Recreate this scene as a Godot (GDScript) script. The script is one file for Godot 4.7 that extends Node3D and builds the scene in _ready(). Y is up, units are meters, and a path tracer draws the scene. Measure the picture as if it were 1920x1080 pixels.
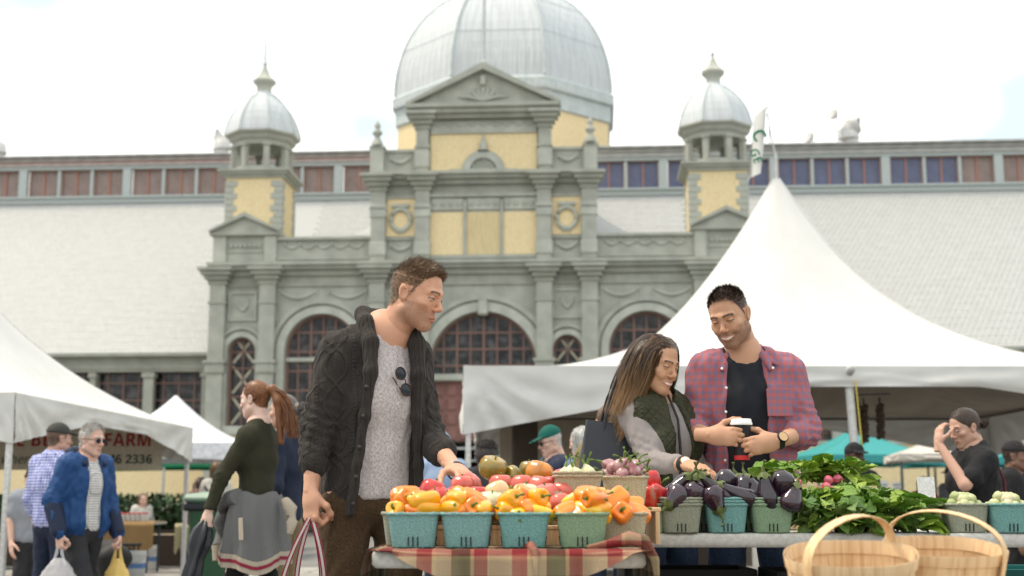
extends Node3D
# An open-air market in front of a domed exhibition pavilion. Metres, y up; the camera stands at the origin and looks along -z.

var M := {}      # materials by name
var T := {}      # computed textures by name
var taken := {}  # names in use at top level
var rng := RandomNumberGenerator.new()

# ---------------------------------------------------------------- mesh builder
class MB:
	var v := PackedVector3Array()
	var n := PackedVector3Array()
	var c := PackedColorArray()
	var uv := PackedVector2Array()
	var ix := PackedInt32Array()
	var col := Color(1, 1, 1)
	func vert(p: Vector3, nn: Vector3, u := Vector2.ZERO) -> int:
		v.append(p); n.append(nn); c.append(col); uv.append(u)
		return v.size() - 1
	func tri(a: Vector3, b: Vector3, d: Vector3) -> void:
		var nn := (d - a).cross(b - a).normalized()
		var i := vert(a, nn); vert(b, nn); vert(d, nn)
		ix.append_array([i, i + 1, i + 2])
	func quad(a: Vector3, b: Vector3, d: Vector3, e: Vector3) -> void:   # clockwise seen from the front
		var nn := (d - a).cross(b - a).normalized()
		var i := vert(a, nn, Vector2(0, 0)); vert(b, nn, Vector2(0, 1)); vert(d, nn, Vector2(1, 1)); vert(e, nn, Vector2(1, 0))
		ix.append_array([i, i + 1, i + 2, i, i + 2, i + 3])
	func box(p: Vector3, s: Vector3, b := Basis.IDENTITY, bev := 0.0) -> void:
		var h := s * 0.5
		if bev <= 0.0:
			for ax in 3:
				for sg in [-1.0, 1.0]:
					var e1 := Vector3.ZERO; var e2 := Vector3.ZERO; var e0 := Vector3.ZERO
					e0[ax] = h[ax] * sg; e1[(ax + 1) % 3] = h[(ax + 1) % 3]; e2[(ax + 2) % 3] = h[(ax + 2) % 3] * sg
					quad(p + b * (e0 - e1 - e2), p + b * (e0 - e1 + e2), p + b * (e0 + e1 + e2), p + b * (e0 + e1 - e2))
			return
		# chamfered box: a cube of 6 faces, 12 edge strips and 8 corners
		var k := h - Vector3.ONE * bev
		for ax in 3:
			var a1 := (ax + 1) % 3
			var a2 := (ax + 2) % 3
			for sg in [-1.0, 1.0]:
				var e0 := Vector3.ZERO; var e1 := Vector3.ZERO; var e2 := Vector3.ZERO
				e0[ax] = h[ax] * sg; e1[a1] = k[a1]; e2[a2] = k[a2] * sg
				quad(p + b * (e0 - e1 - e2), p + b * (e0 - e1 + e2), p + b * (e0 + e1 + e2), p + b * (e0 + e1 - e2))
				for sh in [-1.0, 1.0]:
					var q0 := Vector3.ZERO; var q1 := Vector3.ZERO; var l := Vector3.ZERO
					q0[ax] = h[ax] * sg; q0[a1] = k[a1] * sh; q1[ax] = k[ax] * sg; q1[a1] = h[a1] * sh; l[a2] = k[a2] * sg * sh
					quad(p + b * (q0 - l), p + b * (q0 + l), p + b * (q1 + l), p + b * (q1 - l))
		for sx in [-1.0, 1.0]:
			for sy in [-1.0, 1.0]:
				for sz in [-1.0, 1.0]:
					var s3 := Vector3(sx, sy, sz)
					var x1 := p + b * (Vector3(h.x, k.y, k.z) * s3)
					var y1 := p + b * (Vector3(k.x, h.y, k.z) * s3)
					var z1 := p + b * (Vector3(k.x, k.y, h.z) * s3)
					if sx * sy * sz > 0: tri(x1, z1, y1)
					else: tri(x1, y1, z1)
	func prism(poly: PackedVector2Array, z0: float, z1: float, xf := Transform3D.IDENTITY, caps := true) -> void:
		var pl := poly
		if Geometry2D.is_polygon_clockwise(pl):
			pl = poly.duplicate(); pl.reverse()
		var m := pl.size()
		if caps:
			var t := Geometry2D.triangulate_polygon(pl)
			for i in range(0, t.size(), 3):
				var a := pl[t[i]]; var b := pl[t[i + 1]]; var d := pl[t[i + 2]]
				if (b - a).cross(d - a) > 0.0:
					var sw := b; b = d; d = sw
				tri(xf * Vector3(a.x, a.y, z1), xf * Vector3(b.x, b.y, z1), xf * Vector3(d.x, d.y, z1))
				tri(xf * Vector3(a.x, a.y, z0), xf * Vector3(d.x, d.y, z0), xf * Vector3(b.x, b.y, z0))
		for i in m:
			var a := pl[i]; var b := pl[(i + 1) % m]
			quad(xf * Vector3(a.x, a.y, z0), xf * Vector3(a.x, a.y, z1), xf * Vector3(b.x, b.y, z1), xf * Vector3(b.x, b.y, z0))
	# rings of points joined into a skin; closed rings; smooth normals from neighbours
	func skin(rings: Array, closed := true, cap0 := false, cap1 := false) -> void:
		var m: int = rings[0].size()
		var base := v.size()
		var rn := rings.size()
		for r in rn:
			var R: PackedVector3Array = rings[r]
			var Ra: PackedVector3Array = rings[maxi(r - 1, 0)]
			var Rb: PackedVector3Array = rings[mini(r + 1, rn - 1)]
			for i in m:
				var i0 := (i + m - 1) % m if closed else maxi(i - 1, 0)
				var i1 := (i + 1) % m if closed else mini(i + 1, m - 1)
				var du := R[i1] - R[i0]
				var dv := Rb[i] - Ra[i]
				if du.length_squared() < 1e-10:   # a pole: take the turn from the next ring
					var Rn: PackedVector3Array = rings[r + 1 if r == 0 else r - 1]
					du = Rn[i1] - Rn[i0]
				vert(R[i], du.cross(dv).normalized(), Vector2(float(i) / m, float(r) / rn))
		for r in rn - 1:
			for i in (m if closed else m - 1):
				var j := (i + 1) % m
				var a := base + r * m + i; var b := base + r * m + j; var d := base + (r + 1) * m + j; var e := base + (r + 1) * m + i
				ix.append_array([a, d, b, a, e, d])
		for cap in [[cap0, 0], [cap1, rn - 1]]:
			if cap[0]:
				var R: PackedVector3Array = rings[cap[1]]
				var mid := Vector3.ZERO
				for q in R: mid += q
				mid /= m
				for i in m:
					if cap[1] == 0: tri(mid, R[i], R[(i + 1) % m])
					else: tri(mid, R[(i + 1) % m], R[i])
	# profile of (radius, height) turned round y; n sides
	func lathe(prof: Array, sides: int, xf := Transform3D.IDENTITY, flat := false, turn := 0.0) -> void:
		if flat:
			for r in prof.size() - 1:
				for i in sides:
					var a0 := TAU * (i + 0.5) / sides + turn; var a1 := TAU * (i + 1.5) / sides + turn
					var p: Vector2 = prof[r]; var q: Vector2 = prof[r + 1]
					var A := xf * Vector3(sin(a0) * p.x, p.y, cos(a0) * p.x); var B := xf * Vector3(sin(a1) * p.x, p.y, cos(a1) * p.x)
					var Cc := xf * Vector3(sin(a1) * q.x, q.y, cos(a1) * q.x); var D := xf * Vector3(sin(a0) * q.x, q.y, cos(a0) * q.x)
					quad(A, D, Cc, B)
			return
		var rings := []
		for p in prof:
			var R := PackedVector3Array()
			for i in sides:
				var a := TAU * i / sides + turn
				R.append(xf * Vector3(sin(a) * p.x, p.y, cos(a) * p.x))
			rings.append(R)
		skin(rings)
	func tube(path: PackedVector3Array, rad: Array, sides := 8, caps := true, flatten := 1.0, up := Vector3.UP) -> void:
		var rings := []
		var m := path.size()
		for i in m:
			var t := (path[mini(i + 1, m - 1)] - path[maxi(i - 1, 0)]).normalized()
			var u := up
			if absf(t.dot(u)) > 0.95: u = Vector3(0.3, 0.1, 1).normalized() if absf(up.y) > 0.9 else Vector3.UP
			var s := t.cross(u).normalized()
			u = s.cross(t)
			var r: float = rad[mini(i, rad.size() - 1)]
			var R := PackedVector3Array()
			for k in sides:
				var a := TAU * k / sides
				R.append(path[i] + s * cos(a) * r + u * sin(a) * r * flatten)
			rings.append(R)
		skin(rings, true, caps, caps)
	func add(o: MB, xf := Transform3D.IDENTITY) -> void:
		var b := v.size()
		var nb := xf.basis.inverse().transposed()
		for i in o.v.size():
			v.append(xf * o.v[i]); n.append((nb * o.n[i]).normalized())
		c.append_array(o.c); uv.append_array(o.uv)
		for i in o.ix: ix.append(i + b)
	func mesh() -> ArrayMesh:
		var a := []
		a.resize(Mesh.ARRAY_MAX)
		a[Mesh.ARRAY_VERTEX] = v; a[Mesh.ARRAY_NORMAL] = n; a[Mesh.ARRAY_COLOR] = c; a[Mesh.ARRAY_TEX_UV] = uv; a[Mesh.ARRAY_INDEX] = ix
		var m := ArrayMesh.new()
		m.add_surface_from_arrays(Mesh.PRIMITIVE_TRIANGLES, a)
		return m

# ---------------------------------------------------------------- distance field meshed as surface nets
class Field:
	var o: Vector3
	var c: float
	var nx: int
	var ny: int
	var nz: int
	var d := PackedFloat32Array()
	func _init(lo: Vector3, hi: Vector3, cell: float) -> void:
		o = lo; c = cell
		nx = int(ceil((hi.x - lo.x) / cell)) + 1; ny = int(ceil((hi.y - lo.y) / cell)) + 1; nz = int(ceil((hi.z - lo.z) / cell)) + 1
		d.resize(nx * ny * nz); d.fill(1.0)
	func mix(i: int, q: float, k: float, op: int) -> void:
		var s := d[i]
		if op == 0:
			var h := k - absf(s - q)
			d[i] = minf(s, q) - (h * h * 0.25 / k if h > 0.0 else 0.0)
		elif op == 1:
			q = -q
			var h := k - absf(s - q)
			d[i] = maxf(s, q) + (h * h * 0.25 / k if h > 0.0 else 0.0)
		else:
			var h := k - absf(s - q)
			d[i] = maxf(s, q) + (h * h * 0.25 / k if h > 0.0 else 0.0)
	func span(lo: Vector3, hi: Vector3) -> Array:
		return [clampi(int((lo.x - o.x) / c), 0, nx - 1), clampi(int((hi.x - o.x) / c) + 2, 0, nx), clampi(int((lo.y - o.y) / c), 0, ny - 1), clampi(int((hi.y - o.y) / c) + 2, 0, ny), clampi(int((lo.z - o.z) / c), 0, nz - 1), clampi(int((hi.z - o.z) / c) + 2, 0, nz)]
	# tapered capsule; sq squeezes the section (a basis that maps space to where the section is round)
	func cap(a: Vector3, b: Vector3, ra: float, rb: float, k := 0.02, op := 0, sq = null) -> void:
		var m := k + c * 3.0
		var ext := 1.0
		var sc := 1.0
		var S := Basis.IDENTITY
		if sq != null:
			S = sq
			var inv := S.inverse()
			ext = maxf(inv.x.length(), maxf(inv.y.length(), inv.z.length()))
			sc = minf(inv.x.length(), minf(inv.y.length(), inv.z.length()))
		var R := maxf(ra, rb) * ext + m
		var s := span(Vector3(minf(a.x, b.x), minf(a.y, b.y), minf(a.z, b.z)) - Vector3.ONE * R, Vector3(maxf(a.x, b.x), maxf(a.y, b.y), maxf(a.z, b.z)) + Vector3.ONE * R)
		var ba := S * (b - a)
		var iv := 1.0 / maxf(ba.dot(ba), 1e-9)
		var dr := rb - ra
		var sqz: bool = sq != null
		for z in range(s[4], s[5]):
			for y in range(s[2], s[3]):
				var i: int = (z * ny + y) * nx + s[0]
				var p := o + Vector3(s[0] * c, y * c, z * c) - a
				for x in range(s[0], s[1]):
					var pa := S * p if sqz else p
					var t := clampf(pa.dot(ba) * iv, 0.0, 1.0)
					var q := ((pa - ba * t).length() - ra - dr * t) * sc
					if op == 0:
						if q < m:
							var w := d[i]
							var h := k - absf(w - q)
							d[i] = minf(w, q) - (h * h * 0.25 / k if h > 0.0 else 0.0)
					else:
						mix(i, q, k, op)
					i += 1
					p.x += c
	func ell(at: Vector3, r: Vector3, k := 0.02, op := 0, rot := Basis.IDENTITY) -> void:
		var m := k + c * 3.0
		var R := maxf(r.x, maxf(r.y, r.z)) + m
		var s := span(at - Vector3.ONE * R, at + Vector3.ONE * R)
		var inv := rot.transposed()
		var S1 := Basis.from_scale(Vector3.ONE / r) * inv
		var S2 := Basis.from_scale(Vector3.ONE / (r * r)) * inv
		for z in range(s[4], s[5]):
			for y in range(s[2], s[3]):
				var i: int = (z * ny + y) * nx + s[0]
				var p := o + Vector3(s[0] * c, y * c, z * c) - at
				for x in range(s[0], s[1]):
					var k0 := (S1 * p).length()
					var q := k0 * (k0 - 1.0) / maxf((S2 * p).length(), 1e-6)
					if op == 0:
						if q < m:
							var w := d[i]
							var h := k - absf(w - q)
							d[i] = minf(w, q) - (h * h * 0.25 / k if h > 0.0 else 0.0)
					else:
						mix(i, q, k, op)
					i += 1
					p.x += c
	# keep only the side of a plane that the normal points away from
	func cut(at: Vector3, nn: Vector3, k := 0.005) -> void:
		for z in nz:
			for y in ny:
				var i: int = (z * ny + y) * nx
				var p := o + Vector3(0, y * c, z * c) - at
				for x in nx:
					if d[i] < 0.1:
						mix(i, p.dot(nn), k, 2)
					i += 1
					p.x += c
	# hollow the solid into a shell of thickness t by removing its inside
	func mesh_into(mb: MB, xf := Transform3D.IDENTITY, disp = null, paint = null) -> void:
		var idx := {}
		var lim := c * 1.9
		var sx := 1
		var sy := nx
		var sz := nx * ny
		var cells := PackedInt32Array()
		for z in nz - 1:
			for y in ny - 1:
				var i := (z * ny + y) * nx
				for x in nx - 1:
					if absf(d[i]) < lim:
						var d0 := d[i]; var d1 := d[i + sx]; var d2 := d[i + sy]; var d3 := d[i + sx + sy]
						var d4 := d[i + sz]; var d5 := d[i + sx + sz]; var d6 := d[i + sy + sz]; var d7 := d[i + sx + sy + sz]
						var mn := minf(minf(minf(d0, d1), minf(d2, d3)), minf(minf(d4, d5), minf(d6, d7)))
						var mx := maxf(maxf(maxf(d0, d1), maxf(d2, d3)), maxf(maxf(d4, d5), maxf(d6, d7)))
						if mn < 0.0 and mx >= 0.0:
							var acc := Vector3.ZERO
							var cnt := 0.0
							if (d0 < 0.0) != (d1 < 0.0): acc += Vector3(d0 / (d0 - d1), 0, 0); cnt += 1.0
							if (d2 < 0.0) != (d3 < 0.0): acc += Vector3(d2 / (d2 - d3), 1, 0); cnt += 1.0
							if (d4 < 0.0) != (d5 < 0.0): acc += Vector3(d4 / (d4 - d5), 0, 1); cnt += 1.0
							if (d6 < 0.0) != (d7 < 0.0): acc += Vector3(d6 / (d6 - d7), 1, 1); cnt += 1.0
							if (d0 < 0.0) != (d2 < 0.0): acc += Vector3(0, d0 / (d0 - d2), 0); cnt += 1.0
							if (d1 < 0.0) != (d3 < 0.0): acc += Vector3(1, d1 / (d1 - d3), 0); cnt += 1.0
							if (d4 < 0.0) != (d6 < 0.0): acc += Vector3(0, d4 / (d4 - d6), 1); cnt += 1.0
							if (d5 < 0.0) != (d7 < 0.0): acc += Vector3(1, d5 / (d5 - d7), 1); cnt += 1.0
							if (d0 < 0.0) != (d4 < 0.0): acc += Vector3(0, 0, d0 / (d0 - d4)); cnt += 1.0
							if (d1 < 0.0) != (d5 < 0.0): acc += Vector3(1, 0, d1 / (d1 - d5)); cnt += 1.0
							if (d2 < 0.0) != (d6 < 0.0): acc += Vector3(0, 1, d2 / (d2 - d6)); cnt += 1.0
							if (d3 < 0.0) != (d7 < 0.0): acc += Vector3(1, 1, d3 / (d3 - d7)); cnt += 1.0
							var p := o + (Vector3(x, y, z) + acc / cnt) * c
							var g := Vector3(d1 + d3 + d5 + d7 - d0 - d2 - d4 - d6, d2 + d3 + d6 + d7 - d0 - d1 - d4 - d5, d4 + d5 + d6 + d7 - d0 - d1 - d2 - d3).normalized()
							if disp != null: p += g * disp.call(p, g)
							if paint != null: mb.col = paint.call(p, g)
							idx[i] = mb.vert(xf * p, (xf.basis * g).normalized())
							cells.append(i)
					i += 1
		# a quad round every crossed edge
		var first := mb.ix.size()
		for i in cells:
			var a: int = idx[i]
			var s0 := d[i] < 0.0
			for ax in 3:
				var st: int = [sx, sy, sz][ax]
				if (d[i + st] < 0.0) == s0: continue
				var u: int = [sy, sz, sx][ax]
				var w: int = [sz, sx, sy][ax]
				if not (idx.has(i - u) and idx.has(i - w) and idx.has(i - u - w)): continue
				var b: int = idx[i - u]; var e: int = idx[i - u - w]; var f: int = idx[i - w]
				if s0: mb.ix.append_array([a, f, e, a, e, b])
				else: mb.ix.append_array([a, e, f, a, b, e])
		if disp != null:   # the folds moved the points: take the normals from the faces again
			for i in cells: mb.n[idx[i]] = Vector3.ZERO
			for k in range(first, mb.ix.size(), 3):
				var a := mb.ix[k]; var b := mb.ix[k + 1]; var e := mb.ix[k + 2]
				var nn := (mb.v[e] - mb.v[a]).cross(mb.v[b] - mb.v[a])
				mb.n[a] += nn; mb.n[b] += nn; mb.n[e] += nn
			for i in cells: mb.n[idx[i]] = mb.n[idx[i]].normalized()

# ---------------------------------------------------------------- small helpers
func C(r: float, g: float, b: float) -> Color: return Color(r, g, b).linear_to_srgb()
func V(x: float, y: float, z: float) -> Vector3: return Vector3(x, y, z)
func rx(a: float) -> Basis: return Basis(Vector3.RIGHT, deg_to_rad(a))
func ry(a: float) -> Basis: return Basis(Vector3.UP, deg_to_rad(a))
func rz(a: float) -> Basis: return Basis(Vector3.BACK, deg_to_rad(a))
func xf(p: Vector3, b := Basis.IDENTITY) -> Transform3D: return Transform3D(b, p)

func numbered(called: String) -> String:
	taken[called] = taken.get(called, -1) + 1
	return called if taken[called] == 0 else "%s_%03d" % [called, taken[called]]

func tag(o: Node, label: String, category: String, group := "") -> void:
	o.set_meta("label", label); o.set_meta("category", category)
	if group != "": o.set_meta("group", group)

func thing(called: String, label: String, category: String, at := Vector3.ZERO, turn := 0.0, group := "") -> Node3D:
	var o := Node3D.new()
	o.name = numbered(called)
	add_child(o)
	o.position = at; o.rotation.y = turn
	tag(o, label, category, group)
	return o

func part(mb: MB, called: String, m: Material, parent: Node = null, kind := "") -> MeshInstance3D:
	return part_m(mb.mesh(), called, m, parent, kind)

func part_m(me: Mesh, called: String, m: Material, parent: Node = null, kind := "") -> MeshInstance3D:
	var o := MeshInstance3D.new()
	o.mesh = me
	o.material_override = m
	if parent == null:
		o.name = numbered(called)
		add_child(o)
	else:
		o.name = called
		parent.add_child(o, true)
	if kind != "": o.set_meta("kind", kind)
	return o

func one(mb: MB, called: String, m: Material, label: String, category: String, at := Vector3.ZERO, turn := 0.0, group := "") -> MeshInstance3D:
	var o := part(mb, called, m)
	o.position = at; o.rotation.y = turn
	tag(o, label, category, group)
	return o

func boxpart(called: String, p: Vector3, s: Vector3, m: Material, parent: Node, bev := 0.0, b := Basis.IDENTITY) -> MeshInstance3D:
	var mb := MB.new()
	mb.box(p, s, b, bev)
	return part(mb, called, m, parent)

func copy(o: Node3D, at: Vector3, turn := 0.0, label := "") -> Node3D:
	var r: Node3D = o.duplicate()
	r.name = numbered(String(o.name).rstrip("0123456789").trim_suffix("_") if String(o.name).right(1).is_valid_int() else String(o.name))
	add_child(r)
	r.position = at; r.rotation.y = turn
	if label != "": r.set_meta("label", label)
	return r

# ---------------------------------------------------------------- textures and materials
func fnl(freq: float, sd: int, oct := 4, type := FastNoiseLite.TYPE_SIMPLEX_SMOOTH) -> FastNoiseLite:
	var f := FastNoiseLite.new()
	f.noise_type = type; f.frequency = freq; f.seed = sd; f.fractal_octaves = oct
	return f

func noise_tex(called: String, size: int, freq: float, lo: float, hi: float, sd := 1, oct := 4) -> void:
	var im := fnl(freq, sd, oct).get_seamless_image(size, size)
	im.convert(Image.FORMAT_RGB8)
	for y in size:
		for x in size:
			var g := lo + (hi - lo) * im.get_pixel(x, y).r
			im.set_pixel(x, y, Color(g, g, g))
	T[called] = ImageTexture.create_from_image(im)

func fn_tex(called: String, size: int, f: Callable) -> void:
	var im := Image.create(size, size, false, Image.FORMAT_RGB8)
	for y in size:
		for x in size:
			im.set_pixel(x, y, f.call(float(x) / size, float(y) / size))
	T[called] = ImageTexture.create_from_image(im)

func grey(v: float) -> Color: return Color(v, v, v)

func mat(called: String, col: Color, rough := 0.8, tex := "", scale := 1.0, bump := "", depth := 0.0, bscale := 0.0) -> StandardMaterial3D:
	var m := StandardMaterial3D.new()
	m.resource_name = called
	m.albedo_color = col
	m.roughness = rough
	m.metallic_specular = 0.4
	if tex != "":
		m.albedo_texture = T[tex]
	if bump != "":
		m.heightmap_enabled = true
		m.heightmap_texture = T[bump]
		m.heightmap_scale = depth
	if tex != "" or bump != "":
		m.uv1_triplanar = true
		m.uv1_scale = Vector3.ONE * scale
	M[called] = m
	return m

func vmat(called: String, rough := 0.6, tex := "", scale := 1.0, bump := "", depth := 0.0) -> StandardMaterial3D:
	var m := mat(called, Color.WHITE, rough, tex, scale, bump, depth)
	m.vertex_color_use_as_albedo = true
	return m

func make_textures() -> void:
	noise_tex("blotch", 256, 0.012, 0.86, 1.0, 3)
	noise_tex("grain", 256, 0.09, 0.8, 1.0, 5)
	noise_tex("speck", 256, 0.25, 0.45, 1.0, 6, 2)
	noise_tex("fine", 256, 0.2, 0.0, 1.0, 7, 2)
	noise_tex("soft", 256, 0.02, 0.0, 1.0, 8, 3)
	noise_tex("fold", 256, 0.008, 0.0, 1.0, 9, 2)
	noise_tex("cloth", 256, 0.015, 0.95, 1.0, 15, 3)
	# rows of knitted stitches
	fn_tex("knit", 256, func(u: float, w: float): 
		var a := fposmod(u * 16.0, 1.0); var s := absf(a - 0.5) * 2.0
		var b := fposmod(w * 20.0 + s * 0.8, 1.0)
		return grey(clampf(0.25 + 0.75 * sin(PI * a) * (0.55 + 0.45 * sin(PI * b)), 0, 1)))
	fn_tex("rib", 128, func(u: float, _w: float): return grey(pow(absf(sin(u * PI * 8.0)), 0.6)))
	# cables crossing in diamonds over a knit
	fn_tex("cable", 512, func(u: float, w: float):
		var x := fposmod(u * 2.0, 1.0); var y := w * TAU * 2.0
		var h := 0.18 + 0.12 * absf(sin(u * PI * 56.0)) * absf(sin(w * PI * 64.0 + u * 20.0))
		for s in [-1.0, 1.0]:
			var cx: float = 0.5 + s * 0.3 * sin(y * 0.5)
			var dd := absf(x - cx) / 0.075
			if dd < 1.0: h = maxf(h, 0.35 + 0.6 * sqrt(1.0 - dd * dd) * (0.75 + 0.25 * absf(sin((w * 22.0 + s * x * 8.0) * PI))))
		for cx in [0.02, 0.98]:
			var dd: float = absf(x - cx) / 0.06
			if dd < 1.0: h = maxf(h, 0.3 + 0.5 * sqrt(1.0 - dd * dd) * (0.6 + 0.4 * absf(sin(w * PI * 18.0 + x * 20.0))))
		return grey(clampf(h, 0, 1)))
	# heathered jersey: short flecks
	var hn := fnl(0.16, 21, 2); var hn2 := fnl(0.03, 22, 2)
	fn_tex("heather", 512, func(u: float, w: float):
		var q := hn.get_noise_2d(u * 512.0 * 0.55 + w * 60.0, w * 512.0 * 1.1) + 0.35 * hn2.get_noise_2d(u * 512, w * 512)
		return Color(0.55, 0.51, 0.5).lerp(Color(1, 0.99, 0.99), smoothstep(-0.5, 0.15, q)))
	fn_tex("tweed", 256, func(u: float, w: float):
		var q := hn.get_noise_2d(u * 700.0, w * 700.0)
		return Color(0.75, 0.72, 0.7).lerp(Color(1, 0.98, 0.95), smoothstep(-0.1, 0.6, q)))
	# red and blue flannel plaid
	fn_tex("plaid", 256, func(u: float, w: float):
		var f := func(t: float) -> float: return 0.5 + 0.5 * sin(t * TAU * 4.0)
		var a: float = smoothstep(0.35, 0.75, f.call(u)); var b: float = smoothstep(0.35, 0.75, f.call(w))
		var n := 0.9 + 0.2 * hn.get_noise_2d(u * 500, w * 500)
		var k := Color(0.74, 0.27, 0.26).lerp(Color(0.34, 0.37, 0.55), (a + b) * 0.5)
		k = k.lerp(Color(0.74, 0.58, 0.6), 0.4)
		return Color(k.r * n, k.g * n, k.b * n))
	fn_tex("check", 128, func(u: float, w: float):
		var a := absf(fposmod(u * 6.0, 1.0) - 0.5) < 0.09; var b := absf(fposmod(w * 6.0, 1.0) - 0.5) < 0.09
		return Color(0.12, 0.12, 0.16) if a or b else Color(0.87, 0.86, 0.85))
	fn_tex("bluecheck", 128, func(u: float, w: float):
		var a := absf(fposmod(u * 6.0, 1.0) - 0.5) < 0.22; var b := absf(fposmod(w * 6.0, 1.0) - 0.5) < 0.22
		return Color(0.3, 0.33, 0.55) if a and b else Color(0.5, 0.53, 0.74) if a or b else Color(0.8, 0.81, 0.9))
	fn_tex("brown_check", 128, func(u: float, w: float):
		var a := absf(fposmod(u * 5.0, 1.0) - 0.5) < 0.2; var b := absf(fposmod(w * 5.0, 1.0) - 0.5) < 0.2
		return Color(0.3, 0.16, 0.13) if a or b else Color(0.52, 0.4, 0.36))
	var fl := fnl(0.03, 31, 2, FastNoiseLite.TYPE_CELLULAR)
	fn_tex("floral", 256, func(u: float, w: float):
		var q := fl.get_noise_2d(u * 256, w * 256)
		return Color(0.82, 0.85, 0.92) if q > -0.55 and hn.get_noise_2d(u * 300, w * 300) > 0.15 else Color(0.24, 0.3, 0.47) if q > -0.75 else Color(0.42, 0.5, 0.66))
	# the table cloth: wide burgundy, green and tan checks with fine lines
	fn_tex("tablecloth", 512, func(u: float, w: float):
		var band := func(t: float) -> Color:
			var k := fposmod(t * 2.0, 1.0)
			if k < 0.16: return Color(0.5, 0.13, 0.15)
			if k < 0.2: return Color(0.74, 0.64, 0.48)
			if k < 0.36: return Color(0.66, 0.58, 0.47)
			if k < 0.39: return Color(0.25, 0.2, 0.12)
			if k < 0.56: return Color(0.22, 0.26, 0.16)
			if k < 0.6: return Color(0.68, 0.58, 0.42)
			if k < 0.74: return Color(0.48, 0.13, 0.15)
			if k < 0.76: return Color(0.7, 0.6, 0.45)
			return Color(0.64, 0.55, 0.44)
		var a: Color = band.call(u); var b: Color = band.call(w)
		var tw := 0.5 + 0.18 * sin((u + w) * 512.0 * 0.8)
		var k := a.lerp(b, tw)
		var n := 0.92 + 0.16 * hn.get_noise_2d(u * 900, w * 900)
		return Color(k.r * n, k.g * n, k.b * n))
	var wn := fnl(0.02, 41, 4)
	fn_tex("wood", 512, func(u: float, w: float):
		var q := wn.get_noise_2d(u * 900.0, w * 60.0) * 0.6 + 0.4 * wn.get_noise_2d(u * 90.0, w * 9.0)
		return Color(0.86, 0.8, 0.74).lerp(Color(1, 1, 1), smoothstep(-0.5, 0.35, q)))
	# pressed paper pulp
	var pn := fnl(0.12, 43, 3)
	fn_tex("pulp", 256, func(u: float, w: float):
		var q := 0.86 + 0.22 * pn.get_noise_2d(u * 256, w * 256)
		return Color(q, q, q * 0.985))
	fn_tex("denim", 128, func(u: float, w: float):
		var q := 0.75 + 0.2 * sin((u * 40.0 + w * 40.0) * TAU) * 0.5 + 0.2 * hn2.get_noise_2d(u * 400, w * 400)
		return Color(q * 0.95, q * 0.98, q))
	# far brick courses, too small to tell the bricks apart
	fn_tex("courses", 256, func(u: float, w: float):
		var r := floorf(w * 16.0)
		var q := 1.0 - (0.07 if fposmod(w * 16.0, 1.0) < 0.14 else 0.0) + 0.06 * hn2.get_noise_2d(u * 300.0 + r * 57.0, r * 91.0)
		return Color(q, q * 0.99, q * 0.96))
	# rain streaks down metal sheets
	var sn := fnl(0.05, 47, 3)
	fn_tex("streak", 256, func(u: float, w: float):
		return grey(0.93 + 0.1 * sn.get_noise_2d(u * 600.0, w * 30.0)))
	fn_tex("quilt", 128, func(u: float, w: float):
		var a := absf(sin((u + w) * PI * 4.0)); var b := absf(sin((u - w) * PI * 4.0))
		return grey(pow(minf(a, b), 0.5)))
	# stripes of a webbing handle run along the strap
	# red fruit with paler shoulders come as vertex colours

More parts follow.
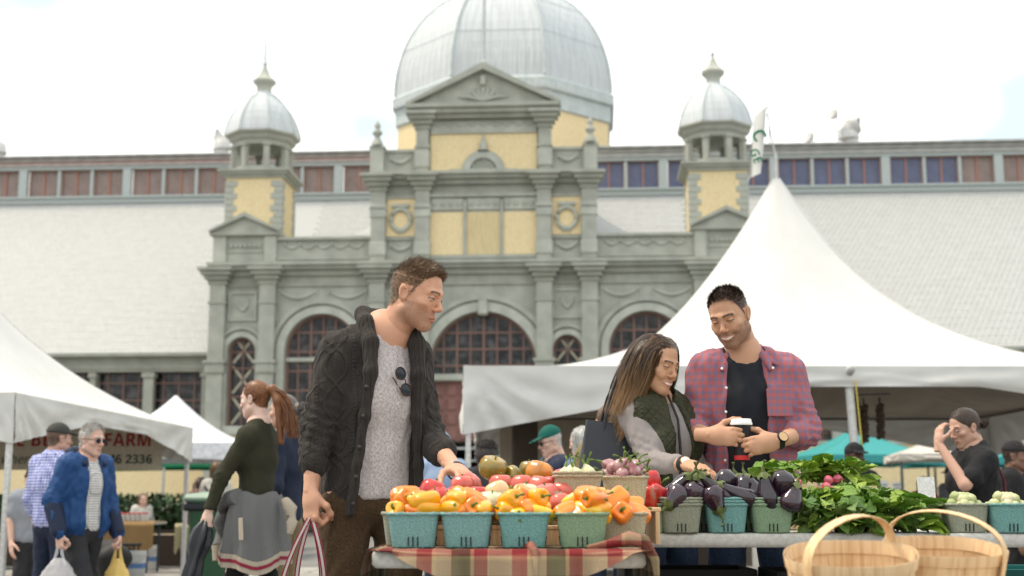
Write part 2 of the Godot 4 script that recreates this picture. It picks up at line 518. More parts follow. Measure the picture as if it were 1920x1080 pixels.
func make_materials() -> void:
	mat("stone", C(0.42, 0.43, 0.375), 0.85, "blotch", 0.35)
	mat("stone_pale", C(0.48, 0.495, 0.435), 0.85, "blotch", 0.35)
	mat("brick", C(0.76, 0.63, 0.40), 0.9, "courses", 0.8)
	mat("roof_tile", C(0.50, 0.51, 0.50), 0.6, "grain", 0.8); M.roof_tile.vertex_color_use_as_albedo = true
	mat("dome", C(0.58, 0.615, 0.635), 0.75, "streak", 0.25)
	mat("dome_trim", C(0.54, 0.60, 0.60), 0.7, "blotch", 0.5)
	mat("clere_frame", C(0.52, 0.57, 0.56), 0.7, "grain", 0.6)
	mat("fascia_red", C(0.48, 0.35, 0.32), 0.8, "blotch", 0.5)
	mat("fascia_grey", C(0.46, 0.46, 0.44), 0.8, "blotch", 0.5)
	mat("muntin", C(0.2, 0.12, 0.1), 0.7)
	mat("door_red", C(0.27, 0.14, 0.12), 0.75, "blotch", 0.6)
	mat("glass_dark", C(0.10, 0.10, 0.10), 0.08, "soft", 0.4)
	mat("glass_blue", C(0.13, 0.145, 0.24), 0.12, "blotch", 0.5)
	mat("glass_brown", C(0.30, 0.225, 0.2), 0.15, "blotch", 0.5)
	mat("muntin_red", C(0.42, 0.2, 0.14), 0.7)
	mat("panel_tan", C(0.70, 0.575, 0.33), 0.85, "streak", 0.8)
	mat("steel_pale", C(0.62, 0.62, 0.61), 0.45, "grain", 1.0)
	mat("slab", C(0.36, 0.34, 0.31), 0.9, "blotch", 0.5, "fine", 0.2)
	mat("slab_pale", C(0.42, 0.40, 0.37), 0.9, "blotch", 0.5, "fine", 0.2)
	mat("cord_yellow", C(0.6, 0.5, 0.1), 0.8)
	mat("frame_brown", C(0.11, 0.085, 0.065), 0.7)
	mat("curtain_dark", C(0.05, 0.035, 0.025), 0.8, "blotch", 1.0)
	mat("flag_green", C(0.02, 0.16, 0.09), 0.8)
	mat("white_plastic", C(0.72, 0.72, 0.7), 0.4, "grain", 3.0)
	mat("banner", C(0.66, 0.60, 0.48), 0.8, "grain", 1.0)
	mat("banner_red", C(0.30, 0.02, 0.02), 0.7)
	mat("banner_dark", C(0.02, 0.045, 0.03), 0.7)
	mat("cloth_tan", C(0.42, 0.27, 0.12), 0.9, "grain", 2.0, "fine", 0.1)
	mat("cloth_pale", C(0.5, 0.45, 0.28), 0.9, "grain", 2.0)
	mat("cloth_dark", C(0.06, 0.07, 0.06), 0.9)
	mat("lid_red", C(0.4, 0.03, 0.02), 0.4)
	mat("tray_brown", C(0.06, 0.04, 0.03), 0.8, "grain", 2.0)
	mat("pulp_teal", C(0.20, 0.42, 0.41), 0.95, "pulp", 6.0, "fine", 0.05)
	mat("fruit_red", C(0.45, 0.03, 0.02), 0.3)
	mat("fruit_green", C(0.12, 0.25, 0.04), 0.35)
	vmat("leaf_v", 0.55); M.leaf_v.backlight_enabled = true; M.leaf_v.backlight = C(0.05, 0.1, 0.01)
	mat("crate_blue", C(0.05, 0.16, 0.4), 0.5)
	mat("crate_green", C(0.01, 0.05, 0.025), 0.5)
	mat("crate_teal", C(0.01, 0.12, 0.11), 0.4)
	mat("band_blue", C(0.1, 0.2, 0.4), 0.5)
	mat("band_red", C(0.45, 0.06, 0.06), 0.5)
	mat("bin_green", C(0.025, 0.085, 0.04), 0.5, "grain", 2.0)
	mat("bin_lid", C(0.3, 0.42, 0.33), 0.5, "grain", 2.0)
	mat("bag_black", C(0.01, 0.012, 0.016), 0.25)
	mat("dog_black", C(0.022, 0.02, 0.02), 0.6, "speck", 8.0)
	mat("bulb_brown", C(0.12, 0.08, 0.055), 0.85, "speck", 10.0)
	mat("tortoise", C(0.05, 0.02, 0.015), 0.3)
	mat("apple_a", C(0.45, 0.08, 0.06), 0.35)
	mat("apple_b", C(0.6, 0.35, 0.12), 0.35)
	mat("tape", C(0.55, 0.50, 0.38), 0.8)
	mat("steel", C(0.5, 0.5, 0.5), 0.4); M.steel.metallic = 0.7
	mat("dark", C(0.02, 0.02, 0.02), 0.8)
	mat("canvas", C(0.62, 0.62, 0.60), 0.55, "cloth", 0.5, "fold", 1.0)
	M.canvas.backlight_enabled = true; M.canvas.backlight = C(0.14, 0.135, 0.125)
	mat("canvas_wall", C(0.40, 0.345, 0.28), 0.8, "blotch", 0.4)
	mat("canvas_blue", C(0.80, 0.82, 0.86), 0.55, "grain", 0.4)
	mat("canvas_cream", C(0.62, 0.58, 0.52), 0.7, "grain", 0.6)
	mat("canvas_teal", C(0.05, 0.36, 0.36), 0.6, "grain", 0.6)
	M.canvas_teal.backlight_enabled = true; M.canvas_teal.backlight = C(0.03, 0.2, 0.2)
	mat("canvas_green", C(0.02, 0.27, 0.12), 0.6, "grain", 0.6)
	mat("pole_white", C(0.68, 0.68, 0.66), 0.4, "grain", 1.0)
	mat("pole_dark", C(0.05, 0.06, 0.07), 0.5)
	mat("asphalt", C(0.20, 0.195, 0.185), 0.9, "blotch", 0.25, "fine", 0.3)
	mat("table_plastic", C(0.60, 0.59, 0.55), 0.45, "grain", 2.0)

func _ready() -> void:
	# camera
	var cam := Camera3D.new()
	cam.name = "camera"
	cam.fov = 24.37
	cam.far = 400.0
	cam.near = 0.1
	cam.position = V(0, 0.845, 0)
	cam.rotation_degrees = V(9.2, 0, 0)
	var at := CameraAttributesPhysical.new()
	at.frustum_focal_length = 50.0
	at.exposure_aperture = 3.4
	at.frustum_focus_distance = 4.9
	cam.attributes = at
	cam.fov = 24.37
	add_child(cam)
	cam.current = true
	# thin bright cloud with a few pale blue gaps
	var env := Environment.new()
	env.background_mode = Environment.BG_SKY
	env.tonemap_mode = Environment.TONE_MAPPER_LINEAR
	env.tonemap_exposure = 1.36
	env.sdfgi_enabled = true; env.ssao_enabled = true; env.ssil_enabled = true
	var sky := Sky.new()
	var sm := PanoramaSkyMaterial.new()
	var im := Image.create(1024, 512, false, Image.FORMAT_RGBF)
	var n1 := fnl(1.6, 12, 5)
	for y in 512:
		var el := PI * (0.5 - (y + 0.5) / 512.0)
		for x in 1024:
			var az := TAU * (x + 0.5) / 1024.0
			var dir := V(cos(el) * cos(az), sin(el), cos(el) * sin(az))
			var p := ry(24.0) * V(dir.x, dir.y * 1.7, dir.z) * 3.0
			var q := n1.get_noise_3dv(p)
			var k := smoothstep(0.04, 0.36, q)
			var wv := 0.97 + 0.1 * sin(el)
			if el < 0.0: im.set_pixel(x, y, Color(0.45, 0.44, 0.42))
			else: im.set_pixel(x, y, Color(1.25 - 0.6 * k, 1.26 - 0.5 * k, 1.23 - 0.42 * k) * wv)
	sm.panorama = ImageTexture.create_from_image(im)
	sky.sky_material = sm
	env.sky = sky
	env.background_energy_multiplier = 1.0
	var we := WorldEnvironment.new()
	we.name = "environment"
	we.environment = env
	add_child(we)
	var sun := DirectionalLight3D.new()
	sun.name = "sun"
	sun.light_energy = 0.8
	sun.light_angular_distance = 9.0
	sun.light_color = Color(1.0, 0.94, 0.85)
	sun.shadow_enabled = true
	add_child(sun)
	sun.look_at_from_position(V(-5.5, 10, -0.6), V(0, 0, 0))
	rng.seed = 20
	make_textures()
	make_materials()
	ground()
	pavilion()
	tents()
	market_left()
	market_right()
	tables()
	produce()
	people_front()
	people_back()

func gy(dist: float) -> float:   # height of the ground: the square falls a little away from the tables
	return -0.2 * smoothstep(5.2, 10.0, dist)

func ground() -> void:
	var mb := MB.new()
	var zs := [-40.0, -6.0, 0.0, 5.2, 6.0, 7.0, 8.0, 9.0, 10.0, 20.0, 60.0, 300.0]
	var rings := []
	for z in zs:
		rings.append(PackedVector3Array([V(-300, gy(z), -z), V(-20, gy(z), -z), V(20, gy(z), -z), V(300, gy(z), -z)]))
	mb.skin(rings, false)
	part(mb, "ground", M.asphalt, null, "structure")
	# paving slabs of the square where the photograph shows them, between the left stalls
	var pv := Node3D.new()
	pv.name = "pavement"
	pv.set_meta("kind", "structure")
	add_child(pv)
	var sl := MB.new()
	sl.box(V(0, 0, 0), V(0.585, 0.05, 0.585), Basis.IDENTITY, 0.008)
	var me := sl.mesh()
	for i in 12:
		for j in 20:
			var o := part_m(me, "paving_slab", M.slab if (i * 7 + j * 5) % 3 else M.slab_pale, pv)
			o.position = V(-7.6 + i * 0.6, -0.2 - 0.003 * ((i * 3 + j * 7) % 4), -10.6 - j * 0.6)

func arch_notch(x0: float, x1: float, y0: float, y1: float, cx: float, r: float, spring: float) -> PackedVector2Array:
	var p := PackedVector2Array([Vector2(x0, y0), Vector2(x0, y1), Vector2(x1, y1), Vector2(x1, y0), Vector2(cx + r, y0)])
	for i in 25:
		var a := PI * i / 24.0
		p.append(Vector2(cx + cos(a) * r, spring + sin(a) * r))
	p.append(Vector2(cx - r, y0))
	return p

func arch_ring(cx: float, r0: float, r1: float, spring: float, foot: float) -> PackedVector2Array:
	var p := PackedVector2Array([Vector2(cx + r0, foot), Vector2(cx + r1, foot)])
	for i in 25:
		var a := PI * i / 24.0
		p.append(Vector2(cx + cos(a) * r1, spring + sin(a) * r1))
	p.append(Vector2(cx - r1, foot)); p.append(Vector2(cx - r0, foot))
	for i in 25:
		var a := PI - PI * i / 24.0
		p.append(Vector2(cx + cos(a) * r0, spring + sin(a) * r0))
	return p

func swag(parent: Node, x: float, y: float, z: float, w: float, h: float, r := 0.05) -> void:
	var mb := MB.new()
	var path := PackedVector3Array(); var rad := []
	for i in 11:
		var t := i / 10.0
		path.append(V(x + (t - 0.5) * w, y - h * (1.0 - pow(2.0 * t - 1.0, 2.0)), z))
		rad.append(r * (0.5 + 0.9 * sin(PI * t)))
	mb.tube(path, rad, 6)
	for s in [-0.5, 0.5]: mb.tube(PackedVector3Array([V(x + s * w, y + 0.06, z), V(x + s * w, y - h * 0.8, z)]), [r * 0.9, r * 0.4], 6)
	part(mb, "swag", M.stone_pale, parent)

func arch_window(b: Node3D, cx: float, r: float, spring: float, bottom: float, cols: int, rows: Array, z: float, glass: Material, taped := false) -> void:
	var w := Node3D.new()
	w.name = "window"; b.add_child(w, true)
	var p := PackedVector2Array([Vector2(cx - r, bottom), Vector2(cx + r, bottom)])
	for i in 25:
		var a := PI * i / 24.0
		p.append(Vector2(cx + cos(a) * r, spring + sin(a) * r))
	var mb := MB.new()
	mb.prism(p, z - 0.04, z)
	part(mb, "pane", glass, w)
	mb = MB.new()
	mb.prism(arch_ring(cx, r - 0.09, r + 0.02, spring, bottom), z + 0.003, z + 0.09)
	for i in range(1, cols):
		var x := cx - r + 2.0 * r * i / cols
		var top := spring + sqrt(maxf(r * r - (x - cx) * (x - cx), 0.0)) - 0.03
		mb.box(V(x, (bottom + top) / 2, z + 0.035), V(0.05 if i % 2 else 0.075, top - bottom, 0.06))
	for y in rows:
		var hw: float = r if y < spring else sqrt(maxf(r * r - (y - spring) * (y - spring), 0.0))
		mb.box(V(cx, y, z + 0.03), V(2 * hw - 0.05, 0.06, 0.055))
	part(mb, "muntin", M.muntin, w)
	if taped:
		for k in 3:
			for s in [-1.0, 1.0]:
				mb = MB.new()
				mb.box(V(cx, bottom + 0.55 + k * 1.02, z + 0.012 + 0.004 * s), V(0.07, 1.15, 0.006), rz(s * 38))
				part(mb, "tape", M.tape, w)

func pilaster(b: Node3D, x: float, y0: float, y1: float, w: float, dep: float, impost := 0.0) -> void:
	var mb := MB.new()
	mb.box(V(x, (y0 + y1) / 2, dep / 2 - 0.05), V(w, y1 - y0, dep + 0.1), Basis.IDENTITY, 0.02)
	var p := part(mb, "pilaster", M.stone, b)
	mb = MB.new()   # capital: necking, then mouldings that step out to a wide slab
	mb.box(V(x, y1 - 0.08, dep / 2), V(w + 0.1, 0.16, dep + 0.1))
	mb.box(V(x, y1 + 0.06, dep / 2 + 0.06), V(w + 0.26, 0.14, dep + 0.28))
	mb.box(V(x, y1 + 0.2, dep / 2 + 0.14), V(w + 0.46, 0.14, dep + 0.42))
	mb.box(V(x, y1 + 0.32, dep / 2 + 0.2), V(w + 0.62, 0.1, dep + 0.56))
	part(mb, "capital", M.stone, p)
	boxpart("necking", V(x, y1 - 0.78, dep / 2), V(w + 0.08, 0.07, dep + 0.08), M.stone, p)
	if impost > 0.0:
		mb = MB.new()
		mb.box(V(x, impost, dep / 2 + 0.02), V(w + 0.1, 0.34, dep + 0.12), Basis.IDENTITY, 0.03)
		mb.box(V(x, impost + 0.22, dep / 2 + 0.03), V(w + 0.2, 0.1, dep + 0.2))
		for k in 4: mb.box(V(x - w * 0.36 + k * w * 0.24, impost, dep + 0.08), V(0.07, 0.26, 0.06), Basis.IDENTITY, 0.02)
		part(mb, "impost_block", M.stone, p)

func pediment(b: Node3D, cx: float, y: float, hw: float, h: float, z: float, t: float) -> void:
	var mb := MB.new()
	mb.prism(PackedVector2Array([Vector2(cx - hw, y), Vector2(cx + hw, y), Vector2(cx, y + h)]), z - 0.5, z)
	var p := part(mb, "pediment", M.stone, b)
	for s in [-1.0, 1.0]:
		mb = MB.new()
		var n := Vector2(-h * s, hw).normalized() if s < 0 else Vector2(h, hw).normalized()
		n = Vector2(s * h, hw).normalized()
		var a := Vector2(cx + s * (hw + t * 0.9), y - t * 0.25); var e := Vector2(cx, y + h)
		mb.prism(PackedVector2Array([a, e, e + Vector2(0, t * 1.25), a + Vector2(0, t * 0.55)]), z - 0.5, z + t * 1.3)
		part(mb, "raking_cornice", M.stone, p)

func turret(b: Node3D, cx: float) -> void:
	var t := Node3D.new()
	t.name = "tower"; b.add_child(t, true)
	t.position = V(cx, 0, -0.95)
	# shaft of yellow brick with quoins
	boxpart("shaft", V(0, 10.9, 0), V(1.94, 2.2, 1.94), M.brick, t)
	var q := MB.new()
	q.box(V(0, 0, 0), V(0.42, 0.21, 0.42), Basis.IDENTITY, 0.02)
	var q2 := MB.new()
	q2.box(V(0, 0, 0), V(0.30, 0.21, 0.30), Basis.IDENTITY, 0.02)
	var ma := q.mesh(); var mc := q2.mesh()
	for k in 9:
		for sx in [-1.0, 1.0]:
			for sz in [-1.0, 1.0]:
				var big := k % 2 == 0
				var o := part_m(ma if big else mc, "quoin", M.stone_pale, t)
				var r := 0.79 if big else 0.85
				o.position = V(sx * r, 9.95 + k * 0.215, sz * r)
	var mb := MB.new()
	mb.box(V(0, 11.93, 0), V(2.1, 0.12, 2.1)); mb.box(V(0, 12.03, 0), V(2.3, 0.1, 2.3)); mb.box(V(0, 12.12, 0), V(2.46, 0.09, 2.46))
	part(mb, "tower_cornice", M.stone, t)
	# open belvedere: eight posts on a low octagon
	mb = MB.new()
	mb.lathe([Vector2(0, 12.165), Vector2(1.12, 12.165), Vector2(1.12, 12.3), Vector2(1.05, 12.3), Vector2(0, 12.3)], 8, Transform3D.IDENTITY, true)
	part(mb, "belvedere_base", M.stone, t)
	for k in 8:
		var a := TAU * (k + 0.5) / 8
		mb = MB.new()
		mb.box(V(sin(a) * 0.98, 12.72, cos(a) * 0.98), V(0.2, 0.84, 0.2), Basis(Vector3.UP, a), 0.015)
		mb.box(V(sin(a) * 0.98, 13.08, cos(a) * 0.98), V(0.28, 0.1, 0.28), Basis(Vector3.UP, a))
		part(mb, "post", M.stone, t)
	mb = MB.new()
	mb.lathe([Vector2(0, 13.1), Vector2(1.04, 13.1), Vector2(1.06, 13.24), Vector2(1.14, 13.3), Vector2(1.2, 13.42), Vector2(1.33, 13.5), Vector2(1.33, 13.56), Vector2(0, 13.58)], 8, Transform3D.IDENTITY, true)
	part(mb, "entablature", M.stone, t)
	mb = MB.new()
	mb.lathe([Vector2(1.33, 13.56), Vector2(1.3, 13.72), Vector2(1.22, 14.0), Vector2(1.1, 14.28), Vector2(0.94, 14.54), Vector2(0.74, 14.77), Vector2(0.52, 14.97), Vector2(0.36, 15.1), Vector2(0.27, 15.2)], 8, Transform3D.IDENTITY, true)
	var dm := part(mb, "cupola", M.dome, t)
	for k in 8:
		var a := TAU * (k + 0.5) / 8
		mb = MB.new()
		var path := PackedVector3Array()
		for pr in [Vector2(1.34, 13.57), Vector2(1.31, 13.72), Vector2(1.23, 14.0), Vector2(1.11, 14.28), Vector2(0.95, 14.54), Vector2(0.75, 14.77), Vector2(0.53, 14.97), Vector2(0.37, 15.1)]: path.append(V(sin(a) * pr.x, pr.y, cos(a) * pr.x))
		mb.tube(path, [0.03], 5)
		part(mb, "rib", M.dome_trim, dm)
	mb = MB.new()
	mb.lathe([Vector2(0.27, 15.2), Vector2(0.26, 15.36), Vector2(0.3, 15.44), Vector2(0.42, 15.55), Vector2(0.43, 15.62), Vector2(0.28, 15.75), Vector2(0.16, 15.92), Vector2(0.08, 16.1), Vector2(0.05, 16.2), Vector2(0.0, 16.22)], 8, Transform3D.IDENTITY, true)
	part(mb, "finial", M.stone_pale, t)
	mb = MB.new()
	mb.tube(PackedVector3Array([V(0, 16.2, 0), V(0, 17.4, 0), V(0, 18.9, 0)]), [0.045, 0.03, 0.012], 6)
	mb.lathe([Vector2(0, 16.18), Vector2(0.08, 16.24), Vector2(0.08, 16.3), Vector2(0, 16.36)], 8)
	part(mb, "spike", M.steel, t)

func urn(b: Node3D, x: float, y: float) -> void:
	var mb := MB.new()
	mb.lathe([Vector2(0.22, y), Vector2(0.2, y + 0.12), Vector2(0.12, y + 0.25), Vector2(0.08, y + 0.34), Vector2(0.17, y + 0.42), Vector2(0.17, y + 0.5), Vector2(0.07, y + 0.58), Vector2(0.11, y + 0.68), Vector2(0.1, y + 0.76), Vector2(0.0, y + 0.92)], 10, xf(V(x, 0, 0.2)))
	part(mb, "urn", M.stone, b)

func roof_tiles(mb: MB, x0: float, x1: float, y0: float, z0: float, slope: Vector2, rows: int, pitch: float, wide: float) -> void:
	# overlapping courses of metal shingles, each with a raised belly and a drip edge
	var nrm := Vector2(-slope.y, slope.x)   # (z, y) of the roof's normal, slope given as (dz, dy)
	var cols := int((x1 - x0) / wide)
	for r in rows:
		var off := wide * 0.5 * (r % 2)
		var a := r * pitch
		for k in cols:
			var xa := x0 + k * wide + off
			var tone := 0.93 + 0.07 * fposmod(sin(k * 91.7 + r * 47.3) * 437.5, 1.0)
			mb.col = Color(tone, tone, tone)
			var h := 0.016 + 0.006 * sin(k * 12.9 + r * 78.2)
			var f := func(t: float, u: float, up: float) -> Vector3:
				return Vector3(xa + t * wide, y0 + slope.y * (a + u) + slope.x * up * -1.0, z0 + slope.x * (a + u) + slope.y * up)
			var p0: Vector3 = f.call(0.0, 0.0, 0.012); var p1: Vector3 = f.call(0.5, -0.02, h); var p2: Vector3 = f.call(1.0, 0.0, 0.012)
			var q0: Vector3 = f.call(0.0, pitch, 0.0); var q1: Vector3 = f.call(0.5, pitch, 0.012); var q2: Vector3 = f.call(1.0, pitch, 0.0)
			mb.quad(p0, q0, q1, p1); mb.quad(p1, q1, q2, p2)
			mb.tri(f.call(0.0, 0.0, -0.02), p0, p1); mb.tri(f.call(1.0, 0.0, -0.02), p1, p2)

func pavilion() -> void:
	var b := thing("exhibition_pavilion", "long grey and yellow exhibition hall with silver domes, twin towers and tiled roof", "building", V(-0.96, 0, -44), deg_to_rad(-3.7))
	var mb: MB
	# walls of the entrance front, bay by bay
	var bays := [[-9.2, -7.2, -8.13, 0.48, 5.9, 3.4], [-7.2, -3.55, -5.42, 1.25, 5.9, -0.2], [-3.55, -2.05, -2.8, 0.48, 5.9, 3.4], [-2.05, 2.05, 0.0, 1.78, 5.4, -0.2], [2.05, 3.55, 2.8, 0.48, 5.9, 3.4], [3.55, 7.2, 5.42, 1.25, 5.9, -0.2], [7.2, 9.2, 8.13, 0.48, 5.9, 3.4]]
	for q in bays:
		mb = MB.new()
		mb.prism(arch_notch(q[0], q[1], q[5], 8.6, q[2], q[3], q[4]), -0.5, 0.0)
		part(mb, "wall", M.stone, b)
		mb = MB.new()
		mb.prism(arch_ring(q[2], q[3] + 0.004, q[3] + 0.14 + q[3] * 0.1, q[4], q[5]), 0.003, 0.09)
		part(mb, "arch_moulding", M.stone_pale, b)
		mb = MB.new()
		mb.prism(arch_ring(q[2], q[3] + 0.2 + q[3] * 0.1, q[3] + 0.28 + q[3] * 0.16, q[4], q[4] - 0.15), 0.003, 0.14)
		part(mb, "arch_moulding", M.stone, b)
		if q[5] > 0.0:
			boxpart("base_wall", V((q[0] + q[1]) / 2, 1.45, -0.2), V(q[1] - q[0], 3.3, 0.44), M.brick, b)
			boxpart("sill", V((q[0] + q[1]) / 2, 3.25, -0.1), V(q[1] - q[0] - 0.56, 0.3, 0.5), M.stone_pale, b, 0.03)
			arch_window(b, q[2], q[3], q[4], 3.4, 2, [4.4, 5.35, 5.9], -0.3, M.glass_dark, true)
			# framed relief panel above the narrow window
			mb = MB.new()
			var fx: float = q[2]
			for e in [[0.0, 0.46, 0.95, 0.06], [0.0, -0.46, 0.95, 0.06], [0.445, 0.0, 0.06, 0.86], [-0.445, 0.0, 0.06, 0.86]]: mb.box(V(fx + e[0], 7.42 + e[1], 0.03), V(e[2], e[3], 0.09))
			part(mb, "panel_frame", M.stone_pale, b)
			swag(b, fx, 7.6, 0.02, 0.36, 0.3, 0.05)
		else:
			var big: bool = q[3] > 1.5
			arch_window(b, q[2], q[3], q[4], 5.1 if big else -0.1, 8 if big else 6, [5.4, 5.95, 6.5] if big else [6.55, 5.9, 5.25, 4.6], -0.32, M.glass_dark)
			if big:
				boxpart("transom", V(0, 5.0, -0.25), V(3.5, 0.22, 0.3), M.stone_pale, b, 0.02)
				boxpart("door_leaf", V(0, 3.9, -0.42), V(3.5, 2.0, 0.1), M.door_red, b)
				for i in 8:
					for j in 4: boxpart("door_panel", V(-1.5 + i * 0.43, 3.15 + j * 0.48, -0.35), V(0.33, 0.38, 0.06), M.door_red, b, 0.025)
				# the passage behind the open doors
				for s in [-1.0, 1.0]: boxpart("passage_wall", V(s * 1.95, 1.4, -6.6), V(0.2, 3.2, 12.0), M.stone, b)
				boxpart("passage_ceiling", V(0, 3.02, -6.6), V(4.1, 0.1, 12.0), M.stone, b)
				boxpart("passage_end", V(0, 1.4, -12.7), V(4.1, 3.2, 0.2), M.door_red, b)
				boxpart("keystone", V(0, 7.28, 0.1), V(0.34, 0.5, 0.36), M.stone_pale, b, 0.06)
				for k in 7: boxpart("railing_bar", V(-1.6 + k * 0.53, 2.25, -0.05), V(0.05, 0.8, 0.05), M.clere_frame, b)
				boxpart("railing", V(0, 2.65, -0.05), V(3.4, 0.07, 0.07), M.clere_frame, b)
				boxpart("railing", V(0, 2.25, -0.05), V(3.4, 0.05, 0.05), M.clere_frame, b)
			else:
				boxpart("transom", V(q[2], 5.62, -0.22), V(2.5, 0.14, 0.2), M.stone_pale, b, 0.02)
				swag(b, q[2] - 0.85, 7.95, 0.02, 1.3, 0.26); swag(b, q[2] + 0.85, 7.95, 0.02, 1.3, 0.26)
	for x in [-8.95, -7.25, -3.55, -2.05, 2.05, 3.55, 7.25, 8.95]: pilaster(b, x, -0.2, 8.3, 0.54, 0.3, 5.3)
	# entablature: fascia, frieze line and a cornice in three steps
	mb = MB.new()
	mb.box(V(0, 8.12, 0.03), V(18.4, 0.06, 0.1)); mb.box(V(0, 8.55, 0.06), V(18.4, 0.2, 0.16)); mb.box(V(0, 8.7, 0.16), V(18.5, 0.12, 0.36)); mb.box(V(0, 8.82, 0.22), V(18.62, 0.12, 0.5))
	part(mb, "cornice", M.stone, b)
	# parapets over the wings, with garlands
	for s in [-1.0, 1.0]:
		mb = MB.new()
		mb.box(V(s * 5.4, 9.3, -0.25), V(3.2, 0.86, 0.5)); mb.box(V(s * 5.4, 9.72, -0.2), V(3.2, 0.1, 0.66)); mb.box(V(s * 5.4, 9.05, -0.2), V(3.2, 0.12, 0.52))
		part(mb, "parapet", M.stone, b)
		for k in 5: swag(b, s * 5.4 - 1.1 + k * 0.55, 9.56, 0.02, 0.5, 0.16, 0.035)
		# tower foot: pedestal with a small pediment
		mb = MB.new()
		mb.box(V(s * 8.1, 9.4, -0.95), V(2.25, 1.1, 1.95))
		part(mb, "pedestal", M.stone, b)
		for e in [-0.86, 0.86]: boxpart("pedestal_pilaster", V(s * 8.1 + e, 9.38, 0.06), V(0.42, 0.94, 0.14), M.stone_pale, b, 0.02)
		mb = MB.new()
		mb.box(V(s * 8.1, 9.3, 0.03), V(1.26, 0.05, 0.08))
		part(mb, "panel_moulding", M.stone_pale, b)
		for k in 7: boxpart("dentil", V(s * 8.1 - 0.48 + k * 0.16, 9.5, 0.06), V(0.08, 0.1, 0.12), M.stone_pale, b)
		mb = MB.new()
		mb.box(V(s * 8.1, 9.9, -0.86), V(2.4, 0.12, 2.2))
		part(mb, "pedestal_cornice", M.stone, b)
		pediment(b, s * 8.1, 9.96, 1.1, 0.5, 0.22, 0.12)
		turret(b, s * 7.88)
	# upper storey of the centre
	mb = MB.new()
	mb.box(V(0, 10.35, -0.3), V(7.5, 2.95, 0.6))
	part(mb, "upper_wall", M.stone, b)
	for s in [-1.0, 1.0]:
		boxpart("brick_panel", V(s * 2.8, 10.4, 0.02), V(0.98, 1.28, 0.06), M.brick, b)
		mb = MB.new()
		var ring := PackedVector3Array()
		for k in 20: ring.append(V(s * 2.8 + sin(TAU * k / 19.0) * 0.33, 10.32 + cos(TAU * k / 19.0) * 0.36, 0.1))
		mb.tube(ring, [0.075], 6, false)
		mb.box(V(s * 2.8, 10.8, 0.09), V(0.62, 0.14, 0.12), Basis.IDENTITY, 0.04); mb.box(V(s * 2.8, 9.93, 0.09), V(0.34, 0.14, 0.1), Basis.IDENTITY, 0.03)
		part(mb, "medallion", M.stone_pale, b)
		swag(b, s * 2.8, 9.5, 0.03, 0.7, 0.2)
		boxpart("band", V(s * 2.8, 9.68, 0.03), V(1.0, 0.08, 0.12), M.stone, b)
		boxpart("band", V(s * 2.8, 11.1, 0.03), V(1.0, 0.1, 0.12), M.stone, b)
	for k in 3:
		boxpart("brick_panel", V(-1.24 + k * 1.24, 9.83, 0.02), V(1.13, 1.46, 0.06), M.brick if k != 1 else M.panel_tan, b)
		boxpart("frieze_panel", V(-1.24 + k * 1.24, 10.85, 0.025), V(1.1, 0.42, 0.07), M.stone_pale, b, 0.015)
		for j in 4: 
			mb = MB.new()
			mb.lathe([Vector2(0.1, 0), Vector2(0.09, 0.03), Vector2(0.05, 0.02), Vector2(0.0, 0.04)], 10, xf(V(-1.65 + k * 1.24 + j * 0.27, 10.85, 0.06), rx(90)))
			part(mb, "rosette", M.stone, b)
	for x in [-1.86, -0.62, 0.62, 1.86]: boxpart("mullion", V(x, 10.0, 0.05), V(0.11, 1.9, 0.12), M.stone, b)
	boxpart("band", V(0, 9.03, 0.05), V(3.6, 0.12, 0.16), M.stone, b)
	boxpart("band", V(0, 11.14, 0.05), V(3.6, 0.12, 0.18), M.stone, b)
	for x in [-3.55, -2.05, 2.05, 3.55]:
		pilaster(b, x, 8.9, 11.45, 0.5, 0.26)
		for y in [9.3, 10.6]: boxpart("pilaster_block", V(x, y, 0.15), V(0.56, 0.46, 0.3), M.stone_pale, b, 0.025)
	mb = MB.new()
	mb.box(V(0, 11.6, 0.0), V(7.4, 0.16, 0.4)); mb.box(V(0, 11.74, 0.1), V(7.5, 0.12, 0.6)); mb.box(V(0, 11.85, 0.16), V(7.62, 0.1, 0.74))
	part(mb, "upper_cornice", M.stone, b)
	# attic with the fan lunette and the great pediment
	mb = MB.new()
	mb.box(V(0, 12.9, -0.35), V(4.1, 2.1, 0.7))
	part(mb, "attic_wall", M.stone, b)
	boxpart("brick_panel", V(0, 12.62, 0.02), V(3.62, 1.34, 0.06), M.brick, b)
	mb = MB.new()
	mb.box(V(0, 13.55, 0.04), V(3.6, 0.4, 0.1)); mb.box(V(0, 13.32, 0.06), V(3.6, 0.06, 0.14))
	part(mb, "attic_frieze", M.stone_pale, b)
	for k in 9: swag(b, -1.56 + k * 0.39, 13.68, 0.1, 0.36, 0.12, 0.03)
	mb = MB.new()
	mb.prism(arch_ring(0, 0.46, 0.66, 11.95, 11.9), 0.053, 0.2)
	mb.prism(arch_ring(0, 0.66, 0.74, 11.95, 11.9), 0.053, 0.14)
	mb.box(V(0, 11.98, 0.1), V(2.3, 0.1, 0.12))
	var lun := part(mb, "lunette", M.stone_pale, b)
	mb = MB.new()
	mb.prism(arch_ring(0, 0.02, 0.455, 11.95, 11.9), 0.053, 0.08)
	part(mb, "shell", M.stone, lun)
	for k in 9:
		mb = MB.new()
		var a := PI * (k + 0.5) / 9
		mb.tube(PackedVector3Array([V(cos(a) * 0.08, 11.97 + sin(a) * 0.08, 0.09), V(cos(a) * 0.42, 11.97 + sin(a) * 0.42, 0.1)]), [0.015, 0.05], 6)
		part(mb, "shell_rib", M.stone_pale, lun)
	mb = MB.new()
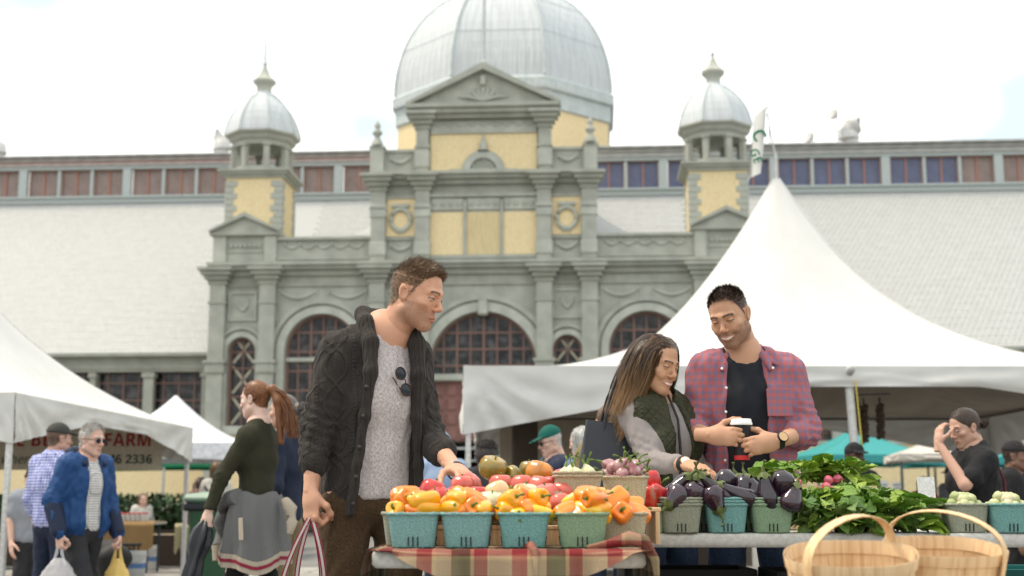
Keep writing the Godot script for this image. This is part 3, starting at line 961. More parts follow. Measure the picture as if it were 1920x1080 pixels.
	mb.lathe([Vector2(0.2, 12.66), Vector2(0.12, 12.76), Vector2(0.15, 12.86), Vector2(0.08, 12.98), Vector2(0.04, 13.12), Vector2(0.05, 13.18), Vector2(0, 13.26)], 10, xf(V(0, 0, 0.15)))
	part(mb, "lunette_finial", M.stone_pale, b)
	for x in [-2.08, 2.08]: 
		pilaster(b, x, 11.9, 13.6, 0.44, 0.2)
		boxpart("pilaster_block", V(x, 12.4, 0.12), V(0.5, 0.6, 0.26), M.stone_pale, b, 0.025)
	mb = MB.new()
	mb.box(V(0, 13.85, -0.1), V(4.8, 0.14, 0.9)); mb.box(V(0, 14.0, -0.02), V(5.0, 0.16, 1.1)); mb.box(V(0, 14.15, 0.04), V(5.2, 0.14, 1.24))
	part(mb, "attic_cornice", M.stone, b)
	pediment(b, 0, 14.22, 2.45, 1.2, 0.3, 0.2)
	mb = MB.new()
	for k in 7:
		var a := PI * (k + 0.5) / 7
		mb.tube(PackedVector3Array([V(0, 14.36, 0.33), V(cos(a) * 0.4, 14.4 + sin(a) * 0.3, 0.35), V(cos(a) * (0.9 if k in [0, 6] else 0.5), 14.4 + sin(a) * 0.5, 0.33)]), [0.05, 0.06, 0.02], 6)
	part(mb, "relief_ornament", M.stone_pale, b)
	boxpart("keystone", V(0, 15.05, 0.38), V(0.18, 0.34, 0.2), M.stone_pale, b, 0.04)
	mb = MB.new()
	mb.tube(PackedVector3Array([V(0, 15.6, 0), V(0, 22.5, 0)]), [0.05, 0.04], 8)
	mb.lathe([Vector2(0.16, 15.55), Vector2(0.16, 15.8), Vector2(0.06, 15.9)], 8)
	part(mb, "flagpole", M.clere_frame, b)
	for s in [-1.0, 1.0]:
		mb = MB.new()
		mb.box(V(s * 2.95, 12.3, -0.2), V(1.5, 0.8, 0.4)); mb.box(V(s * 2.95, 12.72, -0.18), V(1.5, 0.09, 0.5))
		part(mb, "attic_wing", M.stone, b)
		swag(b, s * 2.85, 12.52, 0.03, 0.7, 0.2)
		mb = MB.new()
		mb.box(V(s * 3.62, 12.35, 0.0), V(0.46, 0.9, 0.5), Basis.IDENTITY, 0.02); mb.box(V(s * 3.62, 12.82, 0.0), V(0.54, 0.08, 0.58))
		part(mb, "attic_pier", M.stone_pale, b)
		urn(b, s * 3.62, 12.86)
	# side of the centre block, going back
	boxpart("centre_body", V(0, 10.3, -4.5), V(7.2, 4.6, 8.0), M.stone, b)
	boxpart("centre_body", V(0, 13.3, -3.4), V(3.9, 1.4, 5.4), M.brick, b)
	# the great dome on its octagonal drum
	var dm := Node3D.new()
	dm.name = "great_dome"; b.add_child(dm, true); dm.position = V(-0.3, 0, -15)
	mb = MB.new()
	mb.lathe([Vector2(5.05, 12.0), Vector2(5.05, 17.5)], 8, Transform3D.IDENTITY, true)
	part(mb, "drum", M.brick, dm)
	mb = MB.new()
	mb.lathe([Vector2(5.06, 17.35), Vector2(5.15, 17.4), Vector2(5.17, 18.1), Vector2(5.3, 18.15), Vector2(5.34, 18.6), Vector2(5.2, 18.7), Vector2(5.18, 18.75)], 8, Transform3D.IDENTITY, true)
	part(mb, "drum_cornice", M.dome_trim, dm)
	for k in 8:
		var a := TAU * k / 8
		for j in 14:
			var u := (j - 6.5) * 0.29
			var o := boxpart("bracket", V(0, 0, 0), V(0.12, 0.3, 0.14), M.dome, dm, 0.02)
			o.position = V(sin(a) * 4.86 + cos(a) * u, 18.32, cos(a) * 4.86 - sin(a) * u); o.rotation.y = a
			if k in [3, 4, 5]: o.free()
	var prof := []
	for i in 15:
		var t := i / 14.0 * 1.36
		prof.append(Vector2(5.18 * cos(t) ** 0.93 if i else 5.18, 18.75 + 5.6 * sin(t)))
	mb = MB.new()
	mb.lathe(prof, 8, Transform3D.IDENTITY, true)
	var sk := part(mb, "dome_shell", M.dome, dm)
	for k in 8:
		var a := TAU * (k + 0.5) / 8
		mb = MB.new()
		var path := PackedVector3Array()
		for p in prof: path.append(V(sin(a) * (p.x + 0.02), p.y, cos(a) * (p.x + 0.02)))
		mb.tube(path, [0.07], 6)
		part(mb, "rib", M.dome_trim, sk)
	for k: int in [7, 0, 1]:   # standing seams of the front sheets
		var a := TAU * k / 8.0
		for j in 9:
			mb = MB.new()
			var path := PackedVector3Array()
			for p in prof:
				var u: float = (j - 4.0) / 5.0 * p.x * 0.3827 
				path.append(V(sin(a) * p.x * 0.9239 + cos(a) * u, p.y, cos(a) * p.x * 0.9239 - sin(a) * u))
			mb.tube(path, [0.014], 4, false)
			part(mb, "seam", M.dome, sk)
		mb = MB.new()
		for lv in [4, 8]:
			var p: Vector2 = prof[lv]
			mb.box(V(sin(a) * p.x * 0.9239, p.y, cos(a) * p.x * 0.9239), V(p.x * 0.76, 0.03, 0.03), Basis(Vector3.UP, a))
		part(mb, "lap_joint", M.dome, sk, "stuff")
	mb = MB.new()
	mb.lathe([Vector2(1.3, 24.1), Vector2(1.3, 24.4), Vector2(1.15, 24.45), Vector2(1.15, 26.2), Vector2(1.3, 26.3), Vector2(0, 27.2)], 8, Transform3D.IDENTITY, true)
	part(mb, "lantern", M.dome_trim, dm)
	# long hall: walls and windows under the eaves, tiled roofs, clerestory
	for s in [-1.0, 1.0]:
		mb = MB.new()
		mb.box(V(s * 17.2, 1.3, -1.55), V(16.0, 3.0, 0.5))
		part(mb, "hall_base_wall", M.brick, b)
		boxpart("sill", V(s * 17.2, 2.86, -1.45), V(16.0, 0.12, 0.5), M.stone_pale, b)
		boxpart("hall_wall", V(s * 17.2, 4.4, -2.0), V(16.0, 3.0, 0.4), M.stone, b)
		mb = MB.new()
		mb.box(V(s * 17.2, 5.62, -1.5), V(16.0, 0.5, 0.5)); mb.box(V(s * 17.2, 5.5, -1.42), V(16.0, 0.06, 0.5)); mb.box(V(s * 17.2, 5.93, -1.3), V(16.0, 0.12, 0.9))
		part(mb, "eaves_entablature", M.stone, b)
		for k in 8:
			var x: float = s * (9.75 + k * 1.98)
			mb = MB.new()
			mb.box(V(x, 4.1, -1.45), V(0.36 if k % 2 else 0.2, 2.54, 0.3), Basis.IDENTITY, 0.015); mb.box(V(x, 5.25, -1.42), V(0.46 if k % 2 else 0.28, 0.16, 0.38))
			part(mb, "window_pier", M.stone, b)
			var w := Node3D.new()
			w.name = "window"; b.add_child(w, true)
			boxpart("pane", V(x + s * 0.99, 4.15, -1.72), V(1.7, 2.5, 0.04), M.glass_dark, w)
			mb = MB.new()
			for j in [-0.55, 0.0, 0.55]: mb.box(V(x + s * 0.99 + j, 4.15, -1.67), V(0.05, 2.5, 0.05))
			for j in 4: mb.box(V(x + s * 0.99, 3.2 + j * 0.6, -1.668), V(1.7, 0.05, 0.045))
			part(mb, "muntin", M.muntin, w)
	mb = MB.new()
	roof_tiles(mb, -24.5, -9.1, 5.97, -0.9, Vector2(-0.743, 0.669), 49, 0.22, 0.21)
	roof_tiles(mb, 9.1, 24.5, 5.97, -0.9, Vector2(-0.743, 0.669), 49, 0.22, 0.21)
	roof_tiles(mb, -7.3, -3.4, 5.97, -0.9, Vector2(-0.743, 0.669), 49, 0.22, 0.21)
	roof_tiles(mb, 3.4, 7.3, 5.97, -0.9, Vector2(-0.743, 0.669), 49, 0.22, 0.21)
	part(mb, "roof_tiles", M.roof_tile, b, "stuff")
	mb = MB.new()
	mb.quad(V(-25, 5.9, -0.9), V(-25, 13.2, -8.93), V(25, 13.2, -8.93), V(25, 5.9, -0.9))
	part(mb, "roof_deck", M.roof_tile, b)
	# ribbed skirt roofs over the wings, sweeping up towards the centre
	for s in [-1.0, 1.0]:
		mb = MB.new()
		var sheet := []
		for i in 41:
			var x := 3.7 + i * 3.5 / 40.0
			var up := 0.55 + 0.85 * pow(clampf((5.4 - x) / 1.7, 0.0, 1.0), 1.6)
			var R := PackedVector3Array()
			var bump := 0.06 if i % 2 else 0.0
			for j in 6: R.append(V(s * x, 9.74 + up * j / 5.0 + bump, -0.3 - 2.6 * j / 5.0))
			sheet.append(R)
		if s < 0: sheet.reverse()
		mb.skin(sheet, false)
		part(mb, "wing_roof", M.roof_tile, b)
	# clerestory: sill, posts, windows in threes, fascia
	mb = MB.new()
	mb.box(V(0, 13.22, -8.9), V(50, 0.22, 0.3)); mb.box(V(0, 13.36, -8.86), V(50, 0.08, 0.42))
	part(mb, "clerestory_sill", M.clere_frame, b)
	boxpart("clerestory_head", V(0, 14.62, -8.95), V(50, 0.1, 0.34), M.clere_frame, b)
	boxpart("fascia", V(-12.5, 14.86, -8.95), V(25, 0.42, 0.3), M.fascia_red, b)
	boxpart("fascia", V(12.5, 14.86, -8.95), V(25, 0.42, 0.3), M.fascia_grey, b)
	mb = MB.new()
	mb.box(V(0, 15.1, -9.2), V(50, 0.08, 1.2)); mb.box(V(0, 14.72, -8.86), V(50, 0.05, 0.3)); mb.box(V(0, 14.95, -8.84), V(50, 0.05, 0.3))
	part(mb, "roof_edge", M.fascia_grey, b)
	for k in 33:
		var g := floori(k / 3.0)
		var x := -24.45 + g * 4.42 + (k % 3) * 1.39 + 0.85
		if absf(x) < 3.2: continue
		var w := Node3D.new()
		w.name = "clerestory_window"; b.add_child(w, true)
		var gm: Material = M.glass_brown if x < 3.0 or k in [29, 30] else M.glass_blue
		boxpart("pane", V(x, 14.0, -9.1), V(1.26, 1.16, 0.04), gm, w)
		mb = MB.new()
		mb.box(V(x, 14.0, -9.05), V(0.055, 1.14, 0.06))
		for e in [-1.0, 1.0]:
			mb.box(V(x + e * 0.615, 14.0, -9.052), V(0.03, 1.16, 0.05)); mb.box(V(x, 14.0 + e * 0.565, -9.05), V(1.2, 0.03, 0.05))
		part(mb, "sash", M.muntin_red, w)
		boxpart("post", V(x + 0.695, 14.0, -8.96), V(0.12, 1.2, 0.2), M.clere_frame, b)
		if k % 3 == 0: boxpart("post", V(x - 0.83, 14.0, -8.93), V(0.34, 1.2, 0.26), M.clere_frame, b)
	# cowls and lamps on the ridge
	for q in [[-11.9, -9.6, 0], [14.2, -9.6, 1], [-21.6, -9.6, 0]]:
		var t := Node3D.new()
		t.name = "roof_vent"; b.add_child(t, true)
		t.position = V(q[0], 15.1, q[1]); t.rotation.y = 0.0 if q[2] == 0 else PI
		mb = MB.new()
		mb.lathe([Vector2(0.42, 0.0), Vector2(0.42, 0.1), Vector2(0.3, 0.12), Vector2(0.28, 0.5)], 16)
		part(mb, "vent_neck", M.steel_pale, t)
		mb = MB.new()
		var path := PackedVector3Array([V(0.1, 0.42, 0), V(0.1, 0.7, 0), V(-0.02, 0.92, 0), V(-0.25, 1.02, 0)] if q[2] else [V(0.05, 0.42, 0), V(0.02, 0.75, 0), V(-0.14, 1.0, 0), V(-0.2, 1.3, 0)])
		mb.tube(path, [0.42, 0.42, 0.4, 0.36] if q[2] else [0.4, 0.36, 0.22, 0.1], 14)
		part(mb, "hood", M.steel_pale, t)
		if q[2]:
			for j in 5: boxpart("louvre", V(-0.3, 0.78 + j * 0.12, 0), V(0.06, 0.04, 0.6), M.dark, t)
	for q in [[12.6, 0.35], [22.1, 0.6], [13.6, 1.3]]:
		var t := Node3D.new()
		t.name = "floodlight"; b.add_child(t, true)
		t.position = V(q[0], 15.12, -9.3)
		mb = MB.new()
		mb.tube(PackedVector3Array([V(0, 0, 0), V(0, q[1], 0)]), [0.03], 6)
		part(mb, "stem", M.steel, t)
		mb = MB.new()
		mb.lathe([Vector2(0.06, 0), Vector2(0.2, 0.08), Vector2(0.26, 0.22), Vector2(0.25, 0.24), Vector2(0, 0.2)], 12, xf(V(0, q[1], 0), rz(70) * rx(20)))
		part(mb, "lamp_head", M.steel_pale, t)

# a high-peak canopy: swept roof, deep cornered valance, legs; centre on the ground, half sizes
func canopy(called: String, label: String, at: Vector3, hx: float, hz: float, turn: float, eave: float, peak: float, pw: float, dmin: float, dmax: float, m: Material, legs: Array, lining: Material = null, wr := 0.012) -> Node3D:
	var t := thing(called, label, "tent", at, turn, "")
	var N := 48
	var nz := fnl(0.9, 61, 3)
	var edge := func(i: int, rho: float) -> Vector3:
		var a := TAU * i / N
		var q := Vector2(sin(a), cos(a))
		var sq := q / maxf(absf(q.x), absf(q.y))
		var k := smoothstep(0.0, 1.0, rho)
		var r := q.lerp(sq, k) * rho
		var ed := absf(absf(sq.x) - absf(sq.y))   # 0 on the corner ridges, 1 mid-side: cloth sags between ridges
		var y := eave + (peak - eave) * pow(1.0 - rho, pw) - 0.05 * (peak - eave) * ed * sin(PI * rho)
		return Vector3(r.x * hx, y, r.y * hz)
	var mb := MB.new()
	var rings := []
	for j in 21:
		var rho := 1.0 - j / 20.0 * 0.985
		var R := PackedVector3Array()
		for i in N: R.append(edge.call(i, rho))
		rings.append(R)
	mb.skin(rings, true, false, true)
	part(mb, "roof_cloth", m, t)
	for i in [6, 18, 30, 42]:   # welded seams along the ridges
		mb = MB.new()
		var path := PackedVector3Array()
		for R in rings: path.append(R[i] + Vector3(0, 0.004, 0))
		mb.tube(path, [0.005], 5, false, 0.5)
		part(mb, "ridge_seam", m, t)
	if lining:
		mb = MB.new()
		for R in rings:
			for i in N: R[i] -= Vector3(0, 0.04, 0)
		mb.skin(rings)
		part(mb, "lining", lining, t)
	for side in 4:
		mb = MB.new()
		var strip := []
		var b := Basis(Vector3.UP, side * PI / 2)
		var w := hx if side % 2 == 0 else hz
		var d := hz if side % 2 == 0 else hx
		for j in 9:
			var R := PackedVector3Array()
			for i in 81:
				var u := -1.0 + 2.0 * i / 80.0
				var dep := dmin + (dmax - dmin) * pow(clampf((absf(u) - 0.3) / 0.7, 0.0, 1.0), 1.1)
				var f := j / 8.0
				var ang := atan2(f * dep + 0.02, (1.0 - absf(u)) * w + 0.03)
				var rad := Vector2(f * dep, (1.0 - absf(u)) * w).length()
				var fold := wr * 1.6 * sin(ang * 19.0 + 1.5 * signf(u)) * clampf(rad * 1.6, 0.0, 1.0) * exp(-rad * 0.9) * clampf(f * 3.0, 0.0, 1.0) + wr * 2.0 * nz.get_noise_3d(u * 3.0, f * 2.0, side * 7.0) * f
				R.append(b * Vector3(u * w * (1.0 + 0.001), eave - dep * f, d * 1.001 + fold + 0.004))
			strip.append(R)
		mb.skin(strip, false)
		part(mb, "valance", m, t)
	for l in legs:
		mb = MB.new()
		var p := Vector3(l[0] * (hx - 0.05), 0, l[1] * (hz - 0.05))
		mb.box(p + V(0, (eave - 0.03) / 2 - 0.0, 0), V(0.055, eave - 0.03, 0.055), Basis.IDENTITY, 0.006)
		part(mb, "leg", M.pole_white if l.size() < 3 else l[2], t)
		boxpart("foot_plate", p + V(0, 0.006, 0), V(0.16, 0.012, 0.16), M.steel, t)
	return t

func lettering(txt: String, size: float, p: Vector3, m: Material, parent: Node, b := Basis.IDENTITY, serif := false, bold := true) -> void:
	var f := SystemFont.new()
	f.font_names = PackedStringArray(["Droid Serif" if serif else "Droid Sans"])
	f.font_weight = 700 if bold else 400
	f.font_italic = false
	var tm := TextMesh.new()
	tm.font = f; tm.text = txt; tm.font_size = 48; tm.pixel_size = size / 36.0; tm.depth = 0.006
	var o := part_m(tm, "lettering", m, parent)
	o.position = p; o.basis = b

func tents() -> void:
	# the large marquee
	var g := -0.2
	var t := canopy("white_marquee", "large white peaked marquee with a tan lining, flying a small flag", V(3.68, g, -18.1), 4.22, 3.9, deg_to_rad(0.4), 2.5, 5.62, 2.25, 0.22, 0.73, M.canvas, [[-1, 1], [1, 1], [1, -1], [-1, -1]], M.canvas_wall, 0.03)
	var mb := MB.new()
	mb.tube(PackedVector3Array([V(0.0, 0, 3.84), V(-0.1, 2.32, 3.84)]), [0.045], 12)
	part(mb, "front_pole", M.pole_white, t)
	mb = MB.new()
	mb.tube(PackedVector3Array([V(0.02, 1.0, 3.9), V(0.0, 1.6, 3.905), V(-0.05, 2.35, 3.92)]), [0.008], 5)
	part(mb, "guy_cord", M.cord_yellow, t)
	mb = MB.new()
	mb.lathe([Vector2(0.0, 0.0), Vector2(0.045, 0.01), Vector2(0.05, 0.1), Vector2(0.03, 0.14), Vector2(0, 0.15)], 10, xf(V(-0.13, 2.42, 3.98), rx(70)))
	part(mb, "clamp", M.steel_pale, t)
	mb = MB.new()
	mb.tube(PackedVector3Array([V(0, 5.5, 0), V(0, 5.9, 0)]), [0.025, 0.02], 8)
	mb.tube(PackedVector3Array([V(0, 5.85, 0), V(-0.1, 6.45, 0)]), [0.014, 0.01], 6)
	part(mb, "mast", M.steel_pale, t)
	for e in [[V(-3.9, 2.42, -3.8), V(3.9, 2.42, -3.8)], [V(-0.6, 2.55, 1.0), V(3.9, 2.9, -2.2)], [V(-3.9, 2.42, 3.7), V(-3.9, 2.42, -3.8)], [V(3.9, 2.42, 3.7), V(3.9, 2.42, -3.8)]]:
		mb = MB.new()
		mb.tube(PackedVector3Array(e), [0.022], 6)
		part(mb, "frame_tube", M.frame_brown, t)
	# curtain wall at the back left of the marquee, one side rolled up
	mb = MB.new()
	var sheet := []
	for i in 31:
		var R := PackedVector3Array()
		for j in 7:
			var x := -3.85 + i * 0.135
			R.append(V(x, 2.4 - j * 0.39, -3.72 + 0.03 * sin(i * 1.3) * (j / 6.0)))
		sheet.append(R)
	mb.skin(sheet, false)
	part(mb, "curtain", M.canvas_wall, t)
	mb = MB.new()
	var tri := []
	for i in 9:
		var R := PackedVector3Array()
		for j in 4: R.append(V(-2.6 + i * 0.3, 0.75 + i * 0.1 - j * (0.12 + i * 0.055), -3.3 + 0.05 * sin(i * 1.1 + j)))
		tri.append(R)
	mb.skin(tri, false)
	part(mb, "rolled_curtain", M.frame_brown, t)
	boxpart("side_curtain", V(-3.55, 1.1, 2.6), V(0.3, 2.3, 0.1), M.curtain_dark, t, 0.03)
	# flag on the mast
	var fl := thing("flag", "small white flag with green lettering hanging from the marquee mast", "flag", V(3.59, 6.2, -18.1))
	mb = MB.new()
	var fs := []
	for i in 9:
		var R := PackedVector3Array()
		for j in 7:
			var s := i / 8.0; var u := j / 6.0
			R.append(V(-0.01 - 0.17 * u - 0.15 * s + 0.025 * sin(u * 6.0 + s * 2.0), 0.1 - 1.02 * s + 0.1 * (1.0 - u) - 0.1 * u * (1.0 - s), 0.06 * sin(u * 5.0 + s * 1.4)))
		fs.append(R)
	mb.skin(fs, false)
	part(mb, "cloth", M.canvas, fl)
	lettering("C", 0.2, V(-0.15, -0.28, 0.09), M.flag_green, fl, rz(-62))
	lettering("GE", 0.13, V(-0.2, -0.58, 0.09), M.flag_green, fl, rz(-70))
	mb = MB.new()
	mb.tube(PackedVector3Array([V(0.02, -0.4, 0), V(0, 0.3, 0)]), [0.01], 5)
	part(mb, "staff", M.steel_pale, fl)
	# tents on the near left, with the farm banner inside
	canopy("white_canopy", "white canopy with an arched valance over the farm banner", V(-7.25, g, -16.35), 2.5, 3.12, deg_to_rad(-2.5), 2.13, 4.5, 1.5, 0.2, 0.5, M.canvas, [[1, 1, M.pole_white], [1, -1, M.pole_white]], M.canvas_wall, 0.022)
	canopy("white_canopy", "small pointed white canopy with low straight eaves behind the farm stall", V(-6.85, g, -27.2), 1.75, 1.75, deg_to_rad(3), 2.2, 3.25, 1.5, 0.3, 0.34, M.canvas_blue, [[1, 1], [-1, 1]], null, 0.006)
	canopy("green_canopy", "green canopy of the stall beside the yellow brick wall", V(-7.75, g, -31.5), 2.0, 1.6, 0, 2.06, 2.5, 1.3, 0.2, 0.22, M.canvas_green, [[1, 1], [-1, 1], [0, 1]], null, 0.006)
	# canopies beyond the marquee
	canopy("teal_canopy", "teal pop-up canopy beyond the marquee pole, by the yellow wall", V(9.6, g, -37.5), 1.65, 1.65, deg_to_rad(5), 2.35, 3.2, 1.15, 0.22, 0.26, M.canvas_teal, [[1, 1, M.pole_dark], [-1, 1, M.pole_dark]], null, 0.006)
	canopy("teal_canopy", "second teal canopy, partly behind the woman in black", V(12.9, g, -37.8), 1.6, 1.6, deg_to_rad(-4), 2.3, 3.0, 1.15, 0.2, 0.24, M.canvas_teal, [[1, 1, M.pole_dark], [-1, 1, M.pole_dark]], null, 0.006)
	canopy("cream_canopy", "low cream canopy on black legs between the two teal canopies", V(9.3, g, -29.5), 0.95, 1.2, deg_to_rad(-8), 2.1, 2.5, 1.0, 0.12, 0.16, M.canvas_cream, [[-1, 1, M.pole_dark], [1, 1, M.pole_dark]], null, 0.02)

func bucket(label: String, at: Vector3, band: Material) -> void:
	var t := thing("plastic_bucket", label, "bucket", at)
	var mb := MB.new()
	mb.lathe([Vector2(0, 0.0), Vector2(0.125, 0.0), Vector2(0.13, 0.01), Vector2(0.148, 0.3), Vector2(0.155, 0.3), Vector2(0.156, 0.325), Vector2(0.15, 0.33), Vector2(0.152, 0.37), Vector2(0.146, 0.37), Vector2(0.135, 0.03), Vector2(0, 0.03)], 24)
	part(mb, "pail", M.white_plastic, t)
	mb = MB.new()
	mb.lathe([Vector2(0.1405, 0.13), Vector2(0.1445, 0.2)], 24)
	part(mb, "printed_band", band, t)
	mb = MB.new()
	var path := PackedVector3Array()
	for i in 13: path.append(V(cos(PI * i / 12.0) * 0.16, 0.34 - sin(PI * i / 12.0) * 0.13, 0.05 + 0.1 * sin(PI * i / 12.0)))
	mb.tube(path, [0.004], 5)
	part(mb, "handle", M.steel, t)

func leafy(mb: MB, n: int, lo: Vector3, hi: Vector3, sz: float, cols: Array) -> void:
	for i in n:
		var p := V(rng.randf_range(lo.x, hi.x), rng.randf_range(lo.y, hi.y), rng.randf_range(lo.z, hi.z))
		mb.col = cols[rng.randi() % cols.size()]
		var b := Basis.from_euler(V(rng.randf_range(-1.2, 1.2), rng.randf() * TAU, rng.randf_range(-0.8, 0.8)))
		var s := sz * rng.randf_range(0.6, 1.3)
		var a := p + b * V(0, 0, -s); var c2 := p + b * V(0, 0, s); var l := p + b * V(-s * 0.5, s * 0.15, 0); var r := p + b * V(s * 0.5, s * 0.15, 0)
		mb.tri(a, l, c2); mb.tri(a, c2, r)

func stall_table(label: String, at: Vector3, w: float, d: float, h: float, cloth: Material, turn := 0.0) -> Node3D:
	var t := thing("stall_table", label, "table", at, turn)
	boxpart("table_top", V(0, h - 0.02, 0), V(w, 0.04, d), M.table_plastic, t, 0.01)
	for sx in [-1.0, 1.0]:
		for sz in [-1.0, 1.0]: boxpart("leg", V(sx * (w / 2 - 0.1), (h - 0.04) / 2, sz * (d / 2 - 0.08)), V(0.03, h - 0.04, 0.03), M.pole_dark, t)
	var mb := MB.new()
	var rows := []
	for j in 9:
		var R := PackedVector3Array()
		for i in 41:
			var x := -w / 2 - 0.01 + (w + 0.02) * i / 40.0
			var f := maxf(j - 2, 0) / 6.0
			var dep := 0.42 + 0.05 * sin(i * 0.9)
			R.append(V(x, h + 0.004 - dep * f, d / 2 + 0.012 + (0.02 * sin(i * 0.8) + 0.012 * sin(i * 1.9)) * f) if j >= 2 else V(x, h + 0.004, -d / 2 + (d + 0.01) * j / 2.0))
		rows.append(R)
	mb.skin(rows, false)
	part(mb, "cloth", cloth, t)
	return t

func market_left() -> void:
	var g := -0.2
	var mb: MB
	# banner of the farm stall
	var bn := thing("banner", "cream farm banner with red and dark green lettering at the back of the stall", "banner", V(-7.8, 1.6, -19.0), deg_to_rad(0))
	boxpart("cloth", V(0, 0, 0), V(5.7, 0.56, 0.012), M.banner, bn)
	lettering("FARM", 0.19, V(2.36, 0.14, 0.008), M.banner_red, bn)
	lettering("RE BE", 0.19, V(0.95, 0.14, 0.008), M.banner_red, bn)
	lettering(")346 2336", 0.13, V(2.33, -0.13, 0.008), M.banner_dark, bn)
	lettering("t where it", 0.13, V(0.85, -0.13, 0.008), M.banner_dark, bn, Basis(V(1, 0, 0), V(0.25, 1, 0), V(0, 0, 1)), false, false)
	mb = MB.new()
	mb.tube(PackedVector3Array([V(-2.8, 0.285, -0.01), V(2.8, 0.285, -0.01)]), [0.015], 6)
	part(mb, "rail", M.pole_white, bn)
	# tables with tan cloths
	stall_table("long stall table under a tan cloth, carrying jars and dark boxes", V(-6.35, g, -20.6), 2.0, 0.8, 0.78, M.cloth_tan, 0.0)
	stall_table("stall table under a tan cloth, carrying red and green produce tubs", V(-9.0, g, -18.0), 2.6, 0.8, 0.78, M.cloth_tan, 0.0)
	stall_table("pale cloth table end beside the white canopy leg", V(-4.95, g, -21.4), 0.55, 0.7, 0.74, M.cloth_pale, 0.0)
	# jars in rows
	var jar := thing("jar", "white jar with a red lid standing in rows on the tan cloth", "jar", V(0, 0, 0), 0, "jars on the tan cloth")
	mb = MB.new()
	mb.lathe([Vector2(0, 0), Vector2(0.034, 0), Vector2(0.036, 0.01), Vector2(0.036, 0.095), Vector2(0.028, 0.11)], 12)
	part(mb, "glass", M.white_plastic, jar)
	mb = MB.new()
	mb.lathe([Vector2(0.032, 0.106), Vector2(0.033, 0.128), Vector2(0, 0.13)], 12)
	part(mb, "lid", M.lid_red, jar)
	for i in 9:
		for j in 2:
			var p := V(-6.12 + i * 0.073 + 0.02 * j, g + 0.788, -20.3 - j * 0.1)
			if i == 0 and j == 0: jar.position = p
			else: copy(jar, p)
	for i in 5: one_box("cardboard_tray", "dark brown tray of small pots beside the white jars", "tray", V(-6.98 + i * 0.15, g + 0.788, -20.35), V(0.13, 0.11, 0.24), M.tray_brown, "trays beside the jars")
	for i in 6:
		var tub := one_box("produce_tub", "teal pulp tub of red peppers on the tan-clothed table", "tub", V(-9.05 + i * 0.19, g + 0.788, -17.75), V(0.16, 0.12, 0.2), M.pulp_teal, "produce tubs on the left stall")
		mb = MB.new()
		for k in 14: mb.lathe([Vector2(0, -0.03), Vector2(0.03, -0.015), Vector2(0.034, 0.01), Vector2(0.0, 0.03)], 7, xf(V(rng.randf_range(-0.06, 0.06), 0.135 + rng.randf() * 0.05, rng.randf_range(-0.07, 0.07))))
		part(mb, "contents", M.fruit_red if i % 3 else M.fruit_green, tub, "stuff")
	# dark greens banked behind the stall
	mb = MB.new()
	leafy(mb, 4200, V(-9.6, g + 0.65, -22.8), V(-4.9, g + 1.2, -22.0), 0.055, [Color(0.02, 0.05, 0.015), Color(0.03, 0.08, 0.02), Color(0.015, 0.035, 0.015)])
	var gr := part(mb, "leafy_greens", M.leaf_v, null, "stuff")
	tag(gr, "bank of dark leafy greens on the far side of the farm stall", "greens")
	var rk := thing("display_rack", "long dark wooden rack holding the bank of leafy greens", "rack", V(-7.2, g, -22.4))
	boxpart("shelf", V(0, 0.6, 0), V(4.8, 0.06, 0.9), M.tray_brown, rk)
	boxpart("front_board", V(0, 0.3, 0.42), V(4.8, 0.5, 0.03), M.tray_brown, rk)
	boxpart("back_board", V(0, 0.85, -0.42), V(4.8, 0.5, 0.03), M.tray_brown, rk)
	for sx in [-2.2, 0.0, 2.2]: boxpart("leg", V(sx, 0.3, 0), V(0.06, 0.58, 0.8), M.tray_brown, rk)
	one_box("cool_box", "blue plastic crate on the stall table before the leafy greens", "crate", V(-6.9, g + 0.79, -20.75), V(0.5, 0.2, 0.3), M.crate_blue)
	# things on the ground under the tables
	var cr := thing("plastic_crate", "dark green plastic crate on the paving under the tan-clothed table", "crate", V(-6.25, g + 0.025, -18.6))
	for k in 4: boxpart("slat", V(0, 0.05 + k * 0.075, 0.2), V(0.46, 0.055, 0.02), M.crate_green, cr, 0.006)
	for sx in [-1.0, 1.0]:
		boxpart("side", V(sx * 0.23, 0.16, 0), V(0.02, 0.32, 0.4), M.crate_green, cr, 0.006)
	boxpart("back", V(0, 0.16, -0.2), V(0.46, 0.32, 0.02), M.crate_green, cr)
	boxpart("base", V(0, 0.01, 0), V(0.46, 0.02, 0.4), M.crate_green, cr)
	var ch := thing("folding_stool", "black folding stool standing under the farm stall table", "stool", V(-5.6, g + 0.025, -19.6))
	boxpart("seat", V(0, 0.44, 0), V(0.42, 0.04, 0.36), M.dark, ch, 0.01)
	for s in [-1.0, 1.0]:
		for e in [-1.0, 1.0]:
			mb = MB.new()
			mb.tube(PackedVector3Array([V(s * 0.18, 0.0, e * 0.2), V(s * 0.18, 0.43, -e * 0.14)]), [0.012], 6)
			part(mb, "leg", M.dark, ch)
	bucket("white plastic bucket beside the canopy leg, with a blue band", V(-5.3, g + 0.025, -19.15), M.band_blue)
	bucket("white plastic bucket with red print, beside the old white pail of the corner leg", V(-3.83, g, -10.4), M.band_red)
	bucket("white plastic bucket next to the green wheelie bin", V(-5.75, g + 0.025, -21.5), M.band_blue)
	# wheelie bin
	var bin := thing("wheelie_bin", "dark green wheelie bin with a pale lid on the paving", "bin", V(-3.62, g + 0.02, -16.6), deg_to_rad(-8))
	mb = MB.new()
	var rr := []
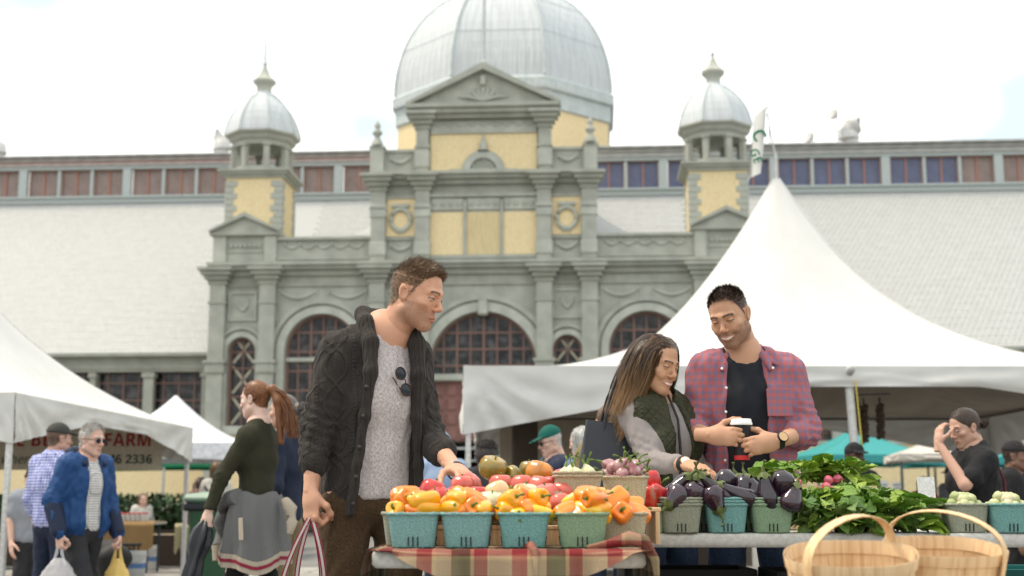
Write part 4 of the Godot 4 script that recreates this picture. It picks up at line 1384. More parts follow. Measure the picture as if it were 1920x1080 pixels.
	for q in [[0.24, 0.25, 0.0], [0.25, 0.26, 0.06], [0.285, 0.31, 0.98], [0.31, 0.335, 1.0], [0.31, 0.335, 1.06]]:
		var R := PackedVector3Array()
		for i in 24:
			var a := TAU * i / 24
			R.append(V(signf(sin(a)) * pow(absf(sin(a)), 0.35) * q[0], q[2], signf(cos(a)) * pow(absf(cos(a)), 0.35) * q[1]))
		rr.append(R)
	rr.reverse()
	mb.skin(rr, true, true, true)
	part(mb, "body", M.bin_green, bin)
	boxpart("lid", V(0, 1.11, 0.0), V(0.64, 0.1, 0.7), M.bin_lid, bin, 0.04, rx(3))
	boxpart("lining_bag", V(0, 1.0, 0.0), V(0.645, 0.12, 0.69), M.bag_black, bin, 0.03)
	boxpart("handle", V(0, 1.1, -0.38), V(0.5, 0.04, 0.05), M.bin_green, bin, 0.015)
	for s in [-1.0, 1.0]:
		mb = MB.new()
		mb.lathe([Vector2(0, -0.03), Vector2(0.1, -0.03), Vector2(0.1, 0.03), Vector2(0, 0.03)], 16, xf(V(s * 0.28, 0.1, -0.28), rz(90)))
		part(mb, "wheel", M.dark, bin)
	boxpart("front_rib", V(0, 0.5, 0.285), V(0.4, 0.05, 0.05), M.bin_green, bin, 0.012)
	dog()

func one_box(called: String, label: String, category: String, at: Vector3, s: Vector3, m: Material, group := "") -> MeshInstance3D:
	var mb := MB.new()   # open tray: four walls and a floor
	var w := 0.008
	mb.box(V(0, w / 2, 0), V(s.x, w, s.z))
	for e in [-1.0, 1.0]:
		mb.box(V(e * (s.x / 2 - w / 2), s.y / 2 + 0.003, 0), V(w, s.y - 0.004, s.z), Basis.IDENTITY, 0.002)
		mb.box(V(0, s.y / 2 + 0.003, e * (s.z / 2 - w / 2)), V(s.x - 2.2 * w, s.y - 0.004, w), Basis.IDENTITY, 0.002)
	return one(mb, called, m, label, category, at, 0.0, group)

func dog() -> void:
	# a lean dark dog, walking away behind the man in the blue jacket
	var t := thing("dog", "lean black dog walking on the paving behind the man in the blue jacket", "dog", V(-3.75, -0.2 + 0.025, -12.4), deg_to_rad(35))
	var f := Field.new(V(-0.2, -0.02, -0.75), V(0.2, 0.95, 0.65), 0.014)
	f.cap(V(0, 0.58, -0.22), V(0, 0.56, 0.2), 0.14, 0.12, 0.05)       # chest to loin (z+ is the rump)
	f.cap(V(0, 0.58, 0.2), V(0, 0.57, 0.36), 0.115, 0.11, 0.05)
	f.cap(V(0, 0.63, -0.3), V(0, 0.8, -0.48), 0.085, 0.06, 0.05)      # neck
	f.cap(V(0, 0.83, -0.5), V(0, 0.78, -0.68), 0.062, 0.032, 0.03)    # head and muzzle
	for s in [-1.0, 1.0]:
		f.cap(V(s * 0.04, 0.88, -0.46), V(s * 0.075, 0.82, -0.43), 0.02, 0.012, 0.02)
		var st: float = 0.1 * s
		f.cap(V(s * 0.08, 0.52, -0.25), V(s * 0.085, 0.3, -0.27 + st * 0.6), 0.065, 0.04, 0.03)
		f.cap(V(s * 0.085, 0.3, -0.27 + st * 0.6), V(s * 0.085, 0.03, -0.27 + st), 0.032, 0.02, 0.02)
		f.cap(V(s * 0.085, 0.025, -0.27 + st), V(s * 0.085, 0.02, -0.32 + st), 0.024, 0.022, 0.02)
		f.cap(V(s * 0.07, 0.54, 0.36), V(s * 0.08, 0.36, 0.28 - st), 0.095, 0.055, 0.04)      # thigh to knee
		f.cap(V(s * 0.08, 0.36, 0.28 - st), V(s * 0.08, 0.21, 0.44 - st), 0.045, 0.026, 0.02)  # to the hock, backwards
		f.cap(V(s * 0.08, 0.21, 0.44 - st), V(s * 0.08, 0.03, 0.4 - st), 0.024, 0.02, 0.015)
		f.cap(V(s * 0.08, 0.025, 0.4 - st), V(s * 0.08, 0.02, 0.35 - st), 0.024, 0.022, 0.02)
	f.cap(V(0, 0.62, 0.44), V(0.0, 0.42, 0.52), 0.028, 0.02, 0.03)     # tail
	f.cap(V(0, 0.42, 0.52), V(0.0, 0.36, 0.62), 0.02, 0.012, 0.01)
	var mb := MB.new()
	f.mesh_into(mb)
	part(mb, "body", M.dog_black, t)
	mb = MB.new()
	mb.lathe([Vector2(0.085, -0.012), Vector2(0.088, 0.0), Vector2(0.085, 0.012)], 14, xf(V(0, 0.7, -0.37), rx(-45)))
	part(mb, "collar", M.lid_red, t)

func market_right() -> void:
	var mb: MB
	# braids hung under the marquee
	var tops := [[3.86, 2.02, 0.36], [3.95, 1.99, 0.46], [4.13, 2.0, 0.42]]
	var rail := thing("hanging_rail", "thin rail with hooks slung under the marquee roof", "rail", V(4.0, 2.02, -15.0))
	mb = MB.new()
	mb.tube(PackedVector3Array([V(-0.25, 0.03, 0), V(0.25, 0.05, 0)]), [0.008], 6)
	part(mb, "bar", M.pole_dark, rail)
	for q in tops:
		var br := thing("garlic_braid", "brown braid of dried bulbs hanging from the rail under the marquee", "braid", V(q[0], q[1], -15.0), 0, "dried braids under the marquee")
		mb = MB.new()
		mb.tube(PackedVector3Array([V(0, 0.03, 0), V(0.01, -q[2], 0.01)]), [0.012], 6)
		part(mb, "cord", M.bulb_brown, br)
		mb = MB.new()
		for k in 26:
			var y: float = -0.06 - (q[2] - 0.06) * k / 25.0
			var a := k * 2.4
			mb.lathe([Vector2(0, -0.028), Vector2(0.026, -0.012), Vector2(0.03, 0.006), Vector2(0.012, 0.028), Vector2(0, 0.04)], 7, xf(V(cos(a) * 0.026, y, sin(a) * 0.026), Basis.from_euler(V(cos(a), a, sin(a)))))
		part(mb, "bulbs", M.bulb_brown, br, "stuff")
	# price boards on the teal stall
	for q in [[8.0, 0.36, "white price board with dark handwriting under the teal canopy, the taller one"], [8.28, 0.3, "white price board with dark handwriting under the teal canopy, the shorter one"]]:
		var bd := thing("price_board", q[2], "sign", V(q[0], 0.9, -29.0))
		boxpart("board", V(0, 0.2, 0), V(0.22, q[1] + 0.12, 0.02), M.white_plastic, bd)
		for k in 5: boxpart("handwriting", V(0.01 * sin(k * 3.0), 0.05 + k * 0.075, 0.012), V(0.15 - 0.02 * (k % 2), 0.022, 0.003), M.banner_dark, bd, 0.0, rz(3 * sin(k * 5.0)))
		boxpart("post", V(0, -0.55, -0.02), V(0.03, 1.1, 0.02), M.pole_dark, bd)
	# stall under the teal canopy
	var st := stall_table("stall table with a dark cloth under the teal canopy", V(9.2, -0.2, -34.5), 3.0, 0.8, 0.8, M.cloth_dark)
	mb = MB.new()
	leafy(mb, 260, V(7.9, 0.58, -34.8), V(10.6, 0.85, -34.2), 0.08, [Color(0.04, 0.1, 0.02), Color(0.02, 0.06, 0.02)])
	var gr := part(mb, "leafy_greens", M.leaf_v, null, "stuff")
	tag(gr, "low heap of greens on the dark stall table below the teal canopy", "greens")
	one_box("shade_crate", "teal plastic tub on the ground behind the wooden baskets", "tub", V(2.0, 0.0, -5.35), V(0.42, 0.6, 0.4), M.crate_teal)

func folding_table(label: String, at: Vector3, w: float, d: float, h: float) -> Node3D:
	var t := thing("folding_table", label, "table", at)
	var mb := MB.new()
	var rr := []
	for q in [[-0.012, -0.045], [0.0, -0.036], [0.0, -0.01], [-0.006, -0.002], [-0.012, 0.0]]:
		var R := PackedVector3Array()
		for i in 64:
			var a := TAU * i / 64.0
			var c := 0.07
			var p := Vector2(signf(sin(a)) * minf(absf(sin(a)) * 1.45, 1.0), signf(cos(a)) * minf(absf(cos(a)) * 1.45, 1.0))
			var v2: Vector2 = Vector2(p.x * (w / 2 - c), p.y * (d / 2 - c)) + Vector2(sin(a), cos(a)) * (c + q[0])
			R.append(V(v2.x, h + q[1], v2.y))
		rr.append(R)
	mb.skin(rr, true, true, true)
	part(mb, "table_top", M.table_plastic, t)
	for sx in [-1.0, 1.0]:
		for sz in [-1.0, 1.0]:
			mb = MB.new()
			mb.tube(PackedVector3Array([V(sx * (w / 2 - 0.18), 0, sz * (d / 2 - 0.1)), V(sx * (w / 2 - 0.18), h - 0.045, sz * (d / 2 - 0.1))]), [0.014], 8)
			part(mb, "leg", M.table_leg, t)
		boxpart("brace", V(sx * (w / 2 - 0.18), 0.3, 0), V(0.02, 0.02, d - 0.2), M.table_leg, t)
	return t

var basket_meshes := {}
func pulp_basket(label: String, at: Vector3, m: Material, turn := 0.0, rims := 1, group := "pulp produce baskets") -> Node3D:
	var key := str(rims)
	if not basket_meshes.has(key):
		var ring := func(r: float, y: float) -> PackedVector3Array:
			var R := PackedVector3Array()
			for i in 40:
				var a := TAU * (i + 0.5) / 40.0
				var q := Vector2(sin(a), cos(a))
				var s := pow(pow(absf(q.x), 7.0) + pow(absf(q.y), 7.0), -1.0 / 7.0)
				R.append(V(q.x * s * r, y + 0.0012 * sin(i * 2.1 + y * 300.0), q.y * s * r))
			return R
		var rr := []
		var prof := [[0.0, 0.004], [0.05, 0.003], [0.0545, 0.0], [0.0575, 0.004], [0.068, 0.072]]
		for k in rims: prof.append_array([[0.0685, 0.075 + k * 0.0085], [0.0735, 0.077 + k * 0.0085], [0.0735, 0.0815 + k * 0.0085], [0.0695, 0.083 + k * 0.0085]])
		var top := 0.083 + (rims - 1) * 0.0085
		prof.append_array([[0.067, top], [0.064, top - 0.01], [0.054, 0.008], [0.0, 0.008]])
		for q in prof: rr.append(ring.call(q[0], q[1]))
		var mb := MB.new()
		mb.skin(rr)
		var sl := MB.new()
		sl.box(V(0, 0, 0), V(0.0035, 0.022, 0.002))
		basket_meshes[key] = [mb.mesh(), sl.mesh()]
	var t := thing("pulp_basket", label, "basket", at, turn, group)
	t.scale = V(1, 1.14, 1)
	part_m(basket_meshes[key][0], "box", m, t)
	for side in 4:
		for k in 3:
			var o := part_m(basket_meshes[key][1], "vent_slot", M.dark, t)  # raised dark bar stands for the shade inside an open slot
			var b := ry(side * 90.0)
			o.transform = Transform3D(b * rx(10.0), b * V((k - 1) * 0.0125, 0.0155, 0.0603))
	return t

func wooden_basket(label: String, at: Vector3, b: Basis, rx_: float, rz_: float, h: float, hand_turn: float) -> void:
	var t := thing("splint_basket", label, "basket", at)
	t.basis = b
	var N := 18
	var pt := func(a: float, f: float, off: float) -> Vector3:
		var k := lerpf(0.82, 1.0, f)
		var q := Vector2(sin(a), cos(a))
		var s := pow(pow(absf(q.x), 2.6) + pow(absf(q.y), 2.6), -1.0 / 2.6)
		return V(q.x * s * (rx_ * k + off), f * h, q.y * s * (rz_ * k + off))
	for i in N:   # upright splints, each a thin bent slat, edges overlapping its neighbours
		var mb := MB.new()
		var out := 0.0 if i % 2 else 0.0018
		var ro := []
		for j in 6:
			var R := PackedVector3Array()
			for e in [[-0.54, 0.0], [-0.2, 0.0], [0.2, 0.0], [0.54, 0.0], [0.54, -0.0016], [0.2, -0.0016], [-0.2, -0.0016], [-0.54, -0.0016]]:
				R.append(pt.call(TAU * (i + 0.5 + e[0]) / N, j / 5.0, out + e[1]))
			ro.append(R)
		mb.skin(ro, true, true, true)
		part(mb, "splint", M.splint if i % 3 else M.splint_dark, t)
	for q in [[0.9, 1.03, 0.0045, 0.0018], [0.88, 1.02, -0.0025, -0.005], [0.42, 0.52, 0.004, 0.0018]]:
		var mb := MB.new()
		var ro := []
		for e in [[q[0], q[3]], [q[0], q[2]], [q[1], q[2]], [q[1], q[3]], [q[0], q[3]]]:
			var R := PackedVector3Array()
			for i in 48: R.append(pt.call(TAU * i / 48.0, e[0], e[1]))
			ro.append(R)
		mb.skin(ro)
		part(mb, "hoop", M.splint, t)
	var fl := MB.new()
	var R0 := PackedVector3Array()
	for i in 32: R0.append(pt.call(TAU * i / 32.0, 0.03, -0.002))
	var R1 := PackedVector3Array()
	for i in 32: R1.append(pt.call(TAU * i / 32.0, 0.0, -0.002))
	fl.skin([R1, R0], true, true, true)
	part(fl, "base", M.splint_dark, t)
	# bent handle, a flat strip that runs down both outsides
	var hm := MB.new()
	var path := []
	var d2 := Vector2(sin(hand_turn), cos(hand_turn))
	var edge: Vector3 = pt.call(hand_turn, 1.0, 0.006)
	var hr := Vector2(edge.x, edge.z).length()
	for i in 5: path.append([hr * lerpf(0.84, 1.0, i / 4.0), h * lerpf(0.1, 1.0, i / 4.0)])
	for i in 13:
		var a := PI * (i + 1) / 14.0
		path.append([hr * cos(a), h + 0.085 * pow(sin(a), 0.85)])
	for i in 5: path.append([-hr * lerpf(1.0, 0.84, i / 4.0), h * lerpf(1.0, 0.1, i / 4.0)])
	var rings := []
	var side := V(d2.y, 0, -d2.x)
	for i in path.size():
		var c := V(d2.x * path[i][0], path[i][1], d2.y * path[i][0])
		var pa: Array = path[maxi(i - 1, 0)]; var pb: Array = path[mini(i + 1, path.size() - 1)]
		var tg := Vector2(pb[0] - pa[0], pb[1] - pa[1]).normalized()
		var nn := V(d2.x * -tg.y, tg.x, d2.y * -tg.y)
		rings.append(PackedVector3Array([c - side * 0.0125, c + side * 0.0125, c + side * 0.0125 - nn * 0.004, c - side * 0.0125 - nn * 0.004]))
	hm.skin(rings, true, true, true)
	part(hm, "handle", M.splint_pale, t)

func tables() -> void:
	var mb: MB
	mat("table_leg", C(0.12, 0.12, 0.12), 0.5)
	mat("splint", C(0.72, 0.53, 0.32), 0.6, "wood", 3.0, "wood", 0.1)
	mat("splint_dark", C(0.69, 0.50, 0.295), 0.6, "wood", 3.0, "wood", 0.1)
	mat("splint_pale", C(0.74, 0.53, 0.30), 0.55, "wood", 3.0)
	mat("cloth_plaid", Color.WHITE, 0.9, "tablecloth", 2.0, "fine", 0.04)
	mat("pulp_green", C(0.27, 0.40, 0.26), 0.95, "pulp", 6.0, "fine", 0.05)
	mat("pulp_grey", C(0.36, 0.38, 0.30), 0.95, "pulp", 6.0, "fine", 0.05)
	mat("pulp_cream", C(0.52, 0.46, 0.33), 0.95, "pulp", 6.0, "fine", 0.05)
	mat("pulp_blue", C(0.24, 0.44, 0.44), 0.95, "pulp", 6.0, "fine", 0.05)
	# the front table, seen from its short end, under a plaid cloth
	folding_table("white folding table with a plaid cloth, carrying peppers and tomatoes", V(-0.008, 0, -3.98), 0.765, 0.8, 0.722)
	var rows := []
	var nz := fnl(3.0, 71, 3)
	for j in 27:
		var R := PackedVector3Array()
		for i in 41:
			var u := -1.0 + i / 20.0
			var x := u * 0.37
			var z := -3.6 + 0.025
			var y := 0.7255
			if j < 14:
				z = -4.37 + j * (0.775 / 13.0)
				y += 0.003 * nz.get_noise_2d(x * 6.0, z * 6.0) + 0.002
			else:
				# the corner of the cloth hangs over the front edge, deepest in the middle
				var f := (j - 14) / 12.0
				var dep := 0.004 + 0.13 * pow(clampf(1.0 - absf(u) / 0.86, 0.0, 1.0), 0.75)
				y = 0.7255 - dep * f
				z = -3.5935 + 0.014 + 0.012 * sin(u * 9.0 + 1.0) * f + 0.006 * sin(u * 23.0) * f
				if f < 0.12: z = lerpf(-3.592, z, f / 0.12)
			R.append(V(x, y, z + 0.018))
		rows.append(R)
	mb = MB.new()
	mb.skin(rows, false)
	var tc := thing("plaid_tablecloth", "burgundy, green and tan plaid cloth draped over the white folding table", "tablecloth", Vector3.ZERO)
	part(mb, "drape", M.cloth_plaid, tc)
	for s in [-1.0, 1.0]:
		mb = MB.new()
		rows = []
		for j in 12:
			var R := PackedVector3Array()
			for i in 21:
				var f := j / 11.0
				R.append(V(-0.008 + s * (0.376 + 0.016 * minf(f * 6.0, 1.0) + 0.012 * sin(i * 0.9) * f), 0.7275 - 0.3 * f, -4.36 + i * 0.0385))
			if s > 0: R.reverse()
			rows.append(R)
		mb.skin(rows, false)
		part(mb, "side_drape", M.cloth_plaid, tc)
	# a bunched fold at the right corner and another in the middle
	mb = MB.new()
	mb.tube(PackedVector3Array([V(0.2, 0.731, -3.61), V(0.26, 0.741, -3.605), V(0.31, 0.756, -3.6), V(0.35, 0.747, -3.59), V(0.377, 0.7, -3.585), V(0.384, 0.62, -3.58)]), [0.006, 0.012, 0.02, 0.018, 0.012, 0.004], 10)
	part(mb, "bunched_fold", M.cloth_plaid, tc)
	mb = MB.new()
	mb.tube(PackedVector3Array([V(0.03, 0.728, -3.66), V(0.05, 0.735, -3.6), V(0.06, 0.723, -3.56), V(0.065, 0.65, -3.562)]), [0.006, 0.013, 0.011, 0.004], 10)
	part(mb, "bunched_fold", M.cloth_plaid, tc)
	# the long table behind it
	folding_table("long white folding table carrying eggplants, leafy greens and sprouts", V(0.96, 0, -4.73), 2.42, 0.74, 0.752)
	# low bench that carries the wooden baskets
	var bn := thing("bench", "low wooden bench under the splint baskets", "bench", V(0.93, 0, -3.2))
	for k in 4: boxpart("plank", V(0, 0.53, -0.2 + k * 0.13), V(1.0, 0.03, 0.12), M.splint_dark, bn, 0.004)
	for s in [-1.0, 1.0]:
		for e in [-1.0, 1.0]: boxpart("leg", V(s * 0.44, 0.2575, e * 0.17), V(0.05, 0.515, 0.05), M.splint_dark, bn, 0.004)
	wooden_basket("round splint basket with its bent handle to the front", V(0.772, 0.545, -3.1), ry(-14) * rx(13), 0.143, 0.112, 0.19, deg_to_rad(-40))
	wooden_basket("round splint basket with its handle behind its neighbour", V(1.015, 0.55, -3.24), ry(8) * rx(11), 0.135, 0.11, 0.195, deg_to_rad(44))
	# dark crates on the ground below the long table
	for q in [[0.62, -4.9, "black crate under the long table, by the woman's jeans"], [1.12, -4.75, "black crate under the long table, by the splint baskets"]]:
		one_box("black_crate", q[2], "crate", V(q[0], 0, q[1]), V(0.46, 0.62, 0.36), M.dark)
	var card := thing("price_card", "blank white card standing among the sprouts", "sign", V(1.5, 0.7525, -4.88))
	boxpart("card", V(0, 0.13, 0), V(0.062, 0.12, 0.003), M.white_plastic, card, 0.0, rx(-8))
	boxpart("stake", V(0, 0.04, -0.004), V(0.006, 0.08, 0.004), M.splint, card)

# ---------------------------------------------------------------- vegetables
func lobed(prof: Array, sides: int, f: Callable, b := Basis.IDENTITY) -> MB:
	var mb := MB.new()
	var rr := []
	for j in prof.size():
		var R := PackedVector3Array()
		for i in sides:
			var a := TAU * i / sides
			var k: Array = f.call(a, float(j) / (prof.size() - 1))
			R.append(b * (V(sin(a) * prof[j].x * k[0], prof[j].y + k[1], cos(a) * prof[j].x * k[0])))
		rr.append(R)
	if prof[0].y > prof[-1].y: rr.reverse()
	mb.skin(rr)
	return mb

func tinted(mb: MB, f: Callable) -> MB:
	for i in mb.v.size(): mb.c[i] = f.call(mb.v[i])
	return mb

func veg(called: String, body: MB, bm: Material, stem: MB, sm: Material) -> Dictionary:
	return {"name": called, "body": body.mesh(), "bm": bm, "stem": stem.mesh() if stem else null, "sm": sm}

func place(vg: Dictionary, p: Vector3, b: Basis, label: String, category: String, group: String) -> Node3D:
	var t := thing(vg.name, label, category, p, 0.0, group)
	t.basis = b
	part_m(vg.body, "flesh", vg.bm, t)
	if vg.stem: part_m(vg.stem, "stem", vg.sm, t)
	return t

func leaf_mesh(w: float, l: float, curl: float, sd: int) -> ArrayMesh:
	var n := fnl(9.0, sd, 2)
	var mb := MB.new()
	var rr := []
	for j in 7:
		var f := j / 6.0
		var R := PackedVector3Array()
		var hw := w * pow(sin(PI * clampf(f * 0.94 + 0.05, 0, 1)), 0.7) * (1.0 if f < 0.5 else 1.0 - (f - 0.5) * 0.15)
		for i in 5:
			var u := (i - 2) / 2.0
			var ru := n.get_noise_2d(u * 1.3 + sd, f * 2.2)
			R.append(V(u * hw * (1.0 + 0.12 * ru), -curl * f * f * l + absf(u) * w * 0.25 + 0.3 * w * ru * absf(u), f * l))
		rr.append(R)
	mb.skin(rr, false)
	return mb.mesh()

func leaf_bunch(label: String, at: Vector3, n: int, spread: Vector3, size: float, meshes: Array, mats: Array, group: String, up := 0.35) -> void:
	var t := thing("leafy_bunch", label, "greens", at, 0.0, group)
	var st := MB.new()
	st.tube(PackedVector3Array([V(-spread.x * 0.3, 0.01, 0), V(0, 0.02, 0.0), V(spread.x * 0.3, 0.012, -0.01)]), [0.012, 0.018, 0.012], 8)
	part(st, "stalks", mats[0], t)
	for k in n:
		var a := rng.randf() * TAU
		var h := rng.randf()
		var o := part_m(meshes[rng.randi() % meshes.size()], "leaf", mats[rng.randi() % mats.size()], t)
		var dirn := V(sin(a), up + rng.randf_range(-0.5, 0.7), cos(a)).normalized()
		var p := V(sin(a) * spread.x * (0.25 + 0.75 * rng.randf()), spread.y * h, cos(a) * spread.z * (0.25 + 0.75 * rng.randf()))
		var b := Basis.looking_at(-dirn, Vector3.UP) * rz(rng.randf_range(-60, 60)) 
		o.transform = Transform3D(b.scaled(Vector3.ONE * size * rng.randf_range(0.7, 1.25)), p)

func produce() -> void:
	# colour is the skin's own, per vertex or per material
	vmat("skin_veg", 0.28); M.skin_veg.metallic_specular = 0.5
	M.skin_veg.clearcoat_enabled = true; M.skin_veg.clearcoat = 0.4; M.skin_veg.clearcoat_roughness = 0.12
	vmat("skin_matt", 0.5)
	mat("stem_green", C(0.14, 0.22, 0.04), 0.6, "grain", 20.0)
	mat("stem_olive", C(0.12, 0.15, 0.045), 0.6, "grain", 20.0)
	vmat("skin_egg", 0.16); M.skin_egg.metallic_specular = 0.6
	var vn := fnl(14.0, 81, 3)
	var stem := func(h: float, r: float, bend: float, base: float) -> MB:
		var mb := MB.new()
		mb.tube(PackedVector3Array([V(0, base - 0.006, 0), V(0, base + h * 0.3, 0), V(bend * 0.4, base + h * 0.7, 0), V(bend, base + h, 0)]), [r * 1.7, r, r * 0.9, r * 1.15], 8)
		return mb
	# sweet peppers
	var peppers := []
	for q in [[Color(0.86, 0.42, 0.012), Color(0.8, 0.30, 0.01), 3.0], [Color(0.84, 0.27, 0.01), Color(0.78, 0.17, 0.008), 4.0], [Color(0.85, 0.5, 0.02), Color(0.72, 0.46, 0.03), 3.0]]:
		var lb: float = q[2]
		var bd := lobed([Vector2(0.001, 0.036), Vector2(0.008, 0.035), Vector2(0.017, 0.041), Vector2(0.026, 0.039), Vector2(0.0315, 0.029), Vector2(0.032, 0.012), Vector2(0.03, -0.01), Vector2(0.026, -0.03), Vector2(0.019, -0.045), Vector2(0.01, -0.052), Vector2(0.0, -0.051)], 24, func(a, t): return [1.0 + 0.1 * cos(a * lb) * (0.6 + 0.8 * t) + 0.05 * sin(a + t * 4.0), 0.0])
		tinted(bd, func(p: Vector3): return q[0].lerp(q[1], clampf(0.5 + vn.get_noise_3dv(p * 3.0), 0, 1)))
		peppers.append(veg("sweet_pepper", bd, M.skin_veg, stem.call(0.026, 0.0042, 0.012, 0.036), M.stem_green))
	var redp := []
	for q in [[Color(0.5, 0.015, 0.012), Color(0.42, 0.03, 0.015)], [Color(0.47, 0.025, 0.015), Color(0.2, 0.1, 0.02)]]:
		var bd := lobed([Vector2(0.001, 0.036), Vector2(0.009, 0.034), Vector2(0.02, 0.042), Vector2(0.031, 0.039), Vector2(0.036, 0.027), Vector2(0.036, 0.008), Vector2(0.033, -0.015), Vector2(0.028, -0.033), Vector2(0.018, -0.044), Vector2(0.0, -0.04)], 28, func(a, t): return [1.0 + 0.11 * cos(a * 4.0) * (0.5 + 0.9 * t), 0.0])
		tinted(bd, func(p: Vector3): return q[0].lerp(q[1], smoothstep(0.1, 0.5, vn.get_noise_3dv(p * 2.2))))
		redp.append(veg("red_pepper", bd, M.skin_veg, stem.call(0.045, 0.0045, 0.022, 0.036), M.stem_green))
	# heirloom tomatoes
	var toms := []
	for q in [[Color(0.46, 0.015, 0.012), Color(0.55, 0.035, 0.02), 0.4], [Color(0.52, 0.05, 0.035), Color(0.6, 0.14, 0.09), 0.6], [Color(0.62, 0.48, 0.2), Color(0.7, 0.38, 0.2), 1.0], [Color(0.36, 0.2, 0.03), Color(0.16, 0.15, 0.03), 1.0], [Color(0.5, 0.55, 0.3), Color(0.62, 0.58, 0.38), 0.8], [Color(0.66, 0.26, 0.03), Color(0.4, 0.16, 0.02), 1.0]]:
		var rb: float = 0.05 if q[2] < 0.4 else 0.11
		var bd := lobed([Vector2(0.001, 0.026), Vector2(0.009, 0.0275), Vector2(0.02, 0.0315), Vector2(0.031, 0.027), Vector2(0.039, 0.014), Vector2(0.0405, -0.002), Vector2(0.036, -0.018), Vector2(0.026, -0.029), Vector2(0.012, -0.034), Vector2(0.0, -0.0335)], 30, func(a, t): return [1.0 + rb * (absf(cos(a * 3.5)) - 0.5) * (1.0 - t * 0.6), 0.0])
		tinted(bd, func(p: Vector3): return q[0].lerp(q[1], clampf(0.5 + q[2] * 1.2 * vn.get_noise_3dv(p * 1.6), 0, 1)))
		toms.append(veg("tomato", bd, M.skin_veg, stem.call(0.012, 0.003, 0.003, 0.026), M.stem_green))
	# eggplants: bent pear shape, green calyx with points
	var eggs := []
	for q in [[0.17, 0.036, 0.03], [0.14, 0.043, 0.012], [0.19, 0.03, 0.045], [0.11, 0.046, 0.0]]:
		var L: float = q[0]; var Rr: float = q[1]
		var prof := []
		for j in 13:
			var f := j / 12.0
			prof.append(Vector2(Rr * sqrt(maxf(0.0, 1.0 - pow(2.0 * f - 1.0, 4.0))) * (0.55 + 0.45 * smoothstep(0.15, 0.7, f)), L * (0.5 - f)))
		var bd := lobed(prof, 22, func(_a, _t): return [1.0, 0.0])
		for i in bd.v.size():
			var f := 0.5 - bd.v[i].y / L
			bd.v[i].x += q[2] * (f * f - 0.3)
		var pale: bool = L < 0.12
		tinted(bd, func(p: Vector3): return Color(0.011, 0.006, 0.011).lerp(Color(0.05, 0.018, 0.04) if pale else Color(0.024, 0.01, 0.022), clampf(0.4 + 0.7 * vn.get_noise_3dv(p * 2.0), 0, 1)))
		var st := MB.new()
		var ox: float = -0.3 * q[2]
		st.tube(PackedVector3Array([V(ox, L * 0.5 - 0.004, 0), V(ox, L * 0.5 + 0.02, 0), V(ox + 0.012, L * 0.5 + 0.045, 0.004)]), [0.009, 0.0055, 0.0065], 8)
		var cr := []
		for j in 5:
			var R := PackedVector3Array()
			for i in 20:
				var a := TAU * i / 20.0
				var pnt := 1.0 + 0.35 * cos(a * 5.0) * (j / 4.0)
				var f := j / 4.0
				R.append(V(ox + sin(a) * (0.007 + Rr * 0.42 * pow(f, 0.7)), L * 0.5 + 0.004 - f * 0.02 * pnt, cos(a) * (0.007 + Rr * 0.42 * pow(f, 0.7))))
			cr.append(R)
		st.skin(cr)
		eggs.append(veg("eggplant", bd, M.skin_egg, st, M.stem_olive))
	# small round things: sprouts, onions, radishes, shallots
	var spr := []
	for q in [Color(0.27, 0.33, 0.12), Color(0.42, 0.44, 0.22), Color(0.5, 0.46, 0.3)]:
		var bd := lobed([Vector2(0.0, 0.017), Vector2(0.008, 0.0155), Vector2(0.0145, 0.009), Vector2(0.017, -0.001), Vector2(0.014, -0.011), Vector2(0.007, -0.016), Vector2(0.0, -0.017)], 12, func(a, _t): return [1.0 + 0.06 * cos(a * 5.0), 0.0])
		tinted(bd, func(p: Vector3): return q.lerp(Color(0.6, 0.58, 0.4), clampf(vn.get_noise_3dv(p * 5.0) + 0.1, 0, 1)))
		spr.append(veg("sprout", bd, M.skin_matt, null, null))
	var bulb := func(c0: Color, c1: Color, called: String) -> Dictionary:
		var bd := lobed([Vector2(0.0015, 0.04), Vector2(0.004, 0.028), Vector2(0.012, 0.018), Vector2(0.019, 0.005), Vector2(0.02, -0.006), Vector2(0.014, -0.017), Vector2(0.004, -0.022), Vector2(0.0, -0.026)], 14, func(_a, _t): return [1.0, 0.0])
		tinted(bd, func(p: Vector3): return c0.lerp(c1, clampf(0.5 + 1.3 * vn.get_noise_3dv(p * 4.0), 0, 1)))
		return veg(called, bd, M.skin_veg, stem.call(0.03, 0.003, 0.012, 0.036), M.stem_green)
	var purple: Dictionary = bulb.call(Color(0.22, 0.02, 0.05), Color(0.5, 0.32, 0.3), "purple_pepper")
	var pale: Dictionary = bulb.call(Color(0.6, 0.55, 0.38), Color(0.55, 0.56, 0.3), "pale_pepper")
	var radish: Dictionary = bulb.call(Color(0.5, 0.05, 0.1), Color(0.6, 0.16, 0.2), "radish")
	var onion: Dictionary = bulb.call(Color(0.66, 0.6, 0.45), Color(0.6, 0.45, 0.2), "onion")
	# --- the front row on the plaid cloth
	var y1 := 0.7285
	var rowx := [[-0.267, M.pulp_blue, "teal pulp basket of orange and yellow peppers at the end of the plaid cloth", "teal basket at the end of the cloth"], [-0.121, M.pulp_blue, "teal pulp basket of yellow peppers, second along the plaid cloth", "second teal basket along the cloth"], [0.032, M.pulp_teal, "grey-teal pulp basket of long yellow peppers, third along the plaid cloth", "grey-teal basket on the cloth"], [0.19, M.pulp_green, "green pulp basket of yellow peppers beside the bunched cloth", "green basket beside the bunched cloth"]]
	var gp := "sweet peppers in the front row of baskets"
